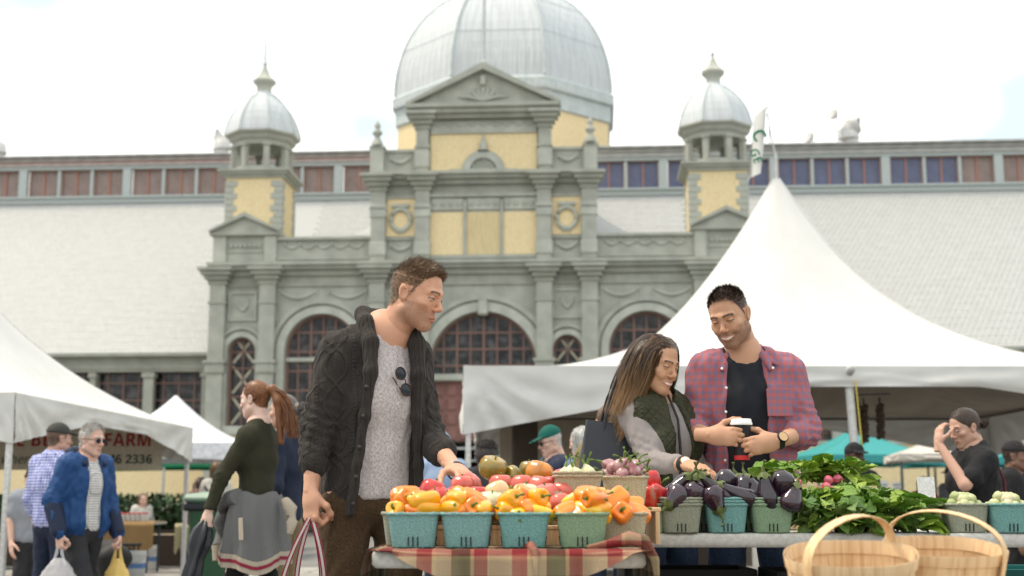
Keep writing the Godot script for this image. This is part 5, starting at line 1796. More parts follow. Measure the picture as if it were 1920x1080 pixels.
	for q in rowx:
		pulp_basket(q[2], V(q[0], y1, -3.69), q[1], rng.randf_range(-0.05, 0.05))
		for k in 13:
			var top := k >= 8
			var p := V(q[0] + rng.randf_range(-0.046, 0.046) * (0.9 if top else 1.0), y1 + (0.132 if top else 0.097) + rng.randf_range(-0.008, 0.008), -3.69 + (rng.randf_range(-0.045, 0.03)))
			if not top: p.x = q[0] - 0.04 + 0.027 * (k % 4); p.z = -3.672 - 0.05 * floorf(k / 4.0)
			var pv: int = rng.randi() % 3 if q[0] > -0.2 else [0, 1, 1][k % 3]
			place(peppers[pv], p, Basis.from_euler(V(rng.randf_range(1.0, 2.0), rng.randf() * TAU, rng.randf_range(-0.5, 0.5))) * 0.86, ["amber", "deep orange", "golden yellow"][pv] + " sweet pepper in the " + q[3], "pepper", gp + " (" + q[3] + ")")
	pulp_basket("cream pulp basket of orange peppers behind the green one on the cloth", V(0.31, y1, -3.83), M.pulp_cream)
	for k in 7: place(peppers[1], V(0.31 + 0.04 * sin(k * 2.4), y1 + 0.09 + 0.018 * (k % 3), -3.82 + 0.04 * cos(k * 2.4)), Basis.from_euler(V(1.3 + 0.4 * sin(k), k * 1.7, 0.2)) * 0.95, "plain orange pepper in the cream pulp basket", "pepper", "orange peppers in the cream basket")
	pulp_basket("pale grey pulp basket at the back corner of the plaid cloth", V(-0.3, y1, -3.86), M.pulp_grey, 0.1)
	# --- risers and tomatoes behind them
	var rs := thing("riser_box", "low wooden riser box on the plaid cloth, under the tomato baskets", "box", V(-0.02, y1 + 0.0005, -4.06))
	boxpart("top_board", V(0, 0.05, 0), V(0.6, 0.012, 0.36), M.splint_dark, rs, 0.002)
	for s in [-1.0, 1.0]:
		boxpart("side_board", V(s * 0.294, 0.022, 0), V(0.012, 0.044, 0.36), M.splint_dark, rs)
		boxpart("end_board", V(0, 0.022, s * 0.17), V(0.57, 0.044, 0.012), M.splint_dark, rs)
	var y2 := y1 + 0.057
	var gt := "heirloom tomatoes heaped behind the peppers"
	for k in 6:
		pulp_basket("grey pulp basket of heirloom tomatoes on the riser box", V(-0.23 + 0.152 * (k % 3), y2, -3.97 - 0.152 * floorf(k / 3.0)), M.pulp_grey, 0.0, 1, "tomato baskets on the riser")
	# named places for the tomatoes that stand out
	for q in [[-0.215, 0.862, -3.9, 0, 0.9, 20], [-0.13, 0.85, -3.86, 1, 0.95, 0], [-0.3, 0.853, -3.86, 4, 1.0, 10], [-0.06, 0.848, -3.85, 4, 0.95, -10], [-0.235, 0.885, -4.0, 0, 0.95, -15], [-0.17, 0.867, -3.97, 0, 0.75, 30], [-0.06, 0.955, -4.2, 3, 1.1, -20], [-0.035, 0.905, -4.12, 1, 0.9, 0], [0.0, 0.932, -4.22, 3, 0.8, 60], [-0.045, 0.875, -3.95, 2, 1.0, 25], [-0.05, 0.845, -3.87, 2, 0.9, 15], [0.03, 0.9, -4.05, 1, 0.9, -10], [0.04, 0.871, -3.93, 4, 1.0, 5], [0.085, 0.893, -4.03, 1, 1.0, 15], [0.1, 0.87, -3.93, 1, 1.0, -10], [0.085, 0.94, -4.2, 5, 1.1, 15], [0.055, 0.955, -4.3, 3, 0.8, 0], [0.15, 0.88, -3.98, 1, 0.9, 0], [0.15, 0.92, -4.15, 0, 0.8, 40], [-0.1, 0.87, -3.95, 0, 0.8, 0], [0.0, 0.845, -3.86, 5, 0.9, 0], [0.14, 0.845, -3.87, 1, 0.85, 20], [-0.15, 0.9, -4.08, 1, 0.9, 0], [0.12, 0.9, -4.1, 0, 0.9, 0], [-0.26, 0.87, -4.1, 1, 0.9, 10]]:
		var nm: String = ["plain red tomato", "pink-red tomato", "ribbed yellow and blush tomato", "brown and green striped tomato", "pale green tomato", "orange-brown ribbed tomato"][q[3]]
		place(toms[q[3]], V(q[0], q[1], q[2]), Basis.from_euler(V(deg_to_rad(q[5]), q[0] * 30.0, deg_to_rad(q[5] * 0.7))) * q[4], nm + " in the heap behind the yellow peppers", "tomato", gt + ", " + nm)
	# --- the two cream boxes in the second tier
	var rs2 := thing("riser_box", "taller wooden riser box carrying the two cream baskets", "box", V(0.27, y1 + 0.0005, -4.14))
	boxpart("top_board", V(0, 0.1, 0), V(0.34, 0.012, 0.3), M.splint_dark, rs2, 0.002)
	for s in [-1.0, 1.0]: boxpart("side_board", V(s * 0.16, 0.047, 0), V(0.012, 0.094, 0.3), M.splint_dark, rs2)
	pulp_basket("cream pulp basket with a green rim, holding pale peppers", V(0.195, y1 + 0.1075, -4.02), M.pulp_cream, 0.02, 2)
	for k in 7: place(pale, V(0.195 + 0.042 * sin(k * 2.4), y1 + 0.2 + 0.008 * (k % 2), -4.02 + 0.042 * cos(k * 2.4)), Basis.from_euler(V(0.4 * sin(k), k, 0.5 * cos(k))), "pale white-green pepper in the green-rimmed cream basket", "pepper", "pale peppers in the cream basket")
	pulp_basket("cream pulp basket heaped with small purple peppers", V(0.352, y1 + 0.1075, -4.2), M.pulp_cream, -0.03, 1)
	for k in 30:
		var a := k * 2.4
		var r := 0.058 * sqrt((k % 16) / 16.0)
		place(purple, V(0.352 + r * sin(a), y1 + 0.198 + (0.03 if k >= 16 else 0.0) + 0.012 * sin(k * 3.0), -4.2 + r * cos(a)), Basis.from_euler(V(1.2 * sin(k * 1.3), k, 1.2 * cos(k * 2.1))) * 1.05, "small purple and white pepper heaped in the cream basket", "pepper", "purple peppers in the cream basket")
	# --- the long table: red peppers, eggplants
	var y3 := 0.7528
	pulp_basket("green pulp basket of red peppers at the end of the long table", V(0.432, y3, -4.42), M.pulp_green, 0.0, 1)
	for q in [[0.415, 0.87, -4.39, 0, 0.3], [0.462, 0.865, -4.4, 0, -0.4], [0.42, 0.86, -4.46, 1, 0.5], [0.455, 0.91, -4.43, 0, 0.2], [0.405, 0.905, -4.44, 0, -0.3], [0.44, 0.86, -4.36, 1, 0.1]]:
		place(redp[q[3]], V(q[0], q[1], q[2]), Basis.from_euler(V(q[4], q[0] * 40.0, q[4] * 0.8)), "red bell pepper with a curled green stem in the green basket", "pepper", "red bell peppers")
	var ebk := [[0.545, -4.41, M.pulp_grey, "grey nested pulp baskets of eggplants, nearest the red peppers"], [0.695, -4.42, M.pulp_teal, "teal nested pulp baskets of eggplants between grey and green ones"], [0.842, -4.42, M.pulp_green, "green nested pulp baskets of eggplants beside the leafy greens"]]
	for q in ebk: pulp_basket(q[3], V(q[0], y3, q[1]), q[2], 0.0, 3)
	pulp_basket("dark green pulp basket behind the grey one on the long table", V(0.5, y3, -4.57), M.pulp_green, 0.0, 1)
	pulp_basket("green pulp basket in the second row behind the teal one", V(0.77, y3, -4.58), M.pulp_green, 0.0, 1)
	pulp_basket("grey pulp basket in the second row behind the teal one", V(0.62, y3, -4.58), M.pulp_grey, 0.0, 1)
	# x, y, z, variant, tilt about z (deg), tilt about x
	for q in [[0.505, 0.885, -4.45, 2, 62, 10], [0.53, 0.895, -4.41, 0, -50, 15], [0.56, 0.885, -4.44, 0, -44, -5], [0.585, 0.878, -4.375, 3, 150, 10], [0.525, 0.872, -4.36, 3, 130, 30], [0.622, 0.878, -4.44, 3, 170, 20], [0.665, 0.9, -4.38, 0, 40, 8], [0.735, 0.886, -4.375, 0, 58, 4], [0.655, 0.868, -4.36, 3, 200, 20], [0.765, 0.89, -4.45, 1, 160, 10], [0.8, 0.895, -4.44, 1, 24, -10], [0.828, 0.893, -4.375, 1, 8, 6], [0.882, 0.903, -4.385, 1, 172, -12], [0.9, 0.9, -4.44, 1, 190, 20], [0.905, 0.875, -4.36, 3, -20, 0], [0.7, 0.91, -4.47, 1, 150, 0], [0.61, 0.905, -4.48, 3, 0, 0], [0.845, 0.865, -4.4, 3, 180, 0], [0.71, 0.87, -4.42, 2, 80, 0], [0.555, 0.905, -4.5, 1, 120, 0], [0.78, 0.91, -4.53, 3, 30, 0]]:
		var nm: String = ["long dark eggplant lying across a pulp basket", "plump dark eggplant standing in a pulp basket", "slender eggplant leaning out of a pulp basket", "small round eggplant tucked into a pulp basket"][q[3]]
		place(eggs[q[3]], V(q[0], q[1] - 0.01, q[2]), rz(q[4]) * rx(q[5]) * 0.9, nm, "eggplant", "eggplants, " + nm.get_slice(" ", 0))
	# --- leafy greens
	var lm := []
	for k in 5: lm.append(leaf_mesh(0.04 + 0.006 * (k % 3), 0.1 + 0.008 * k, 0.2 + 0.12 * k, 100 + k))
	for q in [["leaf_a", C(0.16, 0.29, 0.04)], ["leaf_b", C(0.11, 0.215, 0.035)], ["leaf_c", C(0.27, 0.39, 0.05)], ["leaf_d", C(0.19, 0.28, 0.085)]]:
		var m := mat(q[0], q[1], 0.45, "blotch", 12.0, "soft", 0.3)
		m.backlight_enabled = true; m.backlight = C(0.08, 0.16, 0.01)
	var lmats := [M.leaf_a, M.leaf_b, M.leaf_c, M.leaf_d]
	var pos := [[1.04, 0.765, -4.47, "leafy green bunch spilling over the table edge beside the eggplants"], [1.16, 0.765, -4.43, "leafy green bunch hanging over the table edge in the middle of the heap"], [1.28, 0.765, -4.45, "leafy green bunch over the table edge towards the sprouts"], [1.08, 0.805, -4.58, "bright leafy bunch on top of the heap behind the eggplants"], [1.18, 0.815, -4.58, "bright leafy bunch crowning the heap of greens"], [1.29, 0.79, -4.62, "leafy green bunch at the back of the heap by the white card"]]
	for q in pos: leaf_bunch(q[3], V(q[0], q[1], q[2]), 125, V(0.105, 0.08, 0.11), 0.5, lm, lmats, "leafy bunches heaped on the long table", 0.2)
	leaf_bunch("loose bright leafy bunch lying behind the eggplants in front of the plaid shirt", V(1.04, 0.92, -4.92), 75, V(0.13, 0.07, 0.08), 0.5, lm, [M.leaf_a, M.leaf_c], "leafy bunches behind the eggplants", 0.5)
	leaf_bunch("second bright leafy bunch behind the eggplants, next to the pink radishes", V(1.18, 0.92, -4.95), 75, V(0.12, 0.07, 0.08), 0.5, lm, [M.leaf_a, M.leaf_c], "leafy bunches behind the eggplants", 0.5)
	var cr := thing("wooden_crate", "wooden crate on the long table, holding up the bright greens", "crate", V(1.1, y3 + 0.0, -4.93))
	for k in 3:
		for s in [-1.0, 1.0]: boxpart("slat", V(0, 0.025 + k * 0.05, s * 0.1), V(0.4, 0.042, 0.008), M.splint_dark, cr)
	for s in [-1.0, 1.0]: boxpart("end_board", V(s * 0.2, 0.075, 0), V(0.01, 0.15, 0.2), M.splint_dark, cr)
	boxpart("lid_board", V(0, 0.152, 0), V(0.41, 0.01, 0.215), M.splint_dark, cr)
	for q in [[1.135, 0.93, -4.83], [1.17, 0.935, -4.84], [0.985, 0.915, -4.66], [1.12, 0.905, -4.8]]:
		place(radish, V(q[0], q[1], q[2]), Basis.from_euler(V(q[0] * 9.0, q[2] * 7.0, 1.2)) * 0.85, "pink radish lying among the bright leafy greens", "radish", "pink radishes in the greens")
	# --- sprouts on the right
	var sbk := [[1.48, -4.44, M.pulp_grey, "grey pulp basket of sprouts against the leafy greens"], [1.615, -4.42, M.pulp_teal, "wide teal pulp basket of sprouts between two smaller ones"], [1.755, -4.47, M.pulp_green, "green pulp basket of sprouts and onions"], [1.88, -4.42, M.pulp_teal, "teal pulp basket of sprouts at the far end of the long table"]]
	for q in sbk:
		pulp_basket(q[3], V(q[0], y3, q[1]), q[2], 0.0, 1)
		for k in 26:
			var a := k * 2.4
			var r := 0.056 * sqrt((k % 16 + 0.5) / 16.0) * (0.7 if k >= 16 else 1.0)
			var v := rng.randi() % 3
			place(spr[v], V(q[0] + r * sin(a), y3 + 0.088 + (0.024 if k >= 16 else 0.0) + 0.005 * sin(k * 2.0), q[1] + r * cos(a)), Basis.from_euler(V(k, k * 2.0, k * 3.0)), ["dark green", "pale green", "creamy"][v] + " sprout heaped in a pulp basket on the long table", "sprout", "sprouts heaped in baskets")
	for k in 7: place(onion, V(1.73 + 0.035 * k, y3 + 0.135 + 0.012 * (k % 2), -4.47 + 0.03 * sin(k * 2.0)), Basis.from_euler(V(1.3, k * 1.4, 0.6)) * 1.1, "pale onion with dry roots on top of the sprouts", "onion", "pale onions over the sprouts")
	var rt := thing("dry_roots", "tangle of dry straw-coloured roots on the pale onions", "roots", V(1.84, y3 + 0.16, -4.44))
	for k in 5:
		var mb := MB.new()
		var path := PackedVector3Array()
		for i in 8: path.append(V(0.03 * sin(i * 0.8 + k * 2.0) + 0.01 * k, 0.012 * i * (1.0 - i * 0.07), 0.03 * cos(i * 0.7 + k)))
		mb.tube(path, [0.002, 0.0016, 0.001], 5)
		part(mb, "root", M.splint, rt)

# ---------------------------------------------------------------- people
# A figure stands in its own frame: feet at the origin, facing +z, its left hand towards +x.
var head_cache := {}
var skin_noise := fnl(28.0, 77, 2)
var hand_cache := {}

func head_geo(sex: String, mood: String, cell: float) -> MB:
	var key := "%s %s %s" % [sex, mood, cell]
	if head_cache.has(key): return head_cache[key]
	var f := Field.new(V(-0.1, -0.215, -0.125), V(0.1, 0.13, 0.125), cell)
	var m := 1.0 if sex == "m" else 0.0
	f.ell(V(0, 0.03, -0.012), V(0.0745, 0.086, 0.094), 0.01)
	f.ell(V(0, -0.03, 0.022), V(0.059 + 0.002 * m, 0.078, 0.062), 0.03)
	f.cap(V(0.046 + 0.006 * m, -0.062, -0.002), V(0.012, -0.1, 0.06), 0.021 + 0.002 * m, 0.017, 0.03)
	f.cap(V(-0.046 - 0.006 * m, -0.062, -0.002), V(-0.012, -0.1, 0.06), 0.021 + 0.002 * m, 0.017, 0.03)
	f.ell(V(0, -0.101, 0.064), V(0.017 + 0.005 * m, 0.015, 0.016), 0.015)
	for s in [-1.0, 1.0]:
		f.ell(V(s * 0.043, -0.024, 0.054), V(0.021, 0.015, 0.019), 0.02)
		if mood == "smile": f.ell(V(s * 0.036, -0.042, 0.07), V(0.014, 0.013, 0.012), 0.016)
		f.cap(V(s * 0.008, 0.02, 0.083), V(s * 0.044, 0.019, 0.069), 0.0085 + 0.0025 * m, 0.008, 0.014)
		f.ell(V(s * 0.031, 0.0, 0.091), V(0.017, 0.0115, 0.0125), 0.01, 1)
		f.ell(V(s * 0.031, -0.001, 0.0715), V(0.014, 0.0125, 0.0135), 0.003)
	f.cap(V(0, 0.008, 0.083), V(0, -0.028, 0.1025), 0.0068, 0.009, 0.012)
	f.ell(V(0, -0.032, 0.101), V(0.0105, 0.009, 0.011), 0.008)
	for s in [-1.0, 1.0]:
		f.ell(V(s * 0.0115, -0.036, 0.092), V(0.0075, 0.0075, 0.0095), 0.006)
	f.ell(V(0, -0.068, 0.071), V(0.025, 0.02, 0.018), 0.014)
	var cy := -0.064 if mood == "smile" else -0.069
	var w := 0.026 if mood == "smile" else 0.021
	for s in [-1.0, 1.0]:
		f.cap(V(0, -0.0635, 0.0895), V(s * w, cy + 0.001, 0.079), 0.0048, 0.003, 0.004)
		f.cap(V(0, -0.0755, 0.0885), V(s * w, cy - 0.002, 0.0785), 0.0056, 0.003, 0.004)
		f.cap(V(0, -0.069, 0.0965), V(s * w * 1.05, cy, 0.086), 0.0032 if mood == "smile" else 0.0016, 0.0015, 0.003, 1)
		# ears
		f.ell(V(s * 0.0765, -0.008, -0.014), V(0.0085, 0.031, 0.0185), 0.006, 0, rz(s * -12.0) * rx(-10.0))
		f.ell(V(s * 0.0845, -0.008, -0.009), V(0.006, 0.02, 0.011), 0.004, 1, rz(s * -12.0))
	f.cap(V(0, -0.05, -0.032), V(0, -0.2, -0.05), 0.05 + 0.006 * m, 0.054 + 0.006 * m, 0.025)
	var mb := MB.new()
	f.mesh_into(mb)
	head_cache[key] = mb
	return mb

func hairline(p: Vector3) -> float:
	var a := absf(atan2(p.x, p.z))
	var ks := [0.0, 0.5, 0.85, 1.15, 1.4, 1.75, 1.95, 2.4, 3.2]
	var vs := [0.076, 0.073, 0.058, 0.02, -0.012, 0.022, -0.03, -0.066, -0.075]
	for i in 8:
		if a < ks[i + 1]: return lerpf(vs[i], vs[i + 1], (a - ks[i]) / (ks[i + 1] - ks[i]))
	return -0.075

# the pigment of a face: lips, brows, lashes, eyes, stubble, and the scalp under the hair
func face_paint(p: Vector3, g: Vector3, sk: Color, hc: Color, o: Dictionary) -> Color:
	var mo := 1.0 + 0.13 * skin_noise.get_noise_3dv(p) + 0.05 * skin_noise.get_noise_3dv(p * 4.0)
	var c := Color(sk.r * (1.0 + (mo - 1.0) * 0.6), sk.g * mo, sk.b * mo)
	var st: float = o.get("stubble", 0.0)
	var ax := absf(p.x)
	if p.z > 0.03 and p.y < -0.02: c = c.lerp(Color(sk.r * 1.02, sk.g * 0.82, sk.b * 0.78), 0.35 * clampf(1.0 - Vector2(ax - 0.04, p.y + 0.035).length() / 0.03, 0, 1))
	if absf(p.y + 0.034) < 0.014 and ax < 0.02 and p.z > 0.09: c = c.lerp(Color(sk.r, sk.g * 0.78, sk.b * 0.72), 0.4)
	if st > 0.0 and p.y < -0.028 and p.z > -0.03:
		var e := smoothstep(-0.02, -0.065, p.y) if ax > 0.03 else smoothstep(-0.04, -0.058, p.y)
		if ax > 0.045: e = maxf(e, smoothstep(0.0, -0.03, p.y) * (1.0 if p.z < 0.03 and p.z > -0.0 else 0.4))
		if p.y < -0.112: e *= 0.5
		e *= smoothstep(-0.035, 0.012, p.z)
		c = c.lerp(o.get("beard", hc), e * st * (1.0 + 0.5 * skin_noise.get_noise_3dv(p * 6.0)))
	var smile: bool = o.get("mood", "") == "smile"
	var lw := 0.027 if smile else 0.022
	if p.z > 0.072 and ax < lw:
		var cyl := -0.069 + (0.005 if smile else 0.0) * pow(ax / lw, 2.0)
		var dy := p.y - cyl
		var th := 0.0105 * sqrt(1.0 - pow(ax / lw, 2.0))
		if absf(dy) < th: c = o.get("lip", Color(sk.r * 0.86, sk.g * 0.62, sk.b * 0.6))
		if smile and absf(dy) < th * 0.38: c = Color(0.72, 0.68, 0.6)
		elif absf(dy) < 0.0016: c = Color(sk.r * 0.3, sk.g * 0.16, sk.b * 0.15)
	if p.z > 0.05 and g.z > -0.2:
		var by := 0.0235 - 0.004 * pow((ax - 0.03) / 0.02, 2.0)
		if ax > 0.011 and ax < 0.05 and absf(p.y - by) < 0.0045: c = o.get("brow", hc).lerp(sk, 0.15)
		var ex := (ax - 0.031) / 0.0145
		if absf(ex) < 1.0:
			var open: float = o.get("open", 0.5)
			var top := -0.001 + 0.0065 * open * sqrt(1.0 - ex * ex)
			var low := -0.0025 - 0.004 * open * sqrt(1.0 - ex * ex)
			if p.y < top and p.y > low:
				var look: float = o.get("look", 0.0)
				c = Color(0.55, 0.52, 0.5) if absf(ex - look * signf(p.x)) > 0.42 else Color(0.03, 0.02, 0.015)
			if absf(p.y - top) < 0.002: c = Color(0.025, 0.015, 0.012)
	if not o.get("bald", false) and p.y > hairline(p) + o.get("hairline", 0.0) and not (ax > 0.0715 and p.y < 0.024 and absf(p.z + 0.012) < 0.026):
		var e := smoothstep(0.0, 0.014, p.y - hairline(p) - o.get("hairline", 0.0) + 0.006 * skin_noise.get_noise_3dv(p * 3.0))
		c = c.lerp(hc, e * o.get("scalp", 0.85))
	return c

func strand(mb: MB, pts: PackedVector3Array, nrm: Vector3, w: float) -> void:
	var m := pts.size()
	var base := mb.v.size()
	for i in m:
		var t := (pts[mini(i + 1, m - 1)] - pts[maxi(i - 1, 0)]).normalized()
		var s := t.cross(nrm).normalized() * w * (1.0 - 0.75 * float(i) / (m - 1))
		var nn := (nrm - t * nrm.dot(t)).normalized()
		mb.vert(pts[i] - s, nn); mb.vert(pts[i] + s, nn)
	for i in m - 1:
		var a := base + i * 2
		mb.ix.append_array([a, a + 3, a + 1, a, a + 2, a + 3])

# hair in head space. style: short, swept, pony, bun, bob, long, curly
func hair(geo: MB, style: String, cols: Array, n: int, sd: int, o: Dictionary) -> MB:
	var r := RandomNumberGenerator.new()
	r.seed = sd
	var mb := MB.new()
	var nz := fnl(18.0, sd, 2)
	var roots := PackedInt32Array()
	var off: float = o.get("hairline", 0.0)
	for i in geo.v.size():
		var p := geo.v[i]
		if p.y > hairline(p) + off + 0.002 and p.y > -0.078 and not (absf(p.x) > 0.0715 and p.y < 0.024 and absf(p.z + 0.012) < 0.03): roots.append(i)
	var tie: Vector3 = o.get("tie", V(0, 0.035, -0.125))
	var W: float = o.get("w", 0.0012)
	for k in n:
		var i := roots[r.randi() % roots.size()]
		var nn := geo.n[i]
		var p := geo.v[i] + V(r.randf_range(-0.003, 0.003), r.randf_range(-0.003, 0.003), r.randf_range(-0.003, 0.003))
		p -= nn * 0.002
		var c0: Color = cols[r.randi() % cols.size()]
		mb.col = c0 * r.randf_range(0.75, 1.25)
		mb.col.a = 1.0
		var pts := PackedVector3Array([p])
		if style == "short" or style == "swept" or style == "curly":
			var top := smoothstep(0.03, 0.095, p.y)
			var L := lerpf(o.get("side", 0.006), o.get("top", 0.02), top) * r.randf_range(0.7, 1.2)
			var comb := V(0.0, -0.3, 0.0) if top < 0.3 else V(o.get("part", 0.2), 0.3, 0.9)
			if style == "swept": comb = V(0.25, 0.5 + 0.7 * smoothstep(0.02, 0.08, p.z), 0.75) if top > 0.3 else V(0, -0.4, -0.5)
			var dir := (nn * 0.7 + comb * 0.75 + V(r.randf_range(-1, 1), r.randf_range(-1, 1), r.randf_range(-1, 1)) * 0.28).normalized()
			if style == "curly": 
				L = o.get("top", 0.05) * r.randf_range(0.6, 1.1)
				dir = (nn + V(0, -0.5 if p.y < 0.05 else 0.0, 0)).normalized()
			var q := p
			for s in 4:
				if style == "curly": q += (dir * 0.6 + V(sin(s * 2.2 + k), cos(s * 1.7 + k * 2.0), sin(s * 1.9 + k * 3.0)) * 0.7) * L / 3.0
				else: q += dir * L / 4.0
				dir = (dir + (V(0, -0.12, 0) if style != "swept" else V(0, -0.1, 0.12))).normalized()
				pts.append(q)
		elif style == "pony" or style == "bun":
			# combed back over the skull to the tie
			for s in 5:
				var f := (s + 1) / 5.0
				var q := p.lerp(tie, f)
				var d := q - V(0, 0.03, -0.012)
				var e := Vector3(d.x / 0.08, d.y / 0.092, d.z / 0.1).length()
				if e < 1.0 and f < 0.99: q = V(0, 0.03, -0.012) + d / maxf(e, 0.1)
				pts.append(q + nn * 0.002 * sin(s * 2.0 + k))
			if style == "pony":
				var q := tie + V(r.randf_range(-0.012, 0.012), r.randf_range(-0.012, 0.012), 0)
				var L: float = o.get("len", 0.3) * r.randf_range(0.6, 1.05)
				var sw := V(r.randf_range(-0.4, 0.4), 0, r.randf_range(-0.5, 0.2))
				for s in 7:
					var f := s / 6.0
					q += (V(0, -1.0 + 0.9 * (1.0 - f) * (1.0 - f), -0.65 * (1.0 - f)) + sw * 0.45 * f + V(sin(f * 7.0 + k * 0.01), 0, cos(f * 6.0 + k * 0.02)) * 0.12) * L / 7.0
					pts.append(q)
			else:
				var br: float = o.get("bun", 0.035)
				var a := r.randf() * TAU; var b := r.randf_range(-1.2, 1.2)
				var ax := V(cos(a) * cos(b), sin(b), sin(a) * cos(b))
				var u := ax.cross(V(0.3, 1, 0.2)).normalized()
				var ce := tie + V(0, 0.0, -br * 0.75)
				for s in 6: pts.append(ce + (u * cos(s * 0.6) + u.cross(ax) * sin(s * 0.6)) * br * r.randf_range(0.85, 1.1))
		else:
			# long or bobbed: falls from the parting, kept outside the skull
			var L: float = o.get("len", 0.25) * r.randf_range(0.75, 1.05)
			var px: float = o.get("part", 0.02)
			var side := signf(p.x - px)
			if absf(p.x - px) < 0.006: side = 1.0 if r.randf() > 0.5 else -1.0
			var front: float = smoothstep(0.0, 0.07, p.z)
			var dir := V(side * 0.85, 0.22, -0.25 - 0.2 * front).normalized() if p.y > 0.05 else V(side * 0.25, -1.0, -0.3 * front).normalized()
			var q := p
			var N := 11
			for s in N:
				q += dir * L / N
				var d := q - V(0, 0.0, -0.014)
				var e := Vector3(d.x / 0.088, d.y / 0.128, d.z / (0.104 if d.z < 0.0 else 0.088)).length()
				if e < 1.0: q = V(0, 0.0, -0.014) + d / maxf(e, 0.1)
				if q.y < -0.03 and q.z > 0.06: q.z = lerpf(q.z, 0.06, 0.4)
				if absf(q.x) < 0.05 and q.z > 0.045 and q.y < 0.05: q.x = lerpf(q.x, side * 0.07, 0.6)
				if q.y < -0.16: q += V(side * 0.003, 0, 0.002)
				var wv: float = o.get("wave", 0.15)
				dir = (dir * 0.55 + V(side * 0.06 + wv * sin(s * 0.9 + k * 0.003 + nz.get_noise_3dv(p) * 4.0), -0.85, -0.05 + wv * cos(s * 0.8 + nz.get_noise_3dv(p) * 5.0))).normalized()
				if style == "bob" and s > 7: dir.x -= side * 0.35
				pts.append(q)
				if s == 6 and o.has("tips"): pass
		strand(mb, pts, nn if style != "pony" else (nn + V(0, 0, -0.3)).normalized(), W * r.randf_range(0.7, 1.4))
		if o.has("tips"):   # dyed ends
			var base := mb.v.size() - pts.size() * 2
			for s in pts.size():
				var f := smoothstep(0.25, 0.8, float(s) / pts.size())
				for e in 2: mb.c[base + s * 2 + e] = mb.c[base + s * 2 + e].lerp(o.tips, f * 0.85)
	return mb

# a right hand: wrist at the origin, fingers along +y, palm facing +z, thumb on +x
func hand_geo(pose: String, cell: float) -> MB:
	var key := "%s %s" % [pose, cell]
	if hand_cache.has(key): return hand_cache[key]
	var f := Field.new(V(-0.065, -0.06, -0.045), V(0.085, 0.21, 0.11), cell)
	var sq := Basis.from_scale(V(1, 1, 2.3))
	f.cap(V(0.002, 0.03, 0), V(0.0, 0.072, 0.002), 0.031, 0.038, 0.012, 0, sq)
	f.cap(V(0, -0.05, 0), V(0, 0.03, 0), 0.0265, 0.0275, 0.02, 0, Basis.from_scale(V(1, 1, 1.3)))
	f.ell(V(0.019, 0.03, 0.01), V(0.017, 0.027, 0.014), 0.012)
	f.ell(V(-0.02, 0.03, 0.007), V(0.013, 0.028, 0.012), 0.012)
	var curls: Array = {"relax": [0.3, 0.35, 0.42, 0.5], "grip": [1.25, 1.35, 1.4, 1.45], "hold": [0.55, 0.6, 0.65, 0.7], "cup": [0.75, 0.78, 0.8, 0.85], "pinch": [0.5, 0.35, 0.3, 0.35], "fist": [1.45, 1.5, 1.5, 1.5]}[pose]
	for k in 4:
		var x: float = [0.0275, 0.0095, -0.009, -0.026][k]
		var l: float = [0.072, 0.08, 0.074, 0.058][k]
		var r: float = [0.0086, 0.009, 0.0085, 0.0075][k]
		var p := V(x, [0.087, 0.09, 0.087, 0.08][k], 0.0)
		var a := 0.0
		var fan: float = [0.07, 0.02, -0.04, -0.1][k] * (0.3 if pose in ["grip", "fist"] else 1.0)
		for s in 3:
			a += curls[k] * [0.75, 1.0, 0.75][s]
			var d := V(sin(fan), cos(a) * cos(fan), sin(a)).normalized()
			var q: Vector3 = p + d * l * [0.46, 0.3, 0.24][s]
			f.cap(p, q, r * [1.06, 0.98, 0.9][s], r * [0.98, 0.9, 0.78][s], 0.005)
			p = q
	var td: Array = {"grip": [V(0.55, 0.65, 0.5), V(-0.15, 0.75, 0.65), V(-0.6, 0.5, 0.55)], "fist": [V(0.4, 0.7, 0.6), V(-0.3, 0.6, 0.7), V(-0.7, 0.4, 0.5)]}.get(pose, [V(0.72, 0.6, 0.3), V(0.42, 0.8, 0.4), V(0.2, 0.85, 0.45)])
	var p := V(0.022, 0.02, 0.006)
	for s in 3:
		var q: Vector3 = p + td[s].normalized() * [0.046, 0.034, 0.027][s]
		f.cap(p, q, [0.0145, 0.0108, 0.0098][s], [0.0108, 0.0098, 0.0078][s], 0.008)
		p = q
	var mb := MB.new()
	f.mesh_into(mb)
	hand_cache[key] = mb
	return mb

func squash(yaw_x: float, yaw_z: float) -> Basis: return Basis.from_scale(V(yaw_x, 1, yaw_z))

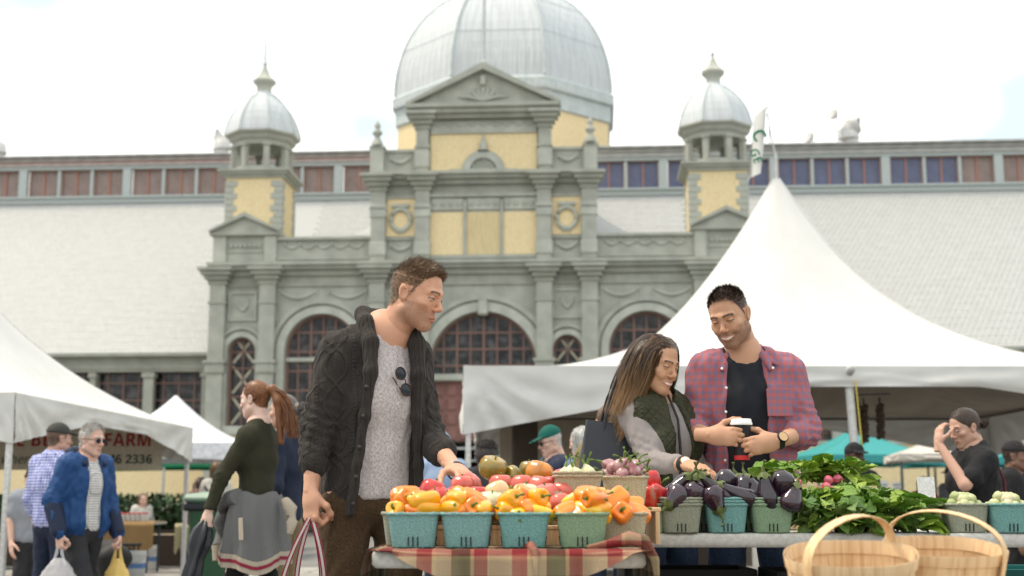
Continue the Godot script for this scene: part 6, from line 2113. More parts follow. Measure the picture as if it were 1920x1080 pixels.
func person(label: String, at: Vector3, yaw: float, P: Dictionary) -> Node3D:
	var t := thing("person", label, "person", at, deg_to_rad(yaw))
	var h: float = P.get("h", 1.72)
	var k := h / 1.75
	var fem: bool = P.get("sex", "m") == "f"
	var sh: float = (0.155 if fem else 0.185) * k * P.get("wide", 1.0)
	var j := {"pelvis": V(0, 0.96, 0), "chest": V(0, 1.27, 0.0), "neck": V(0, 1.475, -0.01), "head": V(0, 1.635, 0.03), "sR": V(-sh / k, 1.415, 0), "sL": V(sh / k, 1.415, 0), "eR": V(-0.24, 1.13, -0.02), "eL": V(0.24, 1.13, -0.02), "wR": V(-0.25, 0.88, 0.06), "wL": V(0.25, 0.88, 0.06), "hR": V(-0.09, 0.92, 0), "hL": V(0.09, 0.92, 0), "kR": V(-0.1, 0.5, 0.02), "kL": V(0.1, 0.5, 0.02), "aR": V(-0.1, 0.09, -0.02), "aL": V(0.1, 0.09, -0.02)}
	for q in j: j[q] = j[q] * k
	var J: Dictionary = P.get("j", {})
	for q in J: j[q] = J[q]
	var cell: float = P.get("cell", 0.016)
	var fine: float = P.get("fine", 0.0065)
	var sk: Color = P.get("skin", Color(0.5, 0.29, 0.2))
	var hc: Color = P.get("hair", [Color(0.05, 0.03, 0.02)])[0]
	var face: Dictionary = P.get("face", {})
	var hs: float = P.get("hs", 1.0) * (0.95 if fem else 1.0)
	var hx := Transform3D((ry(P.get("hyaw", 0.0)) * rx(P.get("hpitch", 0.0)) * rz(P.get("hroll", 0.0))).scaled(Vector3.ONE * hs), j.head)
	# --- body: one skin from head to foot
	var mb := MB.new()
	var geo := head_geo("f" if fem else "m", face.get("mood", "calm"), fine)
	var hb := MB.new()
	hb.v = geo.v.duplicate(); hb.n = geo.n.duplicate(); hb.ix = geo.ix.duplicate(); hb.uv = geo.uv.duplicate(); hb.c = geo.c.duplicate()
	for i in hb.v.size(): hb.c[i] = face_paint(hb.v[i], hb.n[i], sk, hc, face)
	mb.add(hb, hx)
	mb.col = sk
	var g := 0.92 if fem else 1.0
	var f := Field.new(V(-0.75, -0.02, -0.45), V(0.75, 1.62 * k + 0.05, 0.65), maxf(cell, 0.014))
	var hbm: Vector3 = hx * V(0, -0.15, -0.042)
	f.cap(hbm, j.neck, 0.052 * g, 0.058 * g, 0.03)
	f.cap(j.neck, j.chest, 0.06 * g, 0.1 * g, 0.08)
	f.cap(j.chest, j.pelvis, 0.095 * g, 0.095 * g, 0.05, 0, squash(0.72, 1))
	f.cap(j.sR, j.sL, 0.05 * g, 0.05 * g, 0.06)
	for s in ["R", "L"]:
		f.cap(j["s" + s], j["e" + s], 0.047 * g, 0.038 * g, 0.03)
		f.cap(j["e" + s], j["w" + s], 0.04 * g, 0.0265 * g, 0.02)
		f.cap(j["h" + s], j["k" + s], 0.075, 0.052, 0.03)
		f.cap(j["k" + s], j["a" + s], 0.052, 0.034, 0.02)
		f.cap(j["a" + s], j["a" + s] + V(0, -0.05, 0.1), 0.034, 0.03, 0.02)
	f.mesh_into(mb)
	var hands: Dictionary = P.get("hands", {})
	for s in ["R", "L"]:
		var q: Array = hands.get(s, ["relax"])
		var hg := hand_geo(q[0], maxf(fine * 0.8, 0.0035))
		var fore: Vector3 = (j["w" + s] - j["e" + s]).normalized()
		var dirf: Vector3 = q[1].normalized() if q.size() > 1 else fore
		var palm: Vector3 = q[2] if q.size() > 2 else V(1 if s == "R" else -1, 0, 0.0)
		palm = (palm - dirf * palm.dot(dirf)).normalized()
		var xa := dirf.cross(palm).normalized()
		if s == "L": xa = -xa
		var b := Basis(xa, dirf, palm).scaled_local(Vector3.ONE * (0.9 if fem else 1.0))
		var before := mb.ix.size()
		mb.col = sk
		var tmp := MB.new()
		tmp.add(hg)
		for i in tmp.c.size(): tmp.c[i] = sk.lerp(Color(sk.r, sk.g * 0.84, sk.b * 0.8), 0.3 * smoothstep(0.06, 0.14, tmp.v[i].y))
		mb.add(tmp, Transform3D(b, j["w" + s]))
		if s == "L":   # mirrored: turn the faces back
			for i in range(before, mb.ix.size(), 3):
				var sw := mb.ix[i + 1]; mb.ix[i + 1] = mb.ix[i + 2]; mb.ix[i + 2] = sw
	part(mb, "body", M.skin, t)
	# --- clothes
	var fn := fnl(P.get("foldf", 11.0), at.x * 100.0, 2)
	var famp: float = P.get("fold", 0.006)
	var tops: Array = P.get("tops", [])
	for q in tops:   # {mat, sleeve, fat, hem, open, neck}
		var fat: float = q.get("fat", 0.014)
		var sl: float = q.get("sleeve", 0.95)
		var tf := Field.new(V(-0.62, 0.55 * k, -0.4), V(0.62, 1.62 * k, 0.6), q.get("cell", cell))
		var wd: float = (0.72 if not fem else 0.8) / P.get("wide", 1.0)
		tf.cap(j.chest + V(0, 0.05, 0), j.chest, 0.108 * g + fat, 0.11 * g + fat, 0.05, 0, squash(wd, 1))
		tf.cap(j.chest, j.pelvis, (0.108 if not fem else 0.098) * g + fat, 0.11 * g + fat + q.get("flare", 0.0), 0.06, 0, squash(wd * 1.03, 1))
		if fem:
			for s in [-1.0, 1.0]: tf.ell(j.chest + V(s * 0.07, -0.02, 0.085), V(0.062, 0.06, 0.05) , 0.05)
		tf.cap(j.sR.lerp(j.neck, 0.15), j.sL.lerp(j.neck, 0.15), 0.05 * g + fat, 0.05 * g + fat, 0.07)
		tf.cap(j.neck + V(0, -0.05, 0), j.chest, 0.07 * g + fat, 0.1 * g + fat, 0.06)
		for s in ["sR", "sL"]: tf.cap(j.neck + V(0, 0.005, -0.01), j[s].lerp(j.neck, 0.12), 0.05 * g + fat, 0.042 * g + fat, 0.05)
		for s in ["R", "L"]:
			if sl <= 0.0: continue
			var e: Vector3 = j["e" + s]
			var u := minf(sl * 2.0, 1.0)
			tf.cap(j["s" + s], j["s" + s].lerp(e, u), 0.05 * g + fat, lerpf(0.05, 0.043, u) * g + fat, 0.05)
			if sl > 0.5: tf.cap(e, e.lerp(j["w" + s], (sl - 0.5) * 2.0), 0.043 * g + fat, 0.036 * g + fat * 0.7, 0.03)
			if q.get("cuff", 0.0) > 0.0:
				var c0: Vector3 = e.lerp(j["w" + s], (sl - 0.5) * 2.0 - 0.14); var c1: Vector3 = e.lerp(j["w" + s], (sl - 0.5) * 2.0 + 0.02)
				tf.cap(c0, c1, 0.038 * g + fat + q.cuff, 0.036 * g + fat + q.cuff, 0.008)
		if q.has("extra"): q.extra.call(tf, j)
		tf.cut(V(0, q.get("hem", j.pelvis.y - 0.08), 0), V(0, -1, 0), 0.006)
		# neck opening
		tf.cap(j.neck + V(0, 0.0, 0.02), j.neck + V(0, 0.12, 0.03), q.get("neck", 0.07), q.get("neck", 0.07) + 0.03, 0.01, 1)
		if q.has("vee"): tf.cap(j.neck + V(0, 0.02, 0.06), j.neck + V(0, -q.vee, 0.14), 0.05, 0.012, 0.01, 1)
		if q.has("open"):   # front left open: a gap down the middle, {open: half width at the top, below}
			var oz := 0.1 * g + fat
			tf.cap(j.neck + V(q.get("ox", 0.0), 0.03, oz), j.pelvis + V(q.get("ox", 0.0), -0.3, oz + 0.06), q.open, q.get("openb", q.open), 0.01, 1, squash(1, 0.7))
		var arms := [j.eR, j.eL, j.wR, j.wL]
		var bunch: float = q.get("bunch", 0.0)
		var am: float = q.get("fold", famp)
		var dis := func(p: Vector3, _n: Vector3) -> float:
			var v := fn.get_noise_3d(p.x * 1.5, p.y * 0.7, p.z * 1.5) * am
			if absf(p.x) > 0.16 or bunch > 0.0:
				for e in 2:
					var d: float = p.distance_to(arms[e])
					if d < 0.16 and (absf(p.x) > 0.15): v += sin(p.y * 190.0 + p.x * 60.0 + p.z * 40.0 + 2.0 * fn.get_noise_3dv(p * 2.0)) * (0.0018 + bunch) * (1.0 - d / 0.16)
			return v
		var cm := MB.new()
		tf.mesh_into(cm, Transform3D.IDENTITY, dis, q.get("paint"))
		part(cm, q.get("name", "shirt"), q.mat, t)
	var bt: Dictionary = P.get("bottom", {})
	if bt:
		var bf := Field.new(V(-0.35, 0.0, -0.45), V(0.35, 1.12 * k, 0.5), cell)
		var fat: float = bt.get("fat", 0.012)
		bf.cap(j.pelvis + V(0, 0.03, 0), j.pelvis + V(0, -0.05, 0), 0.092 * g + fat * 0.3, 0.098 * g + fat * 0.5, 0.04, 0, squash(0.74, 1))
		for s in ["R", "L"]:
			bf.cap(j["h" + s] + V(0, -0.03, 0), j["k" + s], 0.074 + fat, 0.056 + fat, 0.03)
			bf.cap(j["k" + s], j["k" + s].lerp(j["a" + s], bt.get("len", 0.95)), 0.058 + fat, 0.044 + fat + bt.get("flare", 0.0), 0.03)
		bf.cut(V(0, bt.get("top", j.pelvis.y + 0.02), 0), V(0, 1, 0), 0.006)
		var bd := func(p: Vector3, _n: Vector3) -> float:
			return fn.get_noise_3d(p.x * 2.0, p.y * 0.8, p.z * 2.0) * 0.007 + (sin(p.y * 130.0 + p.x * 30.0 + 3.0 * fn.get_noise_3dv(p)) * 0.0022 if p.y < j.kR.y + 0.1 else 0.0)
		var bm := MB.new()
		bf.mesh_into(bm, Transform3D.IDENTITY, bd)
		part(bm, bt.get("name", "trousers"), bt.mat, t)
		for s in ["R", "L"]:
			var sf := Field.new(j["a" + s] + V(-0.08, -0.1, -0.12), j["a" + s] + V(0.08, 0.08, 0.24), 0.014)
			sf.cap(j["a" + s] + V(0, -0.035, -0.03), j["a" + s] + V(0, -0.05, 0.15), 0.046, 0.038, 0.02)
			sf.cap(j["a" + s], j["a" + s] + V(0, -0.03, 0.02), 0.045, 0.045, 0.02)
			sf.cut(V(0, j["a" + s].y - 0.085, 0), V(0, -1, 0), 0.004)
			var sm := MB.new()
			sf.mesh_into(sm)
			part(sm, "shoe", M.shoe, t)
	# --- hair and hat
	if P.has("style"):
		var o: Dictionary = P.get("ho", {})
		var hm := hair(geo, P.style, P.hair, P.get("strands", 700), int(absf(at.x * 977.0)) + 5, o)
		var out := MB.new()
		out.add(hm, hx)
		part(out, "hair", M.hair_v, t, "stuff")
		if P.style in ["bun", "pony", "long", "bob", "curly"] and not o.get("nocap", false):
			# the mass of the hair under its strands
			var vf := Field.new(V(-0.13, -0.34, -0.26), V(0.13, 0.16, 0.13), maxf(fine, 0.006))
			vf.ell(V(0, 0.036, -0.016 if not P.style in ["long", "bob"] else -0.024), V(0.078, 0.086, 0.096) * (1.0 if not P.style in ["long", "bob"] else 0.96), 0.01)
			if P.style in ["long", "bob"]: vf.cap(V(0, 0.0, -0.035), V(0, -0.1, -0.045), 0.078, 0.07, 0.04, 0, squash(0.9, 1))
			if P.style == "curly": vf.ell(V(0, 0.0, -0.03), V(0.095, 0.1, 0.1), 0.02)
			if P.style == "pony":
				var tl: float = o.get("len", 0.3)
				var td: Vector3 = o.get("tie", V(0, 0.035, -0.125))
				vf.cap(td + V(0, 0, -0.02), td + V(0, -0.08, -0.065), 0.026, 0.034, 0.02)
				vf.cap(td + V(0, -0.08, -0.065), td + V(0, -tl * 0.75, -0.07), 0.034, 0.02, 0.02)
			if P.style in ["bun", "pony"]: vf.ell(o.get("tie", V(0, 0.035, -0.125)) + V(0, 0, -0.02), Vector3.ONE * o.get("bun", 0.03), 0.02)
			vf.cap(V(0, -0.12, 0.09), V(0, 0.03, 0.12), 0.085, 0.062, 0.02, 1)
			vf.ell(V(0, -0.02, 0.07), V(0.072, 0.085, 0.06), 0.012, 1)
			vf.ell(V(0, -0.16, -0.02), V(0.06, 0.1, 0.06), 0.02, 1)
			var vm := MB.new()
			vm.col = hc
			vf.mesh_into(vm, hx)
			part(vm, "hair_mass", M.hair_v, t)
	if P.has("cap"):
		var cf := Field.new(V(-0.12, -0.02, -0.14), V(0.12, 0.16, 0.22), maxf(fine, 0.006))
		cf.ell(V(0, 0.035, -0.014), V(0.084, 0.1, 0.103), 0.01)
		cf.cut(V(0, 0.042, 0), V(0, -1, -0.12), 0.006)
		var brim := rx(P.get("brim", 12.0))
		cf.ell(V(0, 0.043, 0.1), V(0.068, 0.006, 0.085), 0.008, 0, brim)
		if P.get("beanie", false): cf.ell(V(0, 0.03, -0.014), V(0.088, 0.09, 0.105), 0.02)
		var km := MB.new()
		cf.mesh_into(km, hx)
		part(km, "cap", P.cap, t)
	t.set_meta("joints", j); t.set_meta("hx", hx)
	return t

func wrist_band(t: Node3D, p: Vector3, ax: Vector3, r: float, w: float, m: Material, called := "watch_strap") -> void:
	var mb := MB.new()
	var b := Basis.looking_at(ax.normalized(), V(0.1, 0.9, 0.3)) * rx(90)
	mb.lathe([Vector2(r, -w / 2), Vector2(r + 0.003, -w / 2), Vector2(r + 0.003, w / 2), Vector2(r, w / 2), Vector2(r, -w / 2)], 20, xf(p, b))
	part(mb, called, m, t)

func watch_face(t: Node3D, p: Vector3, nn: Vector3, r: float, rim: Material, dial: Material) -> void:
	var b := Basis.looking_at(nn.normalized(), V(0.1, 0.9, 0.3)) * rx(-90)
	var mb := MB.new()
	mb.lathe([Vector2(0, -0.004), Vector2(r, -0.004), Vector2(r, 0.004), Vector2(r * 0.86, 0.006)], 20, xf(p, b))
	var o := part(mb, "watch_case", rim, t)
	mb = MB.new()
	mb.lathe([Vector2(r * 0.86, 0.0055), Vector2(0, 0.0058)], 20, xf(p, b))
	part(mb, "dial", dial, o)

func clothes() -> void:
	var m := vmat("skin", 0.5)
	m.subsurf_scatter_enabled = true; m.subsurf_scatter_strength = 0.03
	m.heightmap_enabled = true; m.heightmap_texture = T.fine; m.heightmap_scale = 0.03; m.uv1_triplanar = true; m.uv1_scale = Vector3.ONE * 30.0
	m = vmat("hair_v", 0.42); m.metallic_specular = 0.45
	mat("cardigan", C(0.052, 0.047, 0.044), 0.95, "tweed", 4.0, "cable", 1.6); M.cardigan.rim_enabled = true; M.cardigan.rim = 0.25
	mat("cardigan_rib", C(0.047, 0.042, 0.039), 0.95, "tweed", 9.0, "rib", 0.6); M.cardigan_rib.rim_enabled = true; M.cardigan_rib.rim = 0.25
	mat("henley", C(0.60, 0.575, 0.575), 0.9, "heather", 5.0, "fine", 0.03)
	mat("chino", C(0.115, 0.062, 0.026), 0.85, "denim", 8.0, "fine", 0.02)
	mat("plaid_shirt", Color.WHITE, 0.9, "plaid", 9.5, "fine", 0.02)
	mat("tee_navy", C(0.013, 0.015, 0.022), 0.85, "grain", 10.0)
	mat("jeans", C(0.032, 0.055, 0.105), 0.9, "denim", 8.0, "fine", 0.02)
	mat("sweater_grey", C(0.40, 0.385, 0.40), 0.9, "tweed", 6.0, "knit", 0.06)
	mat("vest_olive", C(0.035, 0.036, 0.014), 0.6, "grain", 8.0, "quilt", 0.5); M.vest_olive.uv1_scale = Vector3.ONE * 7.0
	mat("shoe", C(0.02, 0.018, 0.016), 0.6)
	mat("leather_navy", C(0.028, 0.032, 0.042), 0.42, "grain", 8.0, "fine", 0.02)
	mat("strap_black", C(0.012, 0.012, 0.013), 0.45)
	mat("dial_white", C(0.75, 0.73, 0.7), 0.3)
	mat("brass", C(0.55, 0.36, 0.2), 0.3); M.brass.metallic = 0.9
	mat("button", C(0.035, 0.03, 0.028), 0.5)
	mat("cup_black", C(0.012, 0.012, 0.013), 0.5)
	mat("lid_white", C(0.8, 0.8, 0.79), 0.4)
	mat("cup_red", C(0.5, 0.03, 0.03), 0.5)
	mat("lens", C(0.02, 0.03, 0.04), 0.06)
	mat("webbing_white", C(0.62, 0.58, 0.54), 0.9, "grain", 30.0)
	mat("webbing_red", C(0.28, 0.02, 0.05), 0.9, "grain", 30.0)
	mat("sweater_green", C(0.045, 0.048, 0.028), 0.95, "tweed", 7.0, "knit", 0.08)
	mat("tied_grey", C(0.27, 0.27, 0.27), 0.95, "speck", 5.0, "knit", 0.1)
	mat("knit_cream", C(0.62, 0.57, 0.48), 0.95, "tweed", 7.0, "rib", 0.15)
	mat("jacket_blue", C(0.008, 0.06, 0.2), 0.6, "grain", 5.0)
	mat("jacket_navy", C(0.01, 0.02, 0.055), 0.65, "grain", 5.0)
	mat("check_shirt", Color.WHITE, 0.9, "check", 9.0)
	mat("bluecheck_shirt", Color.WHITE, 0.9, "bluecheck", 7.0)
	mat("brown_shirt", Color.WHITE, 0.9, "brown_check", 6.0)
	mat("floral_tee", Color.WHITE, 0.9, "floral", 4.0)
	mat("black_cloth", C(0.012, 0.012, 0.014), 0.85, "grain", 6.0)
	mat("charcoal_cloth", C(0.03, 0.03, 0.034), 0.85, "grain", 6.0)
	mat("navy_cloth", C(0.018, 0.026, 0.055), 0.85, "grain", 6.0)
	mat("white_cloth", C(0.6, 0.58, 0.53), 0.85, "grain", 6.0)
	mat("paleblue_cloth", C(0.30, 0.40, 0.58), 0.85, "grain", 6.0)
	mat("grey_cloth", C(0.30, 0.32, 0.36), 0.85, "grain", 6.0)
	mat("red_cloth", C(0.42, 0.03, 0.025), 0.85, "grain", 6.0)
	mat("lime_cloth", C(0.32, 0.42, 0.16), 0.85, "grain", 6.0)
	mat("maroon_cloth", C(0.12, 0.02, 0.03), 0.85, "grain", 6.0)
	mat("khaki_cloth", C(0.24, 0.19, 0.10), 0.85, "grain", 6.0)
	mat("cap_green", C(0.0, 0.11, 0.085), 0.8, "grain", 8.0)
	mat("cap_grey", C(0.05, 0.05, 0.045), 0.8, "grain", 8.0)
	mat("cap_black", C(0.014, 0.014, 0.016), 0.8, "grain", 8.0)

func at_world(t: Node3D, p: Vector3) -> Vector3: return t.position + Basis(Vector3.UP, t.rotation.y) * p

func people_front() -> void:
	clothes()
	var mb: MB
	# ---- the man in the dark cardigan
	var A := person("man in a charcoal cable-knit cardigan over a heather shirt, reaching for a tomato", V(-0.47, 0, -4.72), 25.0, {
		"h": 1.76, "wide": 0.93, "sex": "m", "cell": 0.011, "fine": 0.0034, "skin": Color(0.56, 0.305, 0.2), "hair": [Color(0.15, 0.09, 0.048), Color(0.24, 0.15, 0.08), Color(0.1, 0.06, 0.034), Color(0.12, 0.072, 0.04)],
		"style": "swept", "strands": 9500, "ho": {"side": 0.006, "top": 0.03, "w": 0.0009}, "hyaw": 42.0, "hpitch": 18.0, "hroll": 0.0,
		"face": {"stubble": 0.5, "beard": Color(0.2, 0.125, 0.085), "open": 0.28, "look": 0.1, "brow": Color(0.07, 0.04, 0.02), "scalp": 0.92},
		"j": {"head": V(0.098, 1.578, 0.11), "neck": V(0.01, 1.455, 0.01), "chest": V(-0.012, 1.2, 0.0), "pelvis": V(-0.028, 0.9, -0.01), "sR": V(-0.17, 1.36, 0.02), "sL": V(0.137, 1.36, -0.02), "eR": V(-0.232, 1.1, 0.02), "wR": V(-0.262, 0.885, 0.068), "eL": V(0.165, 1.085, 0.05), "wL": V(0.15, 0.965, 0.335), "hR": V(-0.12, 0.86, 0), "hL": V(0.07, 0.86, 0), "kR": V(-0.13, 0.47, 0.03), "kL": V(0.09, 0.47, 0.02), "aR": V(-0.13, 0.09, -0.02), "aL": V(0.1, 0.09, -0.03)},
		"hands": {"R": ["grip", V(0.0, -1, 0.1), V(0.9, 0, -0.35)], "L": ["hold", V(0.0, -0.25, 1.0), V(-0.2, -0.9, -0.2)]},
		"tops": [
			{"name": "shirt", "mat": M.henley, "fat": 0.006, "sleeve": 0.3, "hem": 0.86, "neck": 0.066, "vee": 0.05, "cell": 0.008, "fold": 0.007},
			{"name": "cardigan", "mat": M.cardigan, "fat": 0.012, "sleeve": 0.76, "hem": 0.805, "neck": 0.08, "open": 0.062, "openb": 0.135, "ox": 0.02, "cell": 0.008, "bunch": 0.0045, "cuff": 0.003, "flare": 0.012, "fold": 0.009}],
		"bottom": {"mat": M.chino, "fat": 0.016}})
	# shawl collar, ribbed, lying along the open edges
	for s in [-1.0, 1.0]:
		var cf := Field.new(V(-0.2, 0.8, -0.15), V(0.22, 1.55, 0.25), 0.007)
		var pts := [V(0.01, 1.52, -0.075), V(0.012 + s * 0.064, 1.515, -0.035), V(0.02 + s * 0.084, 1.475, 0.03), V(0.02 + s * 0.088, 1.4, 0.088), V(0.012 + s * 0.088, 1.29, 0.122), V(0.0 + s * 0.094, 1.14, 0.122), V(-0.006 + s * 0.112, 0.98, 0.118), V(-0.01 + s * 0.13, 0.815, 0.116)]
		var rr := [0.026, 0.028, 0.03, 0.029, 0.024, 0.018, 0.016, 0.016]
		for i in 7: cf.cap(pts[i], pts[i + 1], rr[i], rr[i + 1], 0.02)
		mb = MB.new()
		var fn := fnl(9.0, 4, 2)
		cf.mesh_into(mb, Transform3D.IDENTITY, func(p: Vector3, _n: Vector3): return 0.0025 * fn.get_noise_3dv(p * 2.0))
		part(mb, "shawl_collar", M.cardigan_rib, A)
	for q in [V(-0.094, 1.24, 0.138), V(-0.104, 1.14, 0.138), V(-0.114, 1.035, 0.134), V(-0.124, 0.935, 0.132), V(-0.132, 0.845, 0.13)]:
		mb = MB.new()
		mb.lathe([Vector2(0, 0.007), Vector2(0.006, 0.006), Vector2(0.0085, 0.001), Vector2(0.0085, -0.004)], 12, xf(q, rx(90)))
		part(mb, "button", M.button, A)
	wrist_band(A, V(0.148, 0.952, 0.36), V(0.0, -0.25, 1.0), 0.0295, 0.016, M.strap_black, "wristband")
	wrist_band(A, V(0.150, 0.958, 0.343), V(0.0, -0.25, 1.0), 0.029, 0.006, M.steel, "bracelet")
	# sunglasses hooked into the shirt's neckline
	var sg := thing("sunglasses", "tortoiseshell sunglasses hanging from the neckline of the heather shirt", "sunglasses", at_world(A, V(0.034, 1.262, 0.152)), deg_to_rad(35))
	sg.basis = (sg.basis * rz(-68) * rx(8)).scaled_local(Vector3.ONE * 0.88)
	for s in [-1.0, 1.0]:
		mb = MB.new()
		var ring := PackedVector3Array()
		for i in 21: ring.append(V(s * 0.034 + cos(TAU * i / 20.0) * 0.025, sin(TAU * i / 20.0) * 0.0205, 0.0))
		mb.tube(ring, [0.0026], 6, false)
		part(mb, "rim", M.tortoise, sg)
		mb = MB.new()
		mb.lathe([Vector2(0.0245, -0.001), Vector2(0.012, 0.0015), Vector2(0, 0.002)], 20, xf(V(s * 0.034, 0, 0), Basis.from_scale(V(1, 0.82, 1)) * rx(90)))
		part(mb, "lens", M.lens, sg)
		mb = MB.new()
		mb.tube(PackedVector3Array([V(s * 0.06, 0.008, 0), V(s * 0.062, 0.006, -0.012), V(s * 0.02, -0.018, -0.014), V(-s * 0.03, -0.028 - 0.004 * s, -0.013)]), [0.0024], 6)
		part(mb, "temple", M.tortoise if s > 0 else M.webbing_white, sg)
	mb = MB.new()
	mb.tube(PackedVector3Array([V(-0.01, 0.006, 0.001), V(0, 0.009, 0.003), V(0.01, 0.006, 0.001)]), [0.0024], 6)
	part(mb, "bridge", M.tortoise, sg)
	# shopping bag hanging from his other hand by striped webbing
	var hp := at_world(A, V(-0.262, 0.8, 0.085))
	var bg := thing("shopping_bag", "cloth shopping bag hanging by red and white striped webbing handles", "bag", hp)
	for q in [[-0.1, 0.05, 0.0], [-0.045, 0.02, 0.02], [0.055, 0.03, 0.012], [0.035, -0.03, 0.0]]:
		var stripe := [[0.0, 0.0175, M.webbing_white, 0.0], [-0.0065, 0.0042, M.webbing_red, 0.0012], [0.0065, 0.0042, M.webbing_red, 0.0012]]
		for w in stripe:
			mb = MB.new()
			var a := V(q[0] * 0.06, 0.0, q[1] * 0.2); var b2 := V(q[0], -0.27, q[1])
			var rings := []
			for i in 9:
				var f := i / 8.0
				var c := a.lerp(b2, f) + V(0.012 * sin(f * PI) * signf(q[0]), 0, 0.004 * sin(f * 5.0))
				var sd := V(0.95, 0.1, -0.25 + q[1] * 3.0).normalized()
				c += sd * w[0] + V(0, 0, w[3])
				rings.append(PackedVector3Array([c - sd * w[1] * 0.5, c + sd * w[1] * 0.5, c + sd * w[1] * 0.5 - V(0, 0, 0.0016), c - sd * w[1] * 0.5 - V(0, 0, 0.0016)]))
			mb.skin(rings, true, true, true)
			part(mb, "handle", w[2], bg)
	mb = MB.new()
	var rg := []
	for q in [[0.13, 0.06, -0.26], [0.14, 0.07, -0.36], [0.15, 0.08, -0.5], [0.14, 0.075, -0.56]]:
		var R := PackedVector3Array()
		for i in 24: R.append(V(sin(TAU * i / 24.0) * q[0] * (1.0 + 0.05 * sin(i * 2.0)), q[2], cos(TAU * i / 24.0) * q[1]))
		rg.append(R)
	rg.reverse()
	mb.skin(rg, true, true, false)
	part(mb, "sack", M.webbing_white, bg)
	# the tomato he is picking up
	var tm := place({"name": "tomato", "body": tomato_mesh(), "bm": M.skin_veg, "stem": null, "sm": null}, at_world(A, V(0.142, 0.9, 0.47)), Basis.from_euler(V(0.5, 0.3, 0.3)) * 1.12, "large pink-red tomato held in the fingers of the man in the cardigan", "tomato", "")
	# ---- the man in the plaid shirt
	var B := person("smiling man in an open red plaid shirt and dark tee, holding a coffee cup", V(0.952, 0, -5.4), -8.0, {
		"h": 1.78, "sex": "m", "cell": 0.0105, "fine": 0.0036, "wide": 1.08, "skin": Color(0.49, 0.27, 0.17), "hair": [Color(0.022, 0.016, 0.014), Color(0.035, 0.026, 0.022)],
		"style": "short", "strands": 5500, "ho": {"side": 0.004, "top": 0.018, "w": 0.0009}, "hyaw": -22.0, "hpitch": 24.0, "hroll": 7.0,
		"face": {"stubble": 0.55, "beard": Color(0.09, 0.055, 0.04), "open": 0.12, "mood": "smile", "brow": Color(0.02, 0.014, 0.012), "scalp": 0.9},
		"j": {"head": V(-0.066, 1.592, 0.1), "neck": V(-0.012, 1.44, 0.015), "chest": V(0.0, 1.23, 0.0), "pelvis": V(-0.005, 0.95, 0.0), "sR": V(-0.168, 1.375, 0.03), "sL": V(0.175, 1.37, -0.03), "eR": V(-0.232, 1.14, 0.07), "wR": V(-0.155, 1.105, 0.3), "eL": V(0.225, 1.13, 0.02), "wL": V(0.09, 1.08, 0.3)},
		"hands": {"R": ["cup", V(0.93, -0.08, 0.34), V(0.3, -0.1, -1.0)], "L": ["cup", V(-0.93, -0.2, 0.36), V(-0.25, -0.1, -1.0)]},
		"tops": [
			{"name": "tee", "mat": M.tee_navy, "fat": 0.004, "sleeve": 0.2, "hem": 0.86, "neck": 0.068, "cell": 0.01, "fold": 0.006},
			{"name": "plaid_shirt", "mat": M.plaid_shirt, "fat": 0.012, "sleeve": 0.66, "hem": 0.84, "neck": 0.08, "open": 0.075, "openb": 0.1, "ox": 0.005, "cell": 0.0085, "bunch": 0.005, "cuff": 0.006, "flare": 0.016, "fold": 0.011}],
		"bottom": {"mat": M.jeans, "fat": 0.014}})
	for s in [-1.0, 1.0]:
		var cf := Field.new(V(-0.2, 1.3, -0.12), V(0.2, 1.56, 0.2), 0.006)
		var sq := Basis.IDENTITY
		cf.cap(V(-0.01, 1.48, -0.055), V(-0.008 + s * 0.062, 1.475, -0.01), 0.012, 0.013, 0.01)
		cf.cap(V(-0.008 + s * 0.062, 1.475, -0.01), V(-0.006 + s * 0.072, 1.43, 0.06), 0.013, 0.015, 0.01)
		cf.cap(V(-0.006 + s * 0.072, 1.43, 0.06), V(-0.002 + s * 0.095, 1.375, 0.1), 0.017, 0.011, 0.012)
		cf.cap(V(-0.006 + s * 0.08, 1.43, 0.05), V(s * 0.118, 1.395, 0.08), 0.014, 0.008, 0.012)
		mb = MB.new()
		cf.mesh_into(mb)
		part(mb, "collar", M.plaid_shirt, B)
		mb = MB.new()
		mb.lathe([Vector2(0, 0.003), Vector2(0.005, 0.002), Vector2(0.0055, 0.0)], 10, xf(V(s * 0.1, 1.378, 0.116), rx(70)))
		part(mb, "collar_button", M.dial_white, B)
	for k in 5:
		mb = MB.new()
		mb.lathe([Vector2(0, 0.003), Vector2(0.005, 0.002), Vector2(0.0055, 0.0)], 10, xf(V(-0.085 - 0.004 * k, 1.3 - k * 0.095, 0.128), rx(88)))
		part(mb, "button", M.dial_white, B)
	boxpart("chest_pocket", V(0.12, 1.24, 0.128), V(0.1, 0.11, 0.006), M.plaid_shirt, B, 0.002, ry(14) * rx(-6))
	wrist_band(B, V(0.104, 1.083, 0.285), V(-0.9, -0.1, 0.35), 0.031, 0.022, M.strap_black)
	watch_face(B, V(0.118, 1.096, 0.312), V(0.4, 0.35, 0.85), 0.021, M.strap_black, M.brass)
	# coffee cup
	var cup := thing("coffee_cup", "black paper coffee cup with a white lid and red base, between two hands", "cup", at_world(B, V(-0.036, 1.01, 0.29)))
	mb = MB.new()
	mb.lathe([Vector2(0, 0.004), Vector2(0.0285, 0.004), Vector2(0.0295, 0.016), Vector2(0.0395, 0.134), Vector2(0.0405, 0.138)], 28)
	part(mb, "paper_wall", M.cup_black, cup)
	mb = MB.new()
	mb.lathe([Vector2(0.027, 0.0), Vector2(0.0292, 0.0), Vector2(0.0302, 0.017), Vector2(0.0298, 0.017)], 28)
	part(mb, "base_band", M.cup_red, cup)
	mb = MB.new()
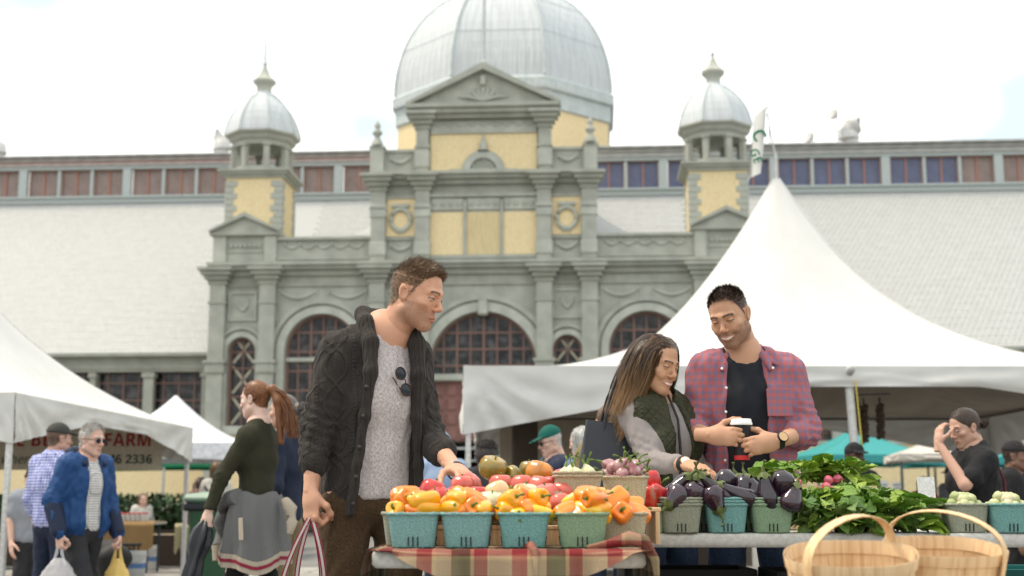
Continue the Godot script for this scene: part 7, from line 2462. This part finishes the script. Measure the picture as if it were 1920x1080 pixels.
	mb.lathe([Vector2(0.0415, 0.132), Vector2(0.043, 0.134), Vector2(0.043, 0.141), Vector2(0.0405, 0.143), Vector2(0.039, 0.154), Vector2(0.036, 0.156), Vector2(0.034, 0.151), Vector2(0, 0.151)], 28)
	part(mb, "lid", M.lid_white, cup)
	# ---- the woman in the olive vest
	var Cw := person("smiling woman with long highlighted hair in an olive quilted vest, touching an eggplant", V(0.59, 0, -5.32), 32.0, {
		"h": 1.53, "sex": "f", "cell": 0.0105, "fine": 0.0036, "hs": 0.985, "skin": Color(0.49, 0.275, 0.17), "hair": [Color(0.026, 0.014, 0.009), Color(0.05, 0.026, 0.014), Color(0.2, 0.115, 0.05), Color(0.03, 0.016, 0.01), Color(0.04, 0.02, 0.012)],
		"style": "long", "strands": 9000, "ho": {"len": 0.36, "part": 0.012, "w": 0.0011, "wave": 0.13, "tips": Color(0.24, 0.135, 0.055)}, "hyaw": 12.0, "hpitch": 16.0, "hroll": -4.0,
		"face": {"open": 0.12, "mood": "smile", "brow": Color(0.03, 0.018, 0.012), "lip": Color(0.42, 0.14, 0.12), "scalp": 0.95},
		"j": {"head": V(-0.045, 1.392, 0.045), "neck": V(-0.02, 1.252, -0.01), "chest": V(0.0, 1.09, 0.0), "pelvis": V(0.0, 0.83, 0.0), "sR": V(-0.142, 1.19, 0.0), "sL": V(0.135, 1.195, -0.02), "eR": V(-0.14, 1.0, 0.115), "wR": V(-0.15, 0.988, 0.345), "eL": V(0.19, 1.0, 0.0), "wL": V(0.12, 0.93, 0.16)},
		"hands": {"R": ["pinch", V(-0.14, -0.16, 1.0), V(0.15, -1.0, -0.1)], "L": ["relax", V(-0.4, -0.4, 0.8), V(-0.6, -0.5, -0.4)]},
		"tops": [
			{"name": "sweater", "mat": M.sweater_grey, "fat": 0.004, "sleeve": 0.84, "hem": 0.74, "neck": 0.06, "cell": 0.0085, "bunch": 0.003, "fold": 0.006},
			{"name": "vest", "mat": M.vest_olive, "fat": 0.022, "sleeve": 0.0, "hem": 0.7, "neck": 0.058, "open": 0.034, "openb": 0.05, "ox": 0.02, "cell": 0.0085, "fold": 0.008, "extra": func(tf: Field, j: Dictionary):
				tf.cap(j.neck + V(0, -0.01, -0.02), j.neck + V(0, 0.03, 0.0), 0.075, 0.07, 0.02)
				for s in ["sR", "sL"]: tf.cap(j[s] + V(signf(j[s].x) * 0.03, 0.02, 0), j[s] + V(signf(j[s].x) * 0.03, -0.09, 0), 0.052, 0.045, 0.01, 1)}],
		"bottom": {"mat": M.jeans, "fat": 0.006}})
	mb = MB.new()
	mb.tube(PackedVector3Array([V(-0.015, 1.27, 0.07), V(-0.012, 1.17, 0.125), V(-0.016, 1.05, 0.142), V(-0.025, 0.9, 0.145), V(-0.03, 0.72, 0.15)]), [0.005], 6)
	part(mb, "zip", M.strap_black, Cw)
	wrist_band(Cw, V(-0.149, 0.99, 0.322), V(0.0, -0.1, 1.0), 0.0265, 0.02, M.strap_black)
	watch_face(Cw, V(-0.162, 1.0, 0.348), V(-0.45, 0.35, 0.85), 0.0195, M.brass, M.dial_white)
	wrist_band(Cw, V(-0.185, 0.96, 0.475), V(-0.14, -0.2, 1.0), 0.0085, 0.005, M.brass, "ring")
	# tote bag on her shoulder
	var tb := thing("tote_bag", "dark navy leather tote bag hanging from the woman's shoulder", "bag", V(0.405, 0.925, -5.27), deg_to_rad(14))
	mb = MB.new()
	rg = []
	for q in [[0.15, 0.07, -0.1], [0.152, 0.072, -0.03], [0.14, 0.055, 0.1], [0.122, 0.03, 0.2], [0.118, 0.024, 0.232], [0.112, 0.02, 0.23], [0.115, 0.03, 0.15]]:
		var R := PackedVector3Array()
		for i in 36:
			var a := TAU * i / 36.0
			R.append(V(signf(sin(a)) * pow(absf(sin(a)), 0.7) * q[0], q[2] + (0.015 * absf(sin(a)) if q[2] > 0.19 else 0.0), signf(cos(a)) * pow(absf(cos(a)), 0.7) * q[1] * (1.0 + 0.12 * sin(a * 3.0 + q[2] * 9.0))))
		rg.append(R)
	mb.skin(rg, true, true, false)
	part(mb, "bag_body", M.leather_navy, tb)
	for s in [-1.0, 1.0]:
		mb = MB.new()
		var path := PackedVector3Array()
		for i in 15:
			var f := i / 14.0
			path.append(V(lerpf(-0.06, 0.075, f) + 0.03 * sin(f * PI), 0.17 + 0.3 * pow(sin(PI * f), 0.75), s * 0.028 * (1.0 - 0.6 * sin(PI * f)) + 0.02 * sin(PI * f)))
		mb.tube(path, [0.0065], 8, true, 0.6)
		part(mb, "strap", M.leather_navy, tb)
	boxpart("hanging_tab", V(0.07, 0.02, 0.078), V(0.035, 0.22, 0.006), M.leather_navy, tb, 0.002, rz(28))

func tomato_mesh() -> ArrayMesh:
	var vn := fnl(14.0, 85, 3)
	var bd := lobed([Vector2(0.001, 0.028), Vector2(0.009, 0.0295), Vector2(0.02, 0.0325), Vector2(0.031, 0.028), Vector2(0.039, 0.014), Vector2(0.0405, -0.002), Vector2(0.036, -0.018), Vector2(0.026, -0.029), Vector2(0.012, -0.034), Vector2(0.0, -0.0335)], 30, func(a, t): return [1.0 + 0.04 * cos(a * 5.0) * (1.0 - t), 0.0])
	tinted(bd, func(p: Vector3): return Color(0.56, 0.07, 0.05).lerp(Color(0.62, 0.14, 0.1), clampf(0.5 + vn.get_noise_3dv(p * 1.6), 0, 1)))
	return bd.mesh()

func glasses(t: Node3D, m: Material) -> void:
	var hx: Transform3D = t.get_meta("hx")
	for s in [-1.0, 1.0]:
		var mb := MB.new()
		var ring := PackedVector3Array()
		for i in 15: ring.append(hx * V(s * 0.032 + cos(TAU * i / 14.0) * 0.022, -0.002 + sin(TAU * i / 14.0) * 0.016, 0.094))
		mb.tube(ring, [0.0024], 5, false)
		mb.tube(PackedVector3Array([hx * V(s * 0.054, 0.002, 0.092), hx * V(s * 0.077, 0.006, 0.03), hx * V(s * 0.08, 0.004, -0.015)]), [0.0022], 5)
		part(mb, "glasses_frame", m, t)
		mb = MB.new()
		mb.lathe([Vector2(0.021, 0.0), Vector2(0.0, 0.001)], 14, hx * xf(V(s * 0.032, -0.002, 0.0935), Basis.from_scale(V(1, 0.75, 1)) * rx(90)))
		part(mb, "lens", M.lens, t)

func carrier_bag(label: String, at: Vector3, w: float, h: float, m: Material, sd: int) -> Node3D:
	var t := thing("carrier_bag", label, "bag", at)
	var n := fnl(7.0, sd, 3)
	var mb := MB.new()
	var rr := []
	for j in 17:
		var f := j / 16.0
		var r := w * (0.1 + 0.9 * pow(sin(PI * minf(0.03 + f * 0.62, 0.62)), 0.9)) if f < 0.95 else w * (0.82 if f < 0.98 else 0.3)
		var R := PackedVector3Array()
		for i in 32:
			var a := TAU * i / 32.0
			var wr := 1.0 + 0.16 * n.get_noise_3d(sin(a) * 1.2, f * 1.6, cos(a) * 1.2) + 0.06 * sin(a * 7.0 + f * 2.0) * (1.0 - f)
			R.append(V(sin(a) * r * wr, -0.1 - (h - 0.1) * f, cos(a) * r * wr * 0.6))
		rr.append(R)
	rr.reverse()
	mb.skin(rr, true, true, false)
	part(mb, "film", m, t)
	for s in [-1.0, 1.0]:
		mb = MB.new()
		mb.tube(PackedVector3Array([V(s * 0.012, 0.0, 0), V(s * 0.02, -0.07, 0.0), V(s * w * 0.3, -0.15, 0)]), [0.009, 0.012, 0.02], 8, true, 0.5)
		part(mb, "handle", m, t)
	return t

func people_back() -> void:
	var mb: MB
	var film := mat("film", Color(0.86, 0.86, 0.87, 0.42), 0.3)
	film.transparency = BaseMaterial3D.TRANSPARENCY_ALPHA; film.roughness = 0.3
	mat("film_yellow", C(0.78, 0.56, 0.17), 0.45, "cloth", 3.0)
	M.film_yellow.backlight_enabled = true; M.film_yellow.backlight = C(0.3, 0.2, 0.04)
	mat("emblem_green", C(0.02, 0.14, 0.04), 0.6)
	# ---- red-haired woman with a sweater tied round her waist, and her companion
	var R := person("woman with auburn ponytail, dark green top and grey sweater tied at her waist", V(-1.553, -0.13, -8.2), -105.0, {
		"h": 1.73, "sex": "f", "cell": 0.013, "fine": 0.005, "skin": Color(0.64, 0.44, 0.36), "hair": [Color(0.16, 0.06, 0.022), Color(0.24, 0.1, 0.035), Color(0.11, 0.04, 0.016)],
		"style": "pony", "strands": 3800, "ho": {"tie": V(0, 0.05, -0.118), "len": 0.46, "bun": 0.03, "w": 0.0024}, "hyaw": -8.0, "hpitch": 4.0,
		"face": {"open": 0.5, "scalp": 0.95},
		"j": {"head": V(0.0, 1.612, 0.03), "neck": V(0.0, 1.455, 0.0), "chest": V(0, 1.26, 0), "pelvis": V(0, 0.96, 0), "sL": V(0.15, 1.37, 0.0), "sR": V(-0.15, 1.37, 0.0), "eL": V(0.2, 1.14, 0.13), "wL": V(0.225, 0.92, 0.2), "eR": V(-0.2, 1.12, 0.05), "wR": V(-0.18, 0.9, 0.2), "hL": V(0.085, 0.93, 0), "hR": V(-0.085, 0.93, 0), "kL": V(0.09, 0.5, 0.1), "kR": V(-0.09, 0.5, -0.06), "aL": V(0.09, 0.1, 0.05), "aR": V(-0.09, 0.1, -0.25)},
		"hands": {"L": ["grip", V(0.05, -1, 0.15), V(-1, 0, 0)]},
		"tops": [{"name": "top", "mat": M.sweater_green, "fat": 0.007, "sleeve": 0.97, "hem": 0.94, "neck": 0.05, "bunch": 0.002, "fold": 0.006}],
		"bottom": {"mat": M.black_cloth, "fat": 0.0, "name": "leggings"}})
	# the tied sweater: a skirt of knit with a cream and red hem, sleeves knotted in front
	mb = MB.new()
	var rings := []
	for j in 15:
		var f := j / 14.0
		var Rg := PackedVector3Array()
		for i in 40:
			var a := PI * 0.2 + (TAU - PI * 0.4) * i / 39.0
			var r := 0.14 + 0.05 * pow(f, 0.7) + (0.016 * sin(a * 7.0 + f * 2.0) + 0.009 * sin(a * 17.0 - f * 3.0)) * (0.3 + 0.7 * f)
			Rg.append(V(sin(a) * r * 1.2, 1.04 - 0.36 * f + 0.03 * sin(a * 2.0 + 0.5) * f + 0.012 * sin(a * 5.0), cos(a) * r))
		rings.append(Rg)
	rings.reverse()
	mb.skin(rings, false)
	part(mb, "tied_sweater", M.tied_grey, R)
	for q in [[0.68, 0.60, M.knit_cream, 0.008], [0.652, 0.632, M.webbing_red, 0.012]]:
		mb = MB.new()
		rings = []
		for j in 3:
			var Rg := PackedVector3Array()
			for i in 40:
				var a := PI * 0.2 + (TAU - PI * 0.4) * i / 39.0
				var r: float = 0.186 + q[3] + 0.016 * sin(a * 7.0 + 2.0) + 0.009 * sin(a * 17.0 - 3.0)
				Rg.append(V(sin(a) * r * 1.2, lerpf(q[1], q[0], j / 2.0) + 0.03 * sin(a * 2.0 + 0.5) + 0.012 * sin(a * 5.0), cos(a) * r))
			rings.append(Rg)
		mb.skin(rings, false)
		part(mb, "sweater_hem", q[2], R)
	for s in [-1.0, 1.0]:
		mb = MB.new()
		mb.tube(PackedVector3Array([V(s * 0.17, 1.02, 0.04), V(s * 0.1, 1.0, 0.16), V(s * 0.03, 0.97, 0.21), V(-s * 0.02, 0.86, 0.22), V(s * 0.05, 0.72, 0.21)]), [0.05, 0.045, 0.04, 0.05, 0.045], 12)
		part(mb, "tied_sleeve", M.tied_grey, R)
		mb = MB.new()
		mb.tube(PackedVector3Array([V(s * 0.048, 0.73, 0.21), V(s * 0.055, 0.64, 0.2)]), [0.047, 0.044], 12)
		part(mb, "sleeve_cuff", M.knit_cream, R)
	mb = MB.new()
	mb.box(V(0.255, 0.83, -0.03), V(0.006, 0.13, 0.028), rz(4) * rx(6), 0.002)
	part(mb, "pocket_trim", M.knit_cream, R)
	mb = MB.new()
	mb.tube(PackedVector3Array([V(0.02, 1.0, -0.2), V(0.05, 0.95, -0.25), V(0.07, 0.87, -0.27), V(0.075, 0.8, -0.26)]), [0.03, 0.045, 0.048, 0.025], 12, true, 0.7)
	part(mb, "hood_lining", M.knit_cream, R)
	# folded umbrella in her hand
	var um := thing("folded_umbrella", "black folded umbrella held point down by the woman with the ponytail", "umbrella", at_world(R, V(0.228, 0.86, 0.22)))
	um.basis = ry(-105) * rx(-6) * rz(14)
	mb = MB.new()
	rings = []
	for j in 12:
		var f := j / 11.0
		var Rg := PackedVector3Array()
		for i in 24:
			var a := TAU * i / 24.0
			var r: float = [0.02, 0.05, 0.062, 0.06, 0.045, 0.052, 0.055, 0.05, 0.042, 0.033, 0.022, 0.006][j] * (1.0 + 0.22 * sin(a * 6.0 + f * 4.0))
			Rg.append(V(sin(a) * r, 0.02 - 0.62 * f, cos(a) * r))
		rings.append(Rg)
	rings.reverse()
	mb.skin(rings, true, true, true)
	part(mb, "folded_cloth", M.bag_black, um)
	mb = MB.new()
	mb.tube(PackedVector3Array([V(0, 0.08, 0), V(0, -0.66, 0)]), [0.007], 6)
	part(mb, "shaft", M.steel, um)
	mb = MB.new()
	mb.lathe([Vector2(0.018, -0.02), Vector2(0.017, 0.07), Vector2(0.01, 0.09), Vector2(0, 0.092)], 10)
	part(mb, "grip", M.dark, um)
	person("woman with a grey knotted bun and navy top, walking beside the woman with the ponytail", V(-1.5, -0.17, -8.9), -100.0, {
		"h": 1.74, "sex": "f", "cell": 0.016, "fine": 0.0055, "skin": Color(0.5, 0.3, 0.22), "hair": [Color(0.1, 0.085, 0.075), Color(0.2, 0.18, 0.165), Color(0.06, 0.05, 0.045)],
		"style": "bun", "strands": 2200, "ho": {"tie": V(0, 0.01, -0.118), "bun": 0.05, "w": 0.002}, "hyaw": -6.0,
		"tops": [{"name": "top", "mat": M.navy_cloth, "fat": 0.012, "sleeve": 0.97, "hem": 0.9}], "bottom": {"mat": M.khaki_cloth, "fat": 0.02}})
	# ---- the man in the blue jacket with his two bags, and the man walking the other way
	var Bj := person("grey-haired man in a blue hooded jacket and checked shirt, carrying two bags", V(-3.2, -0.2, -10.1), 58.0, {
		"h": 1.64, "sex": "m", "cell": 0.014, "fine": 0.005, "skin": Color(0.6, 0.38, 0.3), "hair": [Color(0.5, 0.5, 0.48), Color(0.38, 0.37, 0.35), Color(0.6, 0.6, 0.58)],
		"style": "short", "strands": 2600, "ho": {"side": 0.014, "top": 0.03, "w": 0.0018}, "hyaw": 6.0, "hpitch": 6.0, "face": {"brow": Color(0.3, 0.28, 0.26), "scalp": 0.8},
		"j": {"head": V(0.0, 1.522, 0.055), "neck": V(0, 1.385, 0.0), "eR": V(-0.26, 1.07, -0.04), "wR": V(-0.26, 0.83, 0.06), "eL": V(0.24, 1.05, 0.0), "wL": V(0.25, 0.82, 0.1), "kR": V(-0.09, 0.48, 0.14), "aR": V(-0.09, 0.1, 0.08), "kL": V(0.09, 0.48, -0.06), "aL": V(0.09, 0.13, -0.3)},
		"hands": {"R": ["grip", V(0, -1, 0.1), V(1, 0, 0)], "L": ["grip", V(0, -1, 0.1), V(-1, 0, 0)]},
		"tops": [{"name": "shirt", "mat": M.check_shirt, "fat": 0.004, "sleeve": 0.2, "hem": 0.8, "neck": 0.06, "vee": 0.02}, {"name": "jacket", "mat": M.jacket_blue, "fat": 0.022, "sleeve": 0.98, "hem": 0.71, "neck": 0.075, "open": 0.06, "openb": 0.1, "flare": 0.02, "fold": 0.014, "bunch": 0.004}],
		"bottom": {"mat": M.charcoal_cloth, "fat": 0.014}})
	glasses(Bj, M.strap_black)
	var hf := Field.new(V(-0.25, 1.2, -0.25), V(0.25, 1.55, 0.2), 0.014)
	for s in [-1.0, 1.0]:
		hf.cap(V(0, 1.43, -0.11), V(s * 0.1, 1.42, -0.05), 0.045, 0.042, 0.03)
		hf.cap(V(s * 0.1, 1.42, -0.05), V(s * 0.09, 1.34, 0.09), 0.042, 0.026, 0.03)
	mb = MB.new()
	hf.mesh_into(mb)
	part(mb, "hood", M.jacket_navy, Bj)
	for s in ["R", "L"]:
		var bf := Field.new(V(-0.5, 0.7, -0.3), V(0.5, 1.4, 0.3), 0.016)
		var j: Dictionary = Bj.get_meta("joints")
		bf.cap(j["e" + s].lerp(j["w" + s], 0.2), j["e" + s].lerp(j["w" + s], 0.9), 0.068, 0.06, 0.01)
		mb = MB.new()
		bf.mesh_into(mb)
		part(mb, "lower_sleeve", M.jacket_navy, Bj)
	var hr := at_world(Bj, V(-0.26, 0.75, 0.07))
	var cb := carrier_bag("clear plastic bag of apples in the hand of the man in the blue jacket", hr + V(0, 0.01, 0), 0.16, 0.42, M.film, 5)
	for k in 14:
		var a := k * 2.4
		var r := 0.1 * sqrt((k % 9) / 9.0)
		mb = MB.new()
		mb.lathe([Vector2(0, -0.032), Vector2(0.02, -0.03), Vector2(0.036, -0.005), Vector2(0.034, 0.018), Vector2(0.018, 0.032), Vector2(0.004, 0.027)], 12)
		var ap := one(mb, "apple", M.apple_a if k % 3 else M.apple_b, "red and yellow apple inside the clear plastic bag", "apple", hr + V(r * sin(a), -0.33 + (0.06 if k > 8 else 0.0), r * cos(a) * 0.55), 0.0, "apples in the clear bag")
	var hl := at_world(Bj, V(0.25, 0.74, 0.11))
	var yb := carrier_bag("yellow plastic bag with a round green emblem, carried by the man in the blue jacket", hl, 0.115, 0.42, M.film_yellow, 9)
	mb = MB.new()
	mb.lathe([Vector2(0.036, 0), Vector2(0.036, 0.004), Vector2(0.027, 0.004), Vector2(0.027, 0), Vector2(0.036, 0)], 20, xf(V(0.03, -0.33, 0.072), rx(80)))
	part(mb, "emblem", M.emblem_green, yb)
	mb = MB.new()
	mb.lathe([Vector2(0.02, 0), Vector2(0.016, 0.005), Vector2(0, 0.006)], 12, xf(V(0.03, -0.33, 0.072), rx(80) * Basis.from_scale(V(1, 1, 0.6))))
	part(mb, "emblem", M.emblem_green, yb)
	var ck := person("man in a grey cap and blue checked shirt, walking away past another", V(-3.7, -0.2, -10.9), 152.0, {
		"h": 1.68, "sex": "m", "cell": 0.017, "fine": 0.006, "skin": Color(0.46, 0.27, 0.2), "hair": [Color(0.07, 0.045, 0.03)], "style": "short", "strands": 700, "ho": {"side": 0.01, "top": 0.01, "w": 0.002}, "cap": M.cap_grey, "hyaw": -20.0,
		"tops": [{"name": "shirt", "mat": M.bluecheck_shirt, "fat": 0.022, "sleeve": 0.72, "hem": 0.86, "fold": 0.012, "bunch": 0.004}], "bottom": {"mat": M.navy_cloth, "fat": 0.016}})
	# [label, x, dist, h, yaw, sex, hair style, hair colours, top material, sleeve, trousers, skin, extras]
	var dk := [Color(0.03, 0.02, 0.016), Color(0.05, 0.032, 0.022)]
	var br := [Color(0.11, 0.06, 0.03), Color(0.16, 0.09, 0.045), Color(0.08, 0.045, 0.022)]
	var gh := [Color(0.42, 0.42, 0.4), Color(0.55, 0.55, 0.53), Color(0.25, 0.25, 0.24)]
	var fair := Color(0.58, 0.37, 0.29)
	var L := [
		["person in a pale blue cap and shirt, standing behind the man in the cardigan", -0.68, 13.0, 1.72, 170, "m", "short", br, M.paleblue_cloth, 0.3, M.navy_cloth, fair, {"cap": M.paleblue_cloth}],
		["person with dark curly hair under a black cap, seen from behind in a dark jacket", -0.219, 11.5, 1.56, 178, "m", "curly", dk, M.charcoal_cloth, 0.97, M.charcoal_cloth, fair, {"cap": M.cap_black, "beanie": true, "ho": {"top": 0.05, "w": 0.004}, "strands": 1500}],
		["older man in a green cap, glasses and navy jacket, looking down", 0.337, 11.0, 1.66, -70, "m", "short", gh, M.jacket_navy, 0.97, M.charcoal_cloth, fair, {"cap": M.cap_green, "glasses": true, "hpitch": 14.0, "ho": {"side": 0.006, "top": 0.01, "w": 0.002}}],
		["woman with a silver bob and blue floral tee, seen from behind", 0.548, 10.2, 1.62, -125, "f", "bob", gh, M.floral_tee, 0.3, M.navy_cloth, fair, {"ho": {"len": 0.21, "w": 0.0022, "wave": 0.1}, "strands": 2200, "hpitch": 8.0}],
		["person with tousled brown hair, mostly hidden behind the tote bag", 0.646, 9.0, 1.68, 175, "f", "bun", br, M.khaki_cloth, 0.9, M.navy_cloth, fair, {"ho": {"tie": V(0, 0.02, -0.11), "bun": 0.045, "w": 0.002}, "strands": 1400}],
		["person in a black cap and black top beside the marquee pole", 3.05, 12.0, 1.56, 15, "m", "short", dk, M.black_cloth, 0.5, M.black_cloth, Color(0.07, 0.035, 0.022), {"cap": M.cap_black}],
		["small far man in a dark cap and grey tee below the cream canopy", 6.21, 19.0, 1.55, -60, "m", "short", dk, M.grey_cloth, 0.3, M.navy_cloth, fair, {"cap": M.cap_grey}],
		["far person in a red top next to the man in the grey tee", 5.98, 19.6, 1.42, 160, "f", "bob", dk, M.red_cloth, 0.4, M.lime_cloth, fair, {"ho": {"len": 0.18, "w": 0.004}}],
		["man in a black cap and black top behind the woman with the bun", 4.1, 11.0, 1.53, 60, "m", "short", dk, M.black_cloth, 0.9, M.black_cloth, Color(0.2, 0.11, 0.075), {"cap": M.cap_black}],
		["person with brown hair at the far end of the sprout table, under the teal canopy", 4.36, 11.6, 1.5, -20, "f", "bob", dk, M.khaki_cloth, 0.9, M.navy_cloth, Color(0.25, 0.14, 0.1), {"ho": {"len": 0.2, "w": 0.003}}],
		["woman in a white top seen from behind, next to the green bin", -3.95, 18.0, 1.6, 172, "f", "bob", br, M.white_cloth, 0.9, M.khaki_cloth, fair, {"ho": {"len": 0.16, "w": 0.004}, "strap": true}],
		["brown-haired person in white bending behind the jars", -6.02, 22.0, 1.18, 30, "f", "bob", br, M.white_cloth, 0.6, M.navy_cloth, fair, {"ho": {"len": 0.16, "w": 0.004}}],
		["youth in a pale green tee with a maroon backpack at the farm stall", -5.35, 22.9, 1.4, 80, "m", "short", dk, M.lime_cloth, 0.35, M.navy_cloth, fair, {"pack": true, "hpitch": 15.0}],
		["person in a red shirt beside the youth with the backpack", -5.2, 23.5, 1.42, -30, "m", "short", br, M.red_cloth, 0.6, M.charcoal_cloth, fair, {}],
		["person in a brown plaid shirt by the white canopy leg", -4.72, 20.4, 1.42, 150, "m", "short", dk, M.brown_shirt, 0.9, M.charcoal_cloth, fair, {}],
		["person in a grey-blue tee behind the man in the checked shirt", -4.62, 13.0, 1.36, 40, "m", "short", dk, M.grey_cloth, 0.3, M.charcoal_cloth, fair, {}]]
	for q in L:
		var far: float = q[2]
		var P := {"h": q[3], "sex": q[5], "style": q[6], "hair": q[7], "strands": 500 if far > 14.0 else 1000, "skin": q[11], "cell": 0.026 if far > 14.0 else 0.02, "fine": 0.008 if far > 14.0 else 0.0065, "tops": [{"name": "top", "mat": q[8], "fat": 0.018, "sleeve": q[9], "hem": q[3] * 0.5, "fold": 0.01}], "bottom": {"mat": q[10], "fat": 0.012}}
		P.merge(q[12])
		if not P.has("ho"): P["ho"] = {"side": 0.012, "top": 0.025, "w": 0.004}
		var t := person(q[0], V(q[1], -0.2 if far > 10.0 else gy(far), -far), q[4], P)
		if P.has("glasses"): glasses(t, M.strap_black)
		if P.has("pack"): boxpart("backpack", V(0, q[3] * 0.72, -0.19), V(0.28, 0.38, 0.16), M.maroon_cloth, t, 0.05)
		if P.has("strap"):
			mb = MB.new()
			mb.tube(PackedVector3Array([V(0.12, q[3] * 0.8, -0.11), V(-0.02, q[3] * 0.68, -0.15), V(-0.14, q[3] * 0.55, -0.12)]), [0.014], 6)
			part(mb, "bag_strap", M.strap_black, t)
	# ---- the woman in black rubbing her brow
	var K := person("woman in a black tee, dark hair in a bun, hand raised to her brow", V(2.745, -0.125, -8.0), -75.0, {
		"h": 1.53, "sex": "f", "cell": 0.014, "fine": 0.005, "skin": Color(0.5, 0.3, 0.22), "hair": [Color(0.035, 0.02, 0.015), Color(0.06, 0.035, 0.024)],
		"style": "bun", "strands": 2600, "ho": {"tie": V(0, -0.02, -0.12), "bun": 0.032, "w": 0.0018}, "hyaw": 0.0, "hpitch": 18.0, "face": {"open": 0.1},
		"j": {"head": V(-0.005, 1.42, 0.045), "neck": V(0, 1.285, 0.0), "sR": V(-0.14, 1.215, -0.01), "sL": V(0.14, 1.21, 0.02), "eL": V(0.19, 1.08, 0.19), "wL": V(0.05, 1.325, 0.262), "eR": V(-0.19, 1.0, 0.0), "wR": V(-0.15, 0.8, 0.13)},
		"hands": {"L": ["hold", V(-0.1, 1.0, -0.2), V(-0.2, -0.2, -1.0)]},
		"tops": [{"name": "tee", "mat": M.black_cloth, "fat": 0.02, "sleeve": 0.36, "hem": 0.74, "neck": 0.062, "fold": 0.01}], "bottom": {"mat": M.black_cloth, "fat": 0.01}})
	for q in [[V(0.06, 1.27, -0.09), V(0.14, 1.24, 0.05), V(0.13, 1.05, 0.15), V(0.06, 0.82, 0.15)], [V(0.06, 1.27, -0.09), V(0.1, 1.1, -0.135), V(0.08, 0.8, -0.14)]]:
		mb = MB.new()
		mb.tube(PackedVector3Array(q), [0.009], 6)
		part(mb, "bag_strap", M.maroon_cloth, K)
